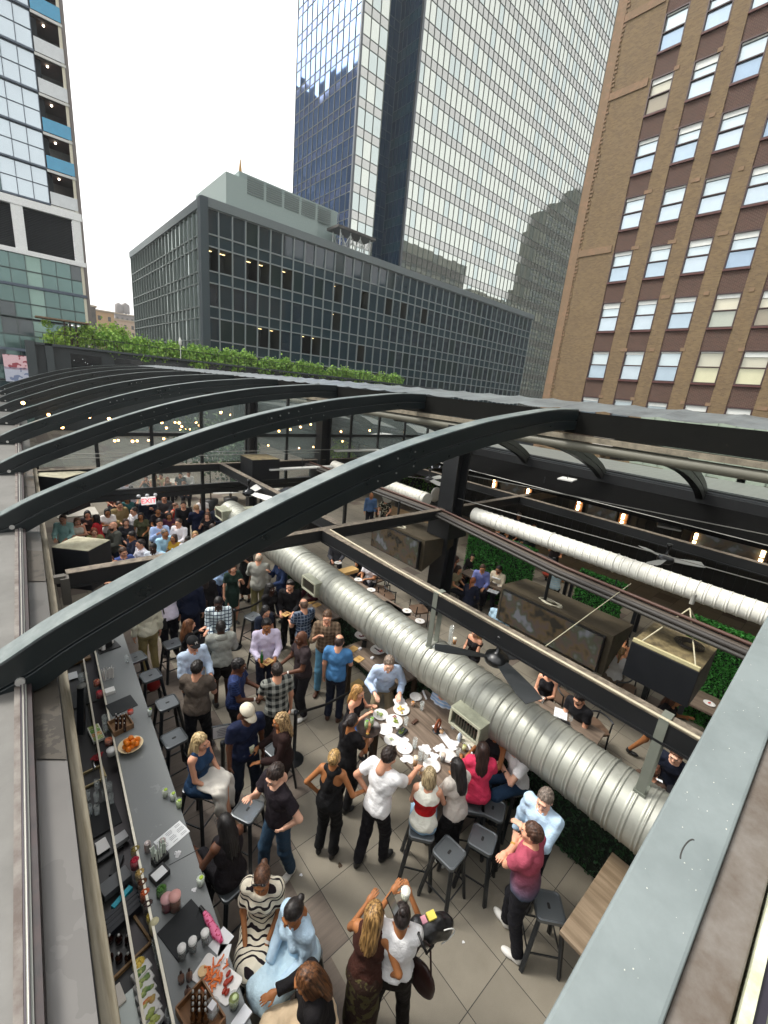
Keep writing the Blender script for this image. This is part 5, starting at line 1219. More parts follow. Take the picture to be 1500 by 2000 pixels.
m=MB(); m.tube([(0,.13,.035),(0,.08,.035),(0,.05,.03),(0,-.02,.045),(0,-.1,.035),(.01,-.19,.03)],[.018,.03,.034,.03,.04,.016],12); put('canopy',m,mat('e87aa0',.6,kind='spots',c2='c02858',p=34.),t); m=MB(); m.tube([(0,.13,.035),(-.01,.2,.035)],[.018,.016],10); put('handle',m,mat('151515',.4),t); m=MB(); m.tube([(-.01,.2,.035),(-.06,.16,.01),(-.07,.08,.006),(-.03,.06,.006)],.004,5); put('wrist_loop',m,mat('151515',.6),t)
sheet(432,1838,.17,.14,'blank white card lying by the umbrella tip',lines=False,rz=.35,name='paper_card',cat='paper'); sheet(437,1862,.13,.10,'second white card half under the food platter',lines=False,rz=.9,name='paper_card',cat='paper')
for px,py,lb in ((356,1872,'left pint glass of dark drink with a bright top'),(377,1858,'middle pint glass of dark drink with a bright top'),(401,1842,'right pint glass with pale foam beside the umbrella')): glass(px,py,lb,liq='1c1210',foam='e8e6e2',r=.038,h=.15,z=zb+.012)
for px,py,lb in ((354,1917,'left clear dropper bottle near the silver-top bottles'),(370,1912,'right clear dropper bottle near the silver-top bottles'),(367,1945,'single small dropper bottle in front of the pair')): bottle(px,py,lb,'8a6a5c',r=.026,h=.12,cap='2a1410')
t=thing('food_platter','white rectangular platter of sweet potato fries and red wings','platter',G(424,1912,zb),.45); m=MB(); m.prism(rrect(.20,.40,.03),0,.012); put('dish',m,mWhite,t,bev=.004)
m=MB()
for k in range(34): a=random.uniform(0,3.1); x,y=random.gauss(0,.04),random.uniform(-.05,.10); m.bar((x,y,.02+.02*random.random()),(x+.05*math.cos(a),y+.05*math.sin(a),.025+.02*random.random()),.011,.011)
put('fries',m,mat('e0721a',.5,kind='island',c2='c85a14'),t); m=MB()
for k in range(7): m.ball((random.gauss(0,.035),random.uniform(-.15,-.06),.025),(.028,.016,.014),8)
put('wings',m,mat('9c2c12',.35,var=.2),t); m=MB(); m.lathe([(0,.012),(.035,.012),(.04,.045),(.034,.04),(0,.035)],(-.03,.13,0),14); put('dip_pot',m,mat('d8b888',.4),t)
glass(457,1965,'glass of iced green drink beside the food platter',liq='7a8450',lime='c8d8a0',r=.045,h=.12); onb(472,1990,.14,.09,.02,'d2d4d8','napkin_stack','pale folded napkin stack at the bottom edge of the counter','napkins',zb,.3)
t=thing('bottle_crate','timber crate packed with silver topped bottles at the bottom of the counter','crate',G(392,1990,zb),.2); m=MB(); m.box((0,0,.01),(.22,.34,.02))
for s in (-1,1): m.box((s*.11,0,.045),(.012,.34,.09)); m.box((0,s*.17,.045),(.22,.012,.09))
put('crate',m,mat('8a6038',.6,kind='wood',c2='6a4828'),t)
for k in range(12): bottle(378+(k%3)*12,1962+(k//3)*12,'amber bottle with a silver pourer packed in the lower crate','5a3a20',z=zb+.02,r=.022,h=.17,group='silver topped bottles in the lower crate')
t=thing('glass_jug','clear glass jug of white napkins behind the lower crate','jug',G(415,1985,zb)); m=MB(); m.lathe([(0,0),(.05,0),(.055,.14),(.05,.14),(.045,.01),(0,.01)],(0,0,0),14); put('jug',m,mG,t); m=MB(); m.box((0,0,.08),(.05,.05,.13),.4); put('napkin',m,mCloth,t)
# in the speed rail
for px,py,c,c2,lb in ((190,1340,'b04028','c8a078','jar of red and cream sweets nearest the straw holder'),(195,1362,'c02838','8a1c28','jar of red cherries in the rail by the napkin box'),(266,1672,'8a7a3a','6a5c28','jar heaped with dried olive-brown garnish'),(265,1694,'b81c38','a01830','bright red jar of berries in the rail'),(275,1718,'c8a860','8a6a30','jar of pale orange peel curls'),(280,1737,'6a3c1c','4a2a14','jar of brown spice pods under the peel jar'),(285,1757,'c85a20','9a3c14','jar of orange cinnamon sticks'),(291,1780,'4a3430','2a1c1c','jar of dark star anise')): jar(px,py,lb,c,c2=c2)
for px,py,lb in ((206,1412,'clear lidded tub behind the bitters crate'),(208,1428,'second clear tub below the first behind the bitters crate'),(308,1853,'upper of two empty clear tumblers in the rail'),(315,1882,'lower of two empty clear tumblers in the rail'),(335,1990,'empty glass in the rail at the bottom of the picture')): glass(px,py,lb,z=.93,r=.045,h=.12)
jar(213,1453,'round tub of orange slices with dark lid ring','c87a5a',c2='a85838',lid=None,r=.055,h=.09); jar(218,1474,'round tub with a flat white lid in the rail','e0e0dc',lid='e4e4e0',r=.055,h=.08)
jar(297,1797,'yellow tub of lemon peel in the rail','d8b83a',c2='e8d870',h=.08); m=MB(); m.lathe([(0,0),(.035,0),(.05,.05),(.05,.14),(.03,.17),(0,.17)],(0,0,0),14); m.bar((.05,0,.05),(.05,0,.13),.02,.02); solo('juice_jug','cream plastic juice jug lying in the rail','jug',m,mat('cfc8a0',.4),tuple(G(304,1822,.91)),world=False)
# behind the bar
t=onb(165,1362,.34,.42,.02,'2a2c2c','drip_mat','black perforated drip mat in the work station','mat',.81,.05,.6); sheet(140,1320,.16,.2,'white receipt paper beside the glass jug',z=.83,lines=False,name='receipt',cat='paper'); glass(163,1330,'big clear measuring jug standing on the drip mat',z=.83,r=.07,h=.13)
onb(155,1292,.34,.12,.05,'7a6244','till_tray','timber edged tray at the far end of the work station','tray',.82,.1)
t=thing('garnish_tray','tray with four green and orange garnish compartments near the black post','tray',G(188,1435,.83),.1); m=MB(); m.box((0,0,.02),(.14,.34,.04)); put('tray',m,mat('d8d8cc',.5),t)
for k,c in enumerate(('8a9a4a','6a9a3a','c88a4a','8aa84a')): m=MB(); m.box((0,.13-.085*k,.036),(.115,.07,.02)); put('garnish',m,mat(c,.6,kind='stain',c2='c8cc9a',p=40.),t)
m=MB(); m.bar((0,0,0),(0,0,1.1),.10,.07); t=thing('black_post','leaning black folding post behind the bar','post',G(150,1470,.6)); m=MB(); m.bar((0,0,-.5),(.16,.24,.9),.09,.06); put('post',m,mSt,t); m=MB(); m.lathe([(.06,0),(.06,.02),(0,.02)],(.16,.24,.9),12); put('cap',m,mat('6a6c68',.5),t)
crumple(190,1478,.07,'red bar cloth by the steel sink',z=.84,col=mat('8a1c24',.8),name='bar_cloth',cat='cloth')
t=thing('bar_sink','steel hand sink with curved tap in the work station','sink',G(178,1520,.81),.08); m=MB(); 
for s in (-1,1): m.box((s*.14,0,.015),(.02,.24,.03)); m.box((0,s*.12,.015),(.28,.02,.03))
m.box((0,0,-.02),(.28,.24,.01)); put('basin',m,mat('a89870',.3,metal=.7),t); m=MB(); m.tube([(.05,.1,0),(.05,.1,.12),(.05,.05,.18),(.05,-.02,.15)],.01,7); put('tap',m,mat('b8b8b4',.25,metal=.8),t)
for k in range(9):
    px,py=[(172,1562),(176,1590),(190,1540),(189,1565),(190,1590),(205,1535),(206,1560),(215,1545),(218,1568)][k]; glass(px,py,'upturned clear tumbler in the group of nine behind the bar',z=.83,r=.032,h=.13,group='upturned tumblers behind the bar')
onb(195,1600,.36,.42,.012,'16181a','rubber_mat','black rubber mat under the upturned tumblers','mat',.812,.08,.7)
t=thing('till_laptop','open black till screen with white page behind the bar','till',G(205,1660,.83),.15); m=MB(); m.box((0,0,.01),(.3,.22,.02)); m.box((-.1,.05,.12),(.02,.26,.22)); put('case',m,mat('17191c',.35),t); m=MB(); m.box((-.02,.03,.05),(.12,.16,.004)); put('page',m,mWhite,t)
onb(236,1642,.13,.11,.06,'a8a9aa','receipt_printer','grey receipt printer near the inner strip','printer',.85,.2,.4); onb(228,1692,.08,.2,.03,'202226','card_reader','slim black card reader lying diagonally','card reader',.83,-.5); onb(226,1730,.26,.15,.08,'55585a','cash_printer','wide grey till printer with white slot','printer',.83,.25,.45)
t=onb(239,1757,.20,.05,.05,'12a0b4','teal_cloth','bright teal folded cloth behind the bar','cloth',.86,.5)
for k in range(4): onb(238+k*2,1776+k*9,.3,.045,.08,'141820' if k%2 else '1e222a','menu_folder','black menu folder filed upright below the teal cloth','folder',.82,.28)['group']='black menu folders'
t=thing('ice_well','dark timber framed well holding sunken bottles','ice well',G(240,1850,.80),.25); m=MB()
for s in (-1,1): m.box((s*.17,0,.02),(.02,.36,.05)); m.box((0,s*.18,.02),(.36,.02,.05))
put('frame',m,mat('8a6a40',.5),t); m=MB(); m.box((0,0,-.03),(.33,.34,.02)); put('well',m,mat('2a1812',.3,kind='stain',c2='4a2a1c',p=9.),t)
for k in range(6): bottle(215+k%3*18,1840+k//3*36,'dark bottle neck standing in the timber framed well','2a1410',z=.80,r=.03,h=.1,group='bottles in the framed well')
jar(272,1888,'bowl of lemon wedges above the green garnish tubs','d8b848',z=.86,r=.06,h=.05,c2='e8d888',name='lemon_bowl',cat='bowl')
for k,(px,py,c,n) in enumerate(((277,1903,'3a6a28','mint green'),(282,1925,'6a8a50','pale cucumber'),(286,1945,'5a8048','dark lime'),(291,1965,'c86a28','orange'),(296,1985,'8a9a48','yellow green'),(300,2003,'a8b058','lime wedge'))):
    t=thing('garnish_tub','white tub of %s garnish in the column beside the inner strip'%n,'tub',G(px,py,.85),.3); m=MB(); m.box((0,0,.03),(.15,.085,.06)); put('tub',m,mWhite,t,bev=.006); m=MB()
    for q in range(8): m.ball((random.uniform(-.045,.045),random.uniform(-.02,.02),.062),(.026,.018,.012),6,0,None,4)
    put('garnish',m,mat(c,.5,kind='island',c2='b8c07a'),t)
onb(250,1985,.18,.3,.02,'9aa09c','ice_bin_lid','scratched steel ice bin lid at the bottom edge','lid',.83,.12,.3,.7); onb(228,1950,.10,.16,.03,'d8d0c4','cutting_board','cream cutting board beside the ice bin','board',.84,.15)
# red bag, floor bits
m=MB(); m.ball((0,0,.15),(.13,.09,.15),12); m.tube([(-.08,0,.26),(-.03,0,.4),(.03,0,.4),(.08,0,.26)],.008,6); p=G(302,1362,.1); solo('handbag','red leather handbag hanging under an empty stool','handbag',m,mat('a01c18',.35,var=.15),(p.x,p.y,.25),world=False)
# plates and dishes
def plate(px,py,lb,z=1.05,r=.125,food=(),square=False,col=None,name='plate',rz=0.):
    t=thing(name,lb,'plate',G(px,py,z),rz); m=MB()
    if square: m.prism(rrect(r*2,r*1.6,.02),.0,.014)
    else: m.lathe([(0,.002),(r*.55,.002),(r,.018),(r*.98,.022),(r*.6,.009),(0,.008)],(0,0,0),22)
    put('dish',m,col or mWhite,t)
    for k,(c,c2,x,y,s) in enumerate(food):
        m=MB()
        for q in range(9): m.ball((x+random.gauss(0,s*.45),y+random.gauss(0,s*.45),.022+.012*random.random()),(s*.4,s*.3,s*.22),6,0,None,4)
        put('food',m,mat(c,.55,kind='island',c2=c2),t)
    return t
ZT=1.052; mPl=mat('c8a468',.6,kind='wood',c2='a8844c')
for px,py,lb,fd,r in ((812,1362,'side plate with cutlery at the far corner of the big table',(),.105),(784,1387,'plate of creamy pasta in front of the folded cloths',(('e0c878','cfa850',0,0,.06),),.135),(770,1409,'plate with green guacamole and bacon on the big table',(('8a9a38','6a7a28',0,-.01,.045),('8a3c28','a8503c',.05,.05,.03)),.135),(743,1397,'plate of leafy salad by the server',(('a8b870','7a9a4a',0,0,.05),),.125),(752,1426,'empty white plate at the left edge of the big table',(),.12),(765,1446,'white plate with cucumber scraps below the empty one',(('a8c07a','d0dcb0',0,0,.03),),.12),(790,1462,'white plate with one red berry left on it',(('a82838','a82838',0,-.02,.012),),.12),(843,1497,'clean white plate at the near edge before the seated women',(),.125),(875,1478,'clean white plate under a napkin at the right of the table',(),.125)): plate(px,py,lb,ZT,r,fd)
for px,py,s,lb in ((781,1369,.12,'crumpled white cloth under the hands of the leaning man'),(784,1443,.10,'white cloth napkin between the two left plates'),(831,1463,.09,'twisted napkin in the middle of the near table edge'),(796,1482,.09,'napkin bunched beside the amber beer'),(860,1462,.09,'napkin draped over the right-hand clean plate'),(882,1452,.10,'white napkin heap near the water bottle'),(848,1478,.07,'small napkin left of the cola glass')): crumple(px,py,s,lb,ZT,name='cloth_napkin',fl=.17)
t=thing('table_runner','long white cloth running diagonally to the pretzel stand','cloth',G(868,1440,ZT),-.25); m=MB(); m.box((0,0,.003),(.12,.52,.006)); put('cloth',m,mCloth,t)
for px,py,r,lb in ((829,1359,-.5,'rolled napkin at the far corner of the big table'),(919,1468,-.6,'rolled napkin at the right corner of the big table')):
    m=MB(); m.tube([(0,-.1,.02),(0,.1,.02)],.018,10); solo('napkin_roll',lb,'napkin',m,mCloth,tuple(G(px,py,ZT)),world=False,rz=r)
t=thing('pretzel_stand','giant brown soft pretzel hung on a stand with a dip pot','pretzel',G(853,1428,ZT),.2); m=MB(); pts=[(.085*math.sin(a)*(1 if a<4.7 else .8),0,.10+.10*math.cos(a)*-1) for a in np.linspace(.6,5.7,20)]; m.tube(pts,.017,8); m.tube([pts[0],(-.02,.01,.12),(.02,.0,.2)],.014,8); m.tube([pts[-1],(.02,.01,.12),(-.02,.0,.2)],.014,8); put('pretzel',m,mat('7a3c1c',.4,var=.2,vs=20),t); m=MB(); m.lathe([(.07,0),(.07,.008),(0,.008)],(0,0,0),14); m.tube([(0,.03,0),(0,.03,.24)],.005,6); put('stand',m,mSt,t); m=MB(); m.lathe([(0,.01),(.03,.01),(.035,.04),(0,.036)],(.02,-.07,0),12); put('dip_pot',m,mat('d8b088',.4),t)
for px,py,lb,l,f,h in ((806,1379,'short amber glass between the pasta and the side plate','b87830',None,.10),(823,1386,'tall empty wine tumbler by the side plate',None,None,.15),(792,1416,'clear glass beside the guacamole plate',None,None,.14),(809,1460,'tall clear glass by the berry plate',None,None,.16),(820,1484,'clear beer glass behind the amber beer',None,None,.16),(830,1488,'second clear beer glass behind the amber beer',None,None,.14),(810,1496,'full glass of amber beer at the near table corner','c88a28','e8dcc0',.16),(822,1516,'wide glass of frothy yellow beer nearest the blonde woman','d8a050','e8dcc8',.15),(864,1488,'glass of dark cola with foam at the near edge','2a1410','c8b8a8',.14),(906,1466,'small wine glass with white wine by the rolled napkin','c8c880',None,.11),(894,1474,'empty wine glass lying near the white wine',None,None,.10),(884,1422,'empty stemmed glass near the grille box',None,None,.1)): glass(px,py,lb,z=ZT,liq=l,foam=f,h=h,r=.036)
bottle(897,1446,'clear plastic water bottle by the serving platter','b8c8d8',z=ZT,r=.035,h=.18,cap='e0e4e8',cat='bottle',name='water_bottle')
plate(919,1450,'long white serving platter under the grille box',ZT,.0,(),name='serving_platter'); t=bpy.context.scene.objects['serving_platter']; m=MB(); m.prism(rrect(.15,.42,.04),0,.015); o=put('rim',m,mat('e0dcc8',.4),t); o.rotation_euler=(0,0,.35)
t=thing('pickle_dish','small black dish of green pickles with a white dip pot','dish',G(785,1432,ZT)); m=MB(); m.box((0,0,.02),(.18,.11,.04),.2); put('dish',m,mSt,t,bev=.01); m=MB()
for q in range(8): m.ball((random.uniform(-.06,.06),random.uniform(-.03,.03),.043),(.03,.012,.01),6,0,None,4)
put('pickles',m,mat('4a5a20',.4,var=.2),t); m=MB(); m.lathe([(0,0),(.028,.0),(.03,.05),(0,.05)],(0,.1,0),12); put('dip_pot',m,mWhite,t)
onb(810,1411,.12,.05,.03,'4a3226','brown_case','little brown spectacle case in the middle of the table','case',ZT,.1)
for px,py,lb in ((708,1246,'white bowl with beetroot scraps on the table by the duct'),(739,1275,'white bowl with tongs on the table by the duct')):
    t=thing('serving_bowl',lb,'bowl',G(px,py,1.05)); m=MB(); m.lathe([(.06,0),(.12,.04),(.165,.09),(.16,.092),(.11,.045),(0,.03)],(0,0,0),22,0,None,1.1,.9); put('bowl',m,mWhite,t); m=MB()
    for q in range(7): m.ball((random.gauss(0,.03),random.gauss(0,.03),.045),(.02,.014,.012),6,0,None,4)
    put('food',m,mat('7a1c30',.5,var=.2),t); m=MB(); m.lathe([(0,.05),(.035,.05),(.035,.06),(0,.06)],(.06,-.04,0),12); put('dip_pot',m,mat('8a7a3a' if px<720 else 'b0502c',.5),t)
    if px>720: m=MB(); m.bar((-.05,.08,.08),(.0,-.02,.06),.01,.006); m.bar((-.03,.09,.08),(.0,-.02,.06),.01,.006); put('tongs',m,mSt,t)
for px,py,lb in ((690,1268,'bamboo plate at the left edge of the bowl table'),(701,1288,'bamboo plate with flatbread at the near corner of the bowl table'),(607,1176,'bamboo plate under the middle grille box'),(619,1182,'second bamboo plate next to the round black caddy')): plate(px,py,lb,1.05,.09,(('d8b060','c89848',0,0,.03),) if py==1288 else (),True,mPl,'bamboo_plate',.2)
for px,py,z,lb in ((711,1262,1.05,'black box caddy between the salad bowls'),(632,1176,1.05,'round black caddy on the table with bamboo plates')):
    m=MB(); m.lathe([(.055,0),(.055,.1),(.048,.1),(.048,.02),(0,.02)],(0,0,0),12 if px<700 else 4,0,None,1.2,1.2,px<700); solo('black_caddy',lb,'caddy',m,mat('141414',.5),tuple(G(px,py,z)),world=False)
for px,py,lb in ((703,1268,'tiny white name card by the black box caddy'),(727,1286,'tiny white name card below the tongs bowl')): onb(px,py,.07,.05,.03,'dcdce0','name_card',lb,'card',1.05,.3)
onb(697,1338,.32,.22,.02,'a08a58','timber_board','flat timber board lying on the floor under the bowl table','board',.003,.1)
for px,py,lb in ((795,1194,'white side plate on the far table nearest the duct strap'),(820,1214,'white side plate with napkin on the far table'),(725,1153,'white plate with food at the end of the far table'),(660,1100,'white plate before the man in the grey sweater'),(700,1133,'white plates stacked on the far table near the man in white')): plate(px,py,lb,.752,.12,(('c8b89a','e0dcd0',0,0,.035),))
onb(680,1118,.55,.3,.1,'c8a468','food_box','light timber food box on the far table','box',.752,.05)
glass(877,1262,'tall beer tower glass with amber beer on the table by the post',z=.75,r=.05,h=.5,cat='beer tower',name='beer_tower'); glass(887,1258,'amber beer filling the foot of the tall tower glass',z=.755,r=.046,h=.16,liq='d88a20',foam='f0e8d0')
for px,py,lb in ((925,1113,'white plate in front of the woman with folded hands'),(942,1125,'white plate beside the man reading'),(968,1138,'napkin heap plate near the party centre'),(978,1145,'white plate near the television corner')): plate(px,py,lb,.752,.11,())
sheet(963,1155,.22,.3,'white menu page flat on the party table',z=.756,rz=.3); sheet(970,1128,.2,.26,'menu page held open by the man in cream',z=.95,rz=.2)
sheet(1095,1395,.3,.22,'white papers under the arm of the man in the black tee',z=.756,rz=.4,name='papers',cat='paper'); sheet(1270,1527,.26,.34,'white sheet held over the table at lower right',z=.80,rz=.4); glass(1112,1415,'stemmed glass beside the black tablet',z=.752,stem=True); glass(1058,1372,'little water glass by the woman in the black tank',z=.752)
onb(1100,1412,.16,.22,.01,'101012','tablet','black tablet lying on the papers','tablet',.76,.4)
plate(1385,1375,'white dessert plate with a red ball at the right edge',.752,.1,(('d82c18','d82c18',0,0,.03),)); plate(1245,1297,'white plate in front of the ponytail woman',.752,.11,()); crumple(1172,1370,.12,'white napkin dropped on the floor beyond the duct',z=.004,name='cloth_napkin',fl=.3); crumple(1180,1382,.07,'smaller paper dropped beside the floor napkin',z=.004,fl=.3)
# queue barrier, sign
def post(px,py,lb):
    p=G(px,py,.95); t=thing('barrier_post',lb,'barrier post',(p.x,p.y,0)); m=MB(); m.lathe([(.16,0),(.16,.02),(.03,.03),(.03,.90),(.035,.90),(.035,.98),(0,.98)],(0,0,0),16); put('post',m,mSt,t); return p
p1=post(435,1452,'black queue post beside the framed sign'); p2=post(578,1392,'black queue post beside the black and white plaid man'); p3=G(692,1348,.95); p4=post(458,1192,'black queue post behind the striped-shirt man'); p5=G(520,1168,.95)
for a,b,lb in ((p2,p3,'black retractable belt sagging towards the bowl table'),(p4,p5,'black retractable belt in the far crowd')):
    m=MB(); m.bar(a+Vector((0,0,-.02)),(a+b)/2+Vector((0,0,-.07)),.006,.05); m.bar((a+b)/2+Vector((0,0,-.07)),b,.006,.05); solo('queue_belt',lb,'belt',m,mat('121212',.7),(a.x,a.y,.9))
t=thing('framed_sign','framed white notice on a post next to the man in the white cap','sign',G(436,1428,1.15),-.35); m=MB(); m.box((0,0,.0),(.30,.02,.22),0); put('frame',m,mSt,t); m=MB(); m.box((0,-.012,0),(.27,.006,.19)); put('page',m,mat('c8c8c6',.6),t); m=MB()
for k in range(5): m.box((random.uniform(-.02,.02),-.016,.06-.028*k),(.2*random.uniform(.6,1),.002,.008))
put('print',m,mat('5a5a5c',.7),t)
for px,py,s,c,lb in ((664,1690,.03,'3a2c1c','dry brown leaf on the floor tile below the racerback woman'),(588,1709,.018,None,'white paper scrap on the floor near the jeans'),(905,1840,.015,None,'tiny white scrap on the floor between the empty stools and the selfie pair'),(720,1935,.02,'4a4038','dark crumb on the floor beside the long haired woman')): crumple(px,py,s,lb,.004,mat(c,.8) if c else None,'floor_litter','litter',.4)
# hedges
def hedge(lb,c,d,dens=5200,mt=mLeafD,size=.05,rz=0.):
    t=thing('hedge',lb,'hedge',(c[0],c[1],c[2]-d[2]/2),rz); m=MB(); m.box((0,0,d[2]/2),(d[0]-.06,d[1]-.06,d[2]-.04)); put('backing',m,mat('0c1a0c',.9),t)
    pts=[]
    A=[d[1]*d[2],d[0]*d[1],d[0]*d[2]]
    for k in range(dens):
        f=random.choices((0,1,2,3),(A[0],A[1],A[2],A[0]))[0]; u,v=random.uniform(-.5,.5),random.uniform(-.5,.5); j=random.gauss(0,.012)
        if f in(0,3): pts.append(((-1 if f==0 else 1)*(d[0]/2-.02)+j,u*d[1],d[2]*(v+.5)))
        elif f==1: pts.append((u*d[0],v*d[1],d[2]-.01+j))
        else: pts.append((u*d[0],random.choice((-1,1))*(d[1]/2-.02)+j,d[2]*(v+.5)))
    put('leaves',leaves(pts,size),mt,t); return t
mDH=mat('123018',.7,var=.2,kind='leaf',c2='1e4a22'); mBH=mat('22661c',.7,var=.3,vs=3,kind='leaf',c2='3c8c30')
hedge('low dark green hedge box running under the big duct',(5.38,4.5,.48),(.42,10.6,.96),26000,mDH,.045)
def panel(px0,py0,px1,py1,X,z0,lb,mt=mBH,n=9000):
    a=AX(px0,py0,X); b=AX(px1,py1,X); zt=(a.z+b.z)/2; return hedge(lb,(X+.1,(a.y+b.y)/2,(z0+zt)/2),(.2,abs(a.y-b.y),zt-z0),n,mt,.05)
panel(916,1035,975,1052,10.6,.0,'left green hedge panel behind the dining party'); panel(981,1052,1046,1076,10.6,.0,'right green hedge panel behind the dining party'); panel(1131,1112,1222,1146,10.6,.0,'green hedge panel right of the serving station')
panel(1355,1195,1475,1262,10.0,.0,'green hedge wall behind the hanging speaker box',n=14000); 
# big box speakers
def cab(lb,c,s,rz,top,body,name='speaker_cabinet',tilt=0.):
    t=thing(name,lb,'speaker',c,rz); m=MB(); R=Matrix.Rotation(tilt,3,'X'); m.box((0,0,0),s,0,0,None,R); put('cabinet',m,body,t,bev=.012)
    m=MB(); m.box(R@Vector((0,0,s[2]/2+.006)),(s[0]*.995,s[1]*.995,.012),0,0,None,R); put('top_panel',m,top,t,bev=.005); return t
mTan=mat('7e7150',.7,kind='grimy',c2='564c36',p=6.,var=.15); mCab=mat('101318',.5,var=.2); mCream=mat('a8a48c',.7,kind='grimy',c2='8a8670',p=7.,var=.1)
q=[G(1275,1215,2.55),G(1400,1265,2.55),G(1239,1254,2.55),G(1365,1313,2.55)]; cc=(q[0]+q[1]+q[2]+q[3])/4
t=cab('large tan topped hanging speaker box with coiled cable at right',(cc.x,cc.y,2.23),(1.05,.92,.62),0,mTan,mCab)
m=MB(); pts=[((.2+.018*k/8)*math.cos(k*.5)*.9+.15,(.2)*math.sin(k*.5)*(.6+.02*k)-.1,.475+.001*k) for k in range(60)]; m.tube([((.09+.0022*k)*math.cos(k*.5)+.2,(.09+.0022*k)*math.sin(k*.5)-.15,.332+.0004*k) for k in range(60)],.009,5); put('coiled_cable',m,mat('2a241c',.6),t)
m=MB(); m.box((-.50,0,.35),(.05,.9,.05)); put('hanging_bar',m,mat('b8b088',.5),t)
for a in ((-.5,.35),(-.5,-.4),(.45,.3),(.45,-.35)): m=MB(); m.tube([(a[0],a[1],.34),(.25,.0,.9)],.012,5); put('sling',m,mat('a8a288',.6),t)
m=MB(); m.tube([(.25,0,.98),(.25,0,1.15)],.035,8); put('hook',m,mat('b0b0a8',.4,metal=.5),t)
for px,py,z,s,rz,lb,tp in ((160,1062,3.0,(.62,.55,.72),-.75,'large black wall speaker with pale top under the second rib',mCream),(112,925,3.0,(1.0,.9,1.0),-.7,'black wall speaker with pale top under the third rib',mCream),(508,893,3.35,(1.0,1.0,.7),.0,'tan topped speaker box in front of the far column',mTan),(568,962,2.9,(1.0,.8,1.1),.6,'black angled hanging speaker beyond the second cross beam',mCab),(600,955,2.7,(.7,.9,1.3),.2,'dark brown hanging cabinet left of the far column',mat('3a362e',.7))):
    p=G(px,py,z); cab(lb,(p.x,p.y,z-s[2]/2),s,rz,tp,mCab,'wall_speaker')
# televisions with canopies
def tv(lb,X,p00,p01,p10,X2,cas=True):
    a=AX(*p00,X); b=AX(*p01,X); c=AX(*p10,X); zt=(a.z+b.z)/2+.0; zb_=c.z; y0,y1=min(a.y,b.y),max(a.y,b.y); t=thing('television',lb,'television',(X,(y0+y1)/2,zb_)); m=MB(); m.box((X+.04,(y0+y1)/2,(zt+zb_)/2),(.07,y1-y0,zt-zb_)); put('casing',m,mat('0e0f10',.4),t,True)
    m=MB(); m.box((X-.0,(y0+y1)/2,(zt+zb_)/2),(.012,y1-y0-.05,zt-zb_-.05)); put('screen',m,mat('221e1c',.2,kind='drop',c2='34383c',p=1.,emit=.10,spec=.5,var=0),t,True)
    if cas:
        m=MB(); V=[(X+.1,y0-.1,zt+.05),(X+.1,y1+.1,zt+.05),(X+X2,y1+.1,zt-.05),(X+X2,y0-.1,zt-.05),(X+.1,y0-.1,zb_-.05),(X+.1,y1+.1,zb_-.05),(X+X2,y1+.1,zt-.2),(X+X2,y0-.1,zt-.2)]; m.add(V,[(0,3,2,1),(4,5,6,7),(0,1,5,4),(3,7,6,2),(0,4,7,3),(1,2,6,5)]); put('canopy',m,mat('433b2b',.65,kind='grimy',c2='352e20',p=2.,var=.1),t,True)
        m=MB(); m.box((X+.1+X2/2,(y0+y1)/2,zt-.08),(.02,y1-y0,.02)); put('seam',m,mBlk,t,True); m=MB(); m.tube([(X+.35,(y0+y1)/2+.3,zt-.1),(X+.35,(y0+y1)/2+.3,3.0)],.035,8); put('hanger_pole',m,mBlk,t,True)
        m=MB(); m.tube([((.08+.02*(k%3))*math.cos(k*.55)+X+.3,(.22+.02*(k%3))*math.sin(k*.55)+(y0+y1)/2+.15,zt+.02+.001*k) for k in range(48)],.010,5); put('coiled_cable',m,mat('b8b4a0',.6),t,True)
tv('big hanging television with canopy behind the long steel beam',7.86,(983,1148),(1181,1249),(1167,1315),1.15); tv('hanging television with dark canopy left of the black column',7.75,(728,1018),(820,1057),(820,1116),1.5)
m=MB(); a=G(905,1040,2.0)
# ceiling fans
def fan(lb,px,py,z,mt,R_,rots,mb=None,drop=.3):
    p=G(px,py,z); t=thing('ceiling_fan',lb,'fan',p); m=MB(); m.lathe([(0,-.10),(.10,-.10),(.165,-.05),(.17,0),(.155,.04),(.08,.09),(.03,.10),(.03,drop),(.06,drop),(.06,drop+.06),(0,drop+.06)],(0,0,0),20); put('motor',m,mb or mat('0f1112',.3,spec=.7),t)
    for a in rots:
        m=MB(); d=Vector((math.cos(a),math.sin(a),0)); n=Vector((-d.y,d.x,0)); V=[]
        for u,w,zz in ((.1,.06,0),(.35,.10,.0),(R_*.8,.13,.0),(R_,.11,.0)):
            for s in (-1,1):
                for h in (0,.008): q=d*u+n*s*w; V.append((q.x,q.y,s*.022+h))
        Fc=[]
        for i in range(3): o=i*4; Fc+=[(o,o+4,o+6,o+2),(o+1,o+3,o+7,o+5),(o,o+1,o+5,o+4),(o+2,o+6,o+7,o+3)]
        Fc+=[(0,2,3,1),(12,13,15,14)]; m.add(V,Fc); put('blade',m,mt,t)
p=G(970,1285,2.6); aa=[math.atan2(q.y-p.y,q.x-p.x) for q in (G(838,1262,2.6),G(1058,1388,2.6),G(1030,1272,2.6))]
fan('black three blade ceiling fan over the big duct',970,1285,2.6,mat('1c2022',.4,spec=.6),.86,aa)
p=G(1300,1092,3.); aa=[math.atan2(q.y-p.y,q.x-p.x) for q in (G(1258,1070,3.),G(1262,1106,3.),G(1350,1100,3.))]; fan('small fan with pale blades in the dark right-hand bar',1300,1092,3.0,mat('a8aaa4',.5),.75,aa)
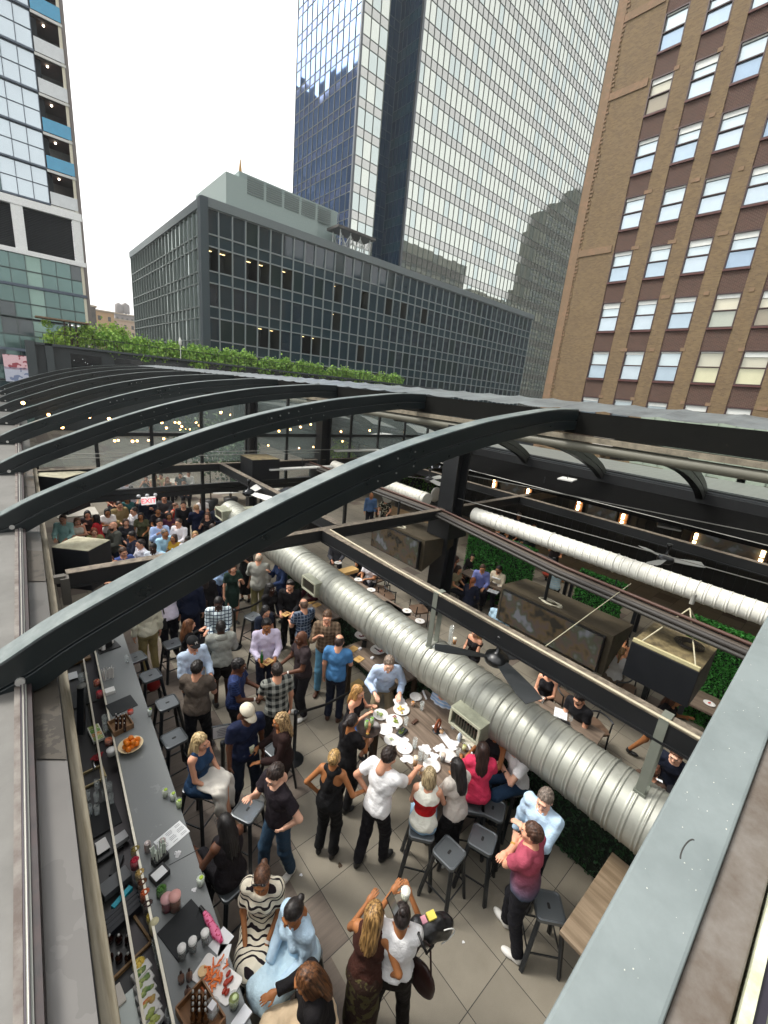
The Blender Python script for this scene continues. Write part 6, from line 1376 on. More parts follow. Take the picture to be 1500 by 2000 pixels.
p=G(838,938,3.2); fan('fan with pale blades beyond the black column on the left',838,936,3.2,mat('b8b8b0',.5),.9,[.2,2.3,4.4]); p=G(486,962,3.); fan('chrome fan above the far end of the big duct',486,962,3.0,mat('c8c8c4',.4),.9,[2.9,.8,5.],mat('2a2c2e',.2,metal=.7))
def lamp(lb,px,py,z,w,d,rz=0.,col='c8c9c4'):
    p=G(px,py,z); t=thing('heater_panel',lb,'panel heater',p,rz); m=MB(); m.box((0,0,0),(w,d,.05)); put('panel',m,mat(col,.5),t,bev=.005); m=MB(); m.tube([(0,0,.02),(0,0,.4)],.012,6); put('rod',m,mSt,t)
lamp('pale flat panel near the top of the far right rail',1108,936,3.4,.7,.55,.2); lamp('square white panel hanging in the dark bar',1306,1027,2.9,.75,.6,.3); lamp('white panel lamp by the far right column',745,849,3.9,1.6,.6,.5); lamp('pale strip heater across the far glass wall',590,914,3.0,2.6,.25,0); lamp('second pale strip heater right of the far column',700,880,3.4,2.4,.22,0); lamp('third pale strip heater further right',780,880,3.4,2.6,.22,0); lamp('pale bracket under the white insulated duct',1195,1168,2.6,.12,.9,.0,'b8b49a'); lamp('slanted pale panel inside the dark bar behind the fan',1060,953,3.2,.5,.9,.3)
# right side: rail, dark bar with sconces
t=thing('far_rail','ribbed aluminium rail along the far side of the roof','rail',(17.3,0,3.6)); 
for k in range(4): m=MB(); m.box((17.28+k*.16,18,3.72+.06*(k%2)),(.12,46,.1)); put('profile',m,mat(('3a3e40','25282a','6a6f70','505556')[k],.4,metal=.4),t,True)
m=MB(); m.box((17.15,18,3.5),(.12,46,.42)); put('fascia',m,mBlk,t,True)
m=MB(); m.box((20.2,18,3.66),(5.0,46,.1)); 
t=thing('side_roof','pale ribbed low roof beyond the far rail','roof',(20.2,18,3.6)); put('deck',m,mat('70746f',.5,kind='corrug',c2='5a5e5a',p=20.,bump=.3),t,True)
t=thing('bar_back_wall','dark panelled back wall of the right-hand bar','wall',(17.7,18,0)); m=MB(); m.box((17.75,18,1.7),(.2,46,3.5)); put('wall',m,mat('2a2b28',.75,kind='wood',c2='1e1f1d',p=.6),t,True); 
m=MB()
for k in range(60): m.box((17.64,-3+k*.3,1.6),(.02,.03,3.2))
put('panel_joints',m,mBlk,t,True)
t=thing('side_awning','dark roof over the right-hand bar','roof',(15,18,3.1)); m=MB(); m.box((15.1,10,3.32),(4.2,32,.12)); put('sheet',m,mat('060606',.95,spec=.05),t,True)
for i,(px,py) in enumerate(((965,942),(1030,965),(1130,985),(1215,1016),(1357,1055),(1487,1090))):
    p=AX(px,py,17.5); t=thing('wall_sconce','warm lit double wall lamp, %s along the dark bar wall'%ordn[i].replace('nearest','farthest'),'wall lamp',p); m=MB(); m.box((.08,0,0),(.03,.3,.62)); put('back_plate',m,mat('6a4424',.5,var=.1),t)
    for s in (-1,1): m=MB(); m.tube([(0,0,s*.14-.1),(0,0,s*.14+.1)],.05,10); put('tube',m,mat('ffd9a0',.4,var=0,emit=9),t)
for i,(px,py,w) in enumerate(((1000,955,1.3),(1165,1000,.8),(1188,1004,.6),(1420,1070,2.0))):
    p=AX(px,py,17.5); t=thing('wall_picture','blurred framed colour picture, %s from the left on the dark bar wall'%('first','second','third','last')[i],'picture',p); m=MB(); m.box((.06,0,0),(.05,w,.62)); put('frame',m,mBlk,t); m=MB(); m.box((.03,0,0),(.02,w-.06,.56)); put('print',m,mat('4a3c30',.5,kind='drop',c2='5a6468',emit=.15,var=0),t)
table('back_counter','dark counter with red food bowls behind the serving station',tuple(G(1180,1150,1.0))[:2],.7,2.2,1.0,mat('3c342c',.5,var=.1),.03)
for px,py,lb in ((1068,1126,'large bowl of red tomato food at the serving station'),(1095,1133,'second bowl of red food next to the first at the serving station')):
    t=thing('serving_bowl',lb,'bowl',G(px,py,1.1)); m=MB(); m.lathe([(.08,0),(.17,.1),(.16,.1),(.07,.03),(0,.03)],(0,0,0),18); put('bowl',m,mat('8a4a3a' if px<1080 else 'b8a890',.4),t); m=MB(); m.lathe([(.14,.08),(0,.1)],(0,0,0),12); put('food',m,mat('a83418',.5,var=.2),t)
m=MB(); p=G(1100,1160,.0); t=thing('serving_station','brown slanted serving station beside the hedge panels','counter',(9.6,3.6,0)); m.box((9.5,3.9,.5),(.8,2.0,1.0)); put('body',m,mat('4a4030',.7,kind='grimy',c2='3c3426',p=2.),t,True); m=MB(); m.box((9.5,3.9,1.03),(.9,2.1,.05)); put('top',m,mat('3a332a',.5),t,True)
# neighbour on the right
a=AX(1235,880,23); t=thing('plant_wall','pale green metal plant housing with cabinet doors beyond the rail','plant housing',(23,0,3.7)); y1=a.y; m=MB(); m.box((24.5,(y1-6)/2,5.0),(3,y1+6,2.6)); put('wall',m,mat('8f9c8c',.6,var=.08,vs=2),t,True)
for (px,py) in ((1315,925),(1350,938),(1425,950),(1460,960)):
    p=AX(px,py,23); m=MB(); m.box((22.97,p.y,p.z+.1),(.05,.92,1.3)); d_=put('cabinet_door',m,mat('93a090',.5),t,True); m=MB(); m.ball((22.92,p.y+.3,p.z-.55),.06,8); put('knob',m,mBlk,d_,True); 
for k in range(14): m=MB(); m.box((22.985,y1-.6-k*.62,5.0),(.03,.02,2.5)); put('joint',m,mat('6f7a6e',.6),t,True)
m=MB(); a=AX(1150,890,24); b=AX(1240,900,24)
for k in range(6): m.box((24.2,(a.y+b.y)/2,4.3+k*.16),(.3,a.y-b.y,.09))
solo('condenser_unit','white slatted unit left of the pale green plant housing','unit',m,mat('b4aea4',.6),(24,b.y,3.7))
# beyond the far glass: bulbs, tables, plants
bul=[(45,787),(95,810),(115,815),(125,826),(122,835),(175,815),(213,818),(224,861),(231,860),(259,862),(268,861),(290,860),(316,825),(325,836),(342,825),(350,826),(355,833),(362,839),(372,838),(383,825),(389,831),(392,834),(320,857),(352,840),(431,806),(432,805),(450,810),(494,838),(505,838),(524,870),(545,842),(567,839),(584,875),(587,834),(607,829),(612,873),(666,843),(669,862),(687,839),(722,841),(713,866),(737,845)]
for k,(px,py) in enumerate(bul):
    p=AY(px,py,19+3*(k%3)); t=thing('festoon_bulb','small warm bulb hanging in the room beyond the far glass wall','light bulb',p,0,'festoon bulbs beyond the glass'); m=MB(); m.ball((0,0,0),.055,8,0,None,5); put('bulb',m,mat('ffc070',.4,var=0,emit=10),t); m=MB(); m.tube([(0,0,.05),(0,0,.14)],.02,6); put('socket',m,mBlk,t)
for k,(px,py,w) in enumerate(((450,950,2.2),(510,958,2.0),(610,955,1.8),(150,1000,1.2),(320,940,1.5))):
    p=G(px,py,.75); m=MB(); table('dining_table','white topped table beyond the far glass wall, %s'%('by the large green plant','right of the plant','behind the hanging speaker','at the far left by the mint shirt','behind the pizza eaters')[k],(p.x,p.y),w,1.,.75,mat('b8b4a8',.5),0,False)
for k,(px,py,s,lb) in enumerate(((410,890,1.5,'tall dark leafy potted plant behind the far glass'),(450,880,1.3,'second dark leafy plant beside the tall one behind the glass'),(670,885,1.0,'bright green shrub right of the far column'),(735,890,1.1,'bright green shrub beside the tree-lined opening'),(155,1010,.0,''),(1225,760+95,.6,'small green shrub on the roof beyond the ridge'))):
    if not s: continue
    p=AY(px,py,18.5 if px<600 else 23); t=thing('potted_plant',lb,'plant',(p.x,p.y,0)); pts=[]
    for c in range(16):
        d=Vector((random.gauss(0,.45),random.gauss(0,.4),random.gauss(0,.5)))*s
        for j in range(55): pts.append(tuple(p+d+Vector((random.gauss(0,.18),random.gauss(0,.18),random.gauss(0,.2)))*s))
    put('foliage',leaves(pts,.16),mat('24401e',.7,kind='leaf',c2='3c5a2c') if px<600 else mat('6a9a2c',.6,kind='leaf',c2='a8cc50'),t,True); m=MB(); m.lathe([(.25,0),(.32,.6),(0,.6)],(p.x,p.y,0),12); put('pot',m,mBlk,t,True); m=MB(); m.tube([(p.x,p.y,.5),(p.x,p.y,p.z)],.03,6); put('stem',m,mat('4a3a28',.9),t,True)
# middle distance right of column: green panels, neon, wooden counter
a=G(800,1010,1.1); table('service_counter','pale timber service counter beyond the dark canopy television',(a.x,a.y),1.0,3.4,1.1,mat('8a7050',.5,kind='wood',c2='6a5438',p=.8),.0)
for (px,py,w,h,Y,lb) in ((800,940,3.2,1.6,15.6,'bright green hedge wall left of the black column'),(855,935,2.0,2.0,15.2,'bright green hedge wall touching the black column')):
    p=AY(px,py,Y); hedge(lb,tuple(p),(w,.3,h),2600,mat('3c7a24',.6,kind='leaf',c2='6aa83a'),.08)
p=AY(878,905,14.9); t=thing('neon_sign','blue and orange lit beer sign strips beside the black column','neon sign',p)
for k,c in enumerate(('2a5ae0','e08a30','2a5ae0','3a70f0')): m=MB(); m.box((0,0,.35-.24*k),(.55,.05,.10)); put('light_strip',m,mat(c,.4,emit=2.5,var=0),t)
p=AY(852,907,14.9); t=thing('round_sign','round white ringed wall sign beside the neon strips','sign',p); m=MB(); m.tube([(.33*math.cos(a),0,.33*math.sin(a)) for a in np.linspace(0,2*math.pi,25)],.035,8); put('ring',m,mat('d0d4dc',.4,emit=.4,var=0),t); m=MB(); m.tube([(0,.0,0),(0,.04,0)],.31,22); put('disc',m,mat('3a5068',.5),t)
for px,py,lb in ((759,967,'left white oval fan guard beyond the hall'),(851,966,'right white oval fan guard before the green wall')):
    m=MB(); m.ball((0,0,0),(.34,.06,.34),16); p=G(px,py,1.9); solo('white_chair_back',lb,'fan guard',m,mat('c8c8c0',.5),tuple(p),world=False)
# ---------------- people ----------------
def pm(c,kind=None,c2=None,p=1.,**k): return mat(CB(c),.85,kind=kind,c2=c2,p=p,var=.14,vs=9,bump=2.0,bs=13,spec=.25,**k)
DN='1b2436'; JN='31465c'; BK='17171a'; KH='8a7c64'; WH='d6d6da'; NV='141c34'
DK='2a1c14'; BL='0e0b0a'
SN=('d8d6d0','e0e0dc'); SB=('151515','101010'); SR=('4a2c1c','2a1a12')
def sit(r,lb,kind='stool',grp=None):
    rz=r.rotation_euler[2]; p=r.location
    (stool if kind=='stool' else chair)((p.x,p.y,0),rz if kind=='stool' else rz+0,lb)
P_=person
FG='guests standing between the bar and the tables'
r,_,h=P_(1045,1608,'man in a pink to blue shaded shirt with arms folded, back to the viewer',1.78,(-55,-45),top=('tee',pm('8c4a5c','ombre','3c4a5c'),.86),bot=('trousers','16161c'),hr=('short','3a2418'),shoe=SN,L='fold',R='fold',extra=('watchLg',),stance='step',fat=1.08,head=(15,0))
P_(1068,1545,'man in a pale blue polo with white shoulders looking down at the table side',1.78,(-50,50),top=('shirt',pm('9db4d8')),bot=('trousers','1a1a22'),hr=('short','5a5048'),L='fold',R='down',skin='p',head=(10,-14))
r,lh,rh=P_(735,1762,'woman with long tousled blond hair in a brown dress and olive jacket',1.66,(14,-50),g=1,top=('tank','3c2018',.8),bot=('longdress',pm('2e1e16','camo','4a4428',9)),hr=('wavy','5a3c20','b89058'),L='drink',R='hip',skin='t',shoe=('b08a6c','b08a6c'),lean=7)
P_(788,1765,'person with a dark top bun and white sleeveless top holding up a phone',1.68,(2,-60),g=1,top=('loose','dcdcd8',1.0),bot=('trousers','17130f'),hr=('topbun','1a1210'),shoe=('c8c4b4','d8d4c8'),L='up',R='up',skin='t',stance='wide')
r,a,b=P_(510,1703,'seated woman in a cream and black wavy striped dress with sunglasses in her hair',1.68,(-14,60),'stool',1,'t',top=('loose',pm('cfc0ae','wavy','241c20',62)),bot=('longdress',pm('cfc0ae','wavy','241c20',62)),hr=('bun','4a3020'),L='lap',R='lap',lean=8,head=(0,-20),extra=('shades','watchLw')); sit(r,'bar stool under the woman in the wavy striped dress')
r,a,b=P_(566,1768,'seated woman in a light blue shirt dress with dark hair in a bun',1.70,(-34,34),'stool',1,'t',top=('shirt','9fb6d4'),bot=('longdress','a6bcd8'),hr=('bun','15100e'),L='lap',R='lap',lean=10,head=(0,-22),extra=('watchRg',),shoe=('a8a49c','a8a49c')); sit(r,'bar stool under the woman in the light blue shirt dress')
r,a,b=P_(592,1893,'seated woman with long brown hair in black at the bottom edge',1.66,(-60,15),'stool',1,'t',top=('long','171517'),bot=('longdress','b8a488'),hr=('long','3a2416','7a5030'),L='lap',R='table',lean=12,head=(0,-18)); sit(r,'bar stool under the long haired woman at the bottom edge')
r,a,b=P_(438,1588,'seated woman with long black braids and a black sleeveless top at the counter',1.70,(-36,-46),'stool',1,'b',top=('tank','1e1a1e'),bot=('trousers','18161a'),hr=('braids','0e0b0b'),L='table',R='lap',lean=8,extra=('glasses',)); sit(r,'bar stool under the woman with braids')
r,a,b=P_(392,1432,'seated blonde woman in a blue sleeveless top with a white jacket on her lap',1.70,(58,20),'stool',1,'l',top=('tank','26405e'),bot=('skirt','26405e'),hr=('long','a88a5c','d8c090'),L='lap',R='lap',lean=3,stance='cross',shoe=('a88a70','a88a70'),extra=('watchR','watchLw')); sit(r,'bar stool under the blonde woman in blue')
JP=r.matrix_basis if False else (Matrix.Translation(r.location)@Matrix.Rotation(r.rotation_euler[2],4,'Z'))
V,Q=sdf([ell((.02,.24,.955),(.19,.22,.06)),cone((.1,.40,.90),(.12,.44,.55),.09,.07,.05),cone((-.1,.36,.90),(-.12,.40,.50),.08,.06,.05),ell((.02,.42,.70),(.17,.05,.18))],.013,nz=.009,nf=(38,30,12),seed=4)
o=solo('white_jacket','white jacket draped over the lap of the blonde woman in blue','jacket',qmesh('white_jacket',V,Q),mat('d6d2c8',.85,bump=.3,bs=80),(0,0,0),world=False); o.location=r.location; o.rotation_euler=r.rotation_euler
P_(487,1378,'man in a navy polo and white cap looking down with legs apart',1.82,(34,44),g=0,skin='b',top=('tee','141d38'),bot=('trousers','141c2c'),hr=('cap','cfc8b4','100c0a'),L='down',R='down',shoe=SN,stance='wide',head=(10,-26),fat=1.05)
r,a,b=P_(547,1392,'woman with curly blond highlighted hair in a dark brown top holding a drink',1.70,(-56,12),g=1,skin='t',top=('long','2a1a18'),bot=('trousers','241a18'),hr=('curly','5a4228','c8a878'),L='plate',R='plate',head=(0,-10)); HB=b
P_(532,1498,'man in a dark tee and blue jeans with one hand on his hip',1.82,(-42,26),skin='p',top=('tee','221c22'),bot=('jeans','2c4358'),hr=('short','241914'),L='hip',R='drink',shoe=SN,head=(10,-24),stance='step')
P_(655,1462,'woman seen from behind in a black racerback jumpsuit with streaked blond hair tied up',1.70,(26,-50),g=1,skin='t',top=('racer','121214'),bot=('trousers','121214'),hr=('bun','4a3018','d8b070'),L='hip',R='side',shoe=('0e0e10','0e0e10'))
r,a,b=P_(690,1392,'server in black seen from behind carrying two tall green drinks',1.68,(44,-30),g=1,skin='t',top=('tee','131214'),bot=('trousers','131214'),hr=('pony','1a1210'),L='plate',R='drink',extra=('watchRg',)); SV=b
P_(702,1338,'seated blonde woman in an off-shoulder black top and jean shorts eating',1.64,(52,22),'stool',1,'l',top=('off','18161a'),bot=('shorts','3c5a78'),hr=('wavy','8a6238','c89a5c'),L='drink',R='drink',lean=6); stool(G(690,1425,.76),.4,'bar stool under the blonde woman eating at the big table corner')
P_(767,1455,'young man in a plain white tee and black trousers leaning to the big table',1.82,(34,-34),skin='l',top=('tee','d2d0da'),bot=('trousers','15141a'),hr=('short','20150f'),L='hip',R='reach',lean=10,head=(-10,-24),stance='step')
r,a,b=P_(842,1497,'seated blonde woman in a white and red top and light jeans, back to the viewer',1.68,(4,-60),'stool',1,'l',top=('tank',pm('cfc8bc','redtop','a81418')),bot=('jeans','7c98ac'),hr=('bob','8a7550','c8b48c'),L='lap',R='table',lean=8,shoe=SN); sit(r,'bar stool under the blonde woman in the white and red top')
P_(893,1478,'woman with long black hair in a grey tee and black trousers at the table',1.66,(-34,-42),g=1,skin='t',top=('tee','a8a29a'),bot=('wide','121114'),hr=('long','120d0c'),L='table',R='table',lean=9,head=(0,-14),shoe=SN)
r,a,b=P_(946,1448,'woman in a bright pink mini dress with long dark brown hair',1.66,(-8,-56),'stool',1,'t',top=('loose','b83a5c'),bot=('skirt','b83a5c'),hr=('long','1e1210','3a241c'),L='table',R='table',lean=5,shoe=SN,seat=.86); sit(r,'bar stool under the woman in the pink dress')
r,a,b=P_(1008,1438,'man in a white tee and jeans sitting half behind the big duct',1.78,(-56,8),'stool',0,'p',top=('tee','cfcbd0'),bot=('jeans','27405c'),hr=('short','3a281c'),L='fold',R='fold',lean=14,extra=('watchR',)); sit(r,'bar stool under the man in the white tee half behind the duct')
P_(974,1412,'person with bare arms hidden behind the duct beside the pink dress woman',1.66,(-40,20),g=1,skin='t',top=('tank','1a1a1e'),hr=('long',BL),L='table',R='table')
P_(762,1283,'grey haired man in a light blue shirt leaning both hands on the big table',1.84,(12,56),skin='p',top=('shirt','9fb0d4'),bot=('trousers','867a62'),hr=('short','6a5c50'),L='table',R='table',lean=22,extra=('belt',),stance='wide')
P_(868,1335,'guest in a blue striped top mostly hidden under the duct',1.66,(-40,40),'chair',1,'l',top=('tee',pm('7c98b8','stripe','c8d0dc',60),),hr=('long','3a281a'),L='lap',R='lap',seat=.6)
# middle of the floor
P_(664,1238,'balding man in a steel blue short sleeved shirt with his back to the viewer',1.80,(24,-50),skin='l',top=('tee','44648c'),bot=('trousers','161c2e'),hr=('balding','2a1c14'),L='down',R='plate',shoe=SR)
r,a,b=P_(640,1192,'man in a brown plaid shirt and washed jeans holding up his hand',1.86,(-10,54),skin='l',top=('shirt',pm('5c4c3c','plaid','8a7660',42),.86,'rolled'),bot=('jeans','5a7890'),hr=('short','4a3422'),L='table',R='drink',shoe=SR,stance='step',extra=('watchLw',))
P_(593,1168,'bald man in a dark blue plaid shirt seen from behind',1.78,(-34,-30),skin='l',top=('tee',pm('2c3a50','check','7c8898',48)),bot=('trousers','6a6250'),hr=('balding','5a4638'),L='plate',R='plate',shoe=SR)
r,a,b=P_(521,1208,'man in a pale lilac shirt holding a bamboo plate and a green bottle',1.80,(8,56),skin='t',top=('shirt','b8b0c4'),bot=('trousers','151a2c'),hr=('quiff','0e0b0b'),L='plate',R='plate',shoe=SR,fat=1.1); A1_=(a,b)
r,a,b=P_(588,1232,'bald man in a dark brown polo facing left with a round snack',1.84,(-56,14),skin='b',top=('tee','2f2628'),bot=('trousers','16151a'),hr=None,L='plate',R='plate',extra=('watchLw',),shoe=SN,fat=1.12)
P_(541,1293,'man in a black and white plaid short sleeved shirt seen from behind',1.80,(-20,-48),skin='l',top=('tee',pm('222626','plaid','9a9c94',30)),bot=('trousers','16181c'),hr=('short','1c1410'),L='plate',R='down',shoe=SN,fat=1.05)
P_(468,1285,'man in glasses and a dark blue patterned short sleeved shirt facing right',1.78,(56,2),skin='b',top=('tee',pm('182448','check','2c3c68',90)),bot=('trousers','14141a'),hr=('short','0e0b0b'),L='plate',R='plate',extra=('glasses','watchRw'),fat=1.05)
P_(385,1288,'broad man in a taupe tee and dark trousers seen from behind',1.80,(26,-44),skin='l',top=('tee','5c5249'),bot=('trousers','12131a'),hr=('short','120e0c'),L='plate',R='plate',shoe=('2a2a2c','c8c8c8'),stance='step',fat=1.14)
r,a,b=P_(377,1243,'man in a black cap with a letter and a pale blue shirt holding food',1.80,(44,38),skin='l',top=('shirt','a4b4cc'),bot=('trousers','1a1e2a'),hr=('cap','17181a','2a1c14','H'),L='plate',R='plate',fat=1.1); A2_=(a,b)
P_(431,1210,'man in a grey hooded sweatshirt and black shorts seen from behind',1.80,(-6,-56),skin='d',top=('sweat','84867f'),bot=('shorts','1c1a1a'),hr=('buzz','100c0a'),L='plate',R='plate',shoe=('1a1a1a','d8d8d8'))
r,a,b=P_(426,1166,'seated man in a white and blue checked shirt facing the viewer',1.84,(-6,56),'stool',0,'d',top=('shirt',pm('b8c4cc','check','2c4058',44)),bot=('trousers','1a2030'),hr=('buzz','0e0b0a'),L='lap',R='lap',fat=1.16,head=(0,-20)); sit(r,'bar stool under the man in the checked shirt')
P_(370,1208,'woman with long auburn hair and a black top near the checked shirt man',1.66,(54,-14),g=1,skin='l',top=('long','141214'),bot=('jeans','2c4460'),hr=('long','5a3420','8a5a38'),L='drink',R='drink')
r,a,b=P_(521,1183,'dark haired guest in a navy tee sitting with a teal menu',1.70,(46,30),'stool',1,'l',top=('tee','1c2434'),bot=('trousers','14141a'),hr=('bob','100d0d'),L='lap',R='plate',lean=12,head=(0,-14)); sit(r,'bar stool under the guest with the teal menu'); A3_=b
P_(529,1138,'black haired woman in black standing behind the seated guest',1.74,(54,20),g=1,skin='d',top=('long','131113'),bot=('trousers','131113'),hr=('long','0c0a0a'),L='plate',R='plate')
r,a,b=P_(567,1132,'man in a loose black shirt holding a bamboo plate',1.78,(-22,52),skin='l',top=('shirt','151316'),bot=('trousers','141216'),hr=('quiff','15100e'),L='plate',R='plate'); A4_=(a,b)
P_(506,1079,'bald man in a light grey suit jacket and khaki trousers seen from behind',1.84,(20,-48),skin='l',top=('jacket','84847c',.78),bot=('trousers','6e6852'),hr=('balding','9a8a78'),L='drink',R='down',shoe=SR)
P_(548,1086,'older man in a navy shirt facing the grey suit',1.80,(-54,12),skin='l',top=('shirt','1c2c4c',.78),bot=('trousers','1a2238'),hr=('balding','6a5848'),L='plate',R='drink',fat=1.1)
P_(478,1062,'person in a long black dress holding a red drink under the big rib',1.72,(-40,36),g=1,skin='l',top=('tee','121012'),bot=('longdress','121012'),hr=('long','3a281a'),L='drink',R='drink')
P_(436,1078,'man in a pale blue shirt and navy trousers partly under the big rib',1.80,(50,8),skin='l',top=('shirt','8fa8cc'),bot=('trousers','151c38'),hr=('short','2a1c14'),L='plate',R='plate',lean=8)
P_(370,1122,'man in a dark navy suit with his back to the viewer under the big rib',1.84,(10,-50),skin='l',top=('jacket','131a30',.72),bot=('trousers','131a30'),hr=('short','2a1c14'),L='down',R='down')
P_(402,1112,'woman in a black coat carrying a brown handbag on her shoulder',1.72,(24,-50),g=1,skin='l',top=('jacket','181518',.7),bot=('trousers','151315'),hr=('long','20150f'),L='down',R='down')
P_(322,1130,'man in a white shirt with suspender strap and black shoulder bag under the big rib',1.82,(-44,-30),skin='l',top=('shirt','bfb8c8'),bot=('trousers','10121c'),hr=('short','2a1c14'),L='table',R='down',lean=8)
P_(282,1160,'man in khaki trousers mostly hidden by the big rib',1.76,(-30,-40),skin='l',top=('shirt','c0bca8'),bot=('trousers','83765c'),hr=('short','3a281c'),shoe=SR)
P_(455,1100,'woman in a dark green dress between the blue shirt man and the black dress',1.68,(30,30),g=1,skin='l',top=('tee','1c3028'),bot=('dress','1c3028'),hr=('long','4a2c18'),L='drink',R='down')
P_(345,1105,'man in a mid grey shirt just right of the suspenders man under the rib',1.78,(-30,40),skin='l',top=('shirt','55585e'),bot=('trousers','1c1e26'),hr=('short','2a1c14'),L='plate',R='down')
P_(610,1120,'woman in a burgundy top standing close beside the duct and grille box',1.66,(-50,20),g=1,skin='m',top=('long','3c1620'),bot=('trousers','15141a'),hr=('bob','1a100c'),L='plate',R='plate')
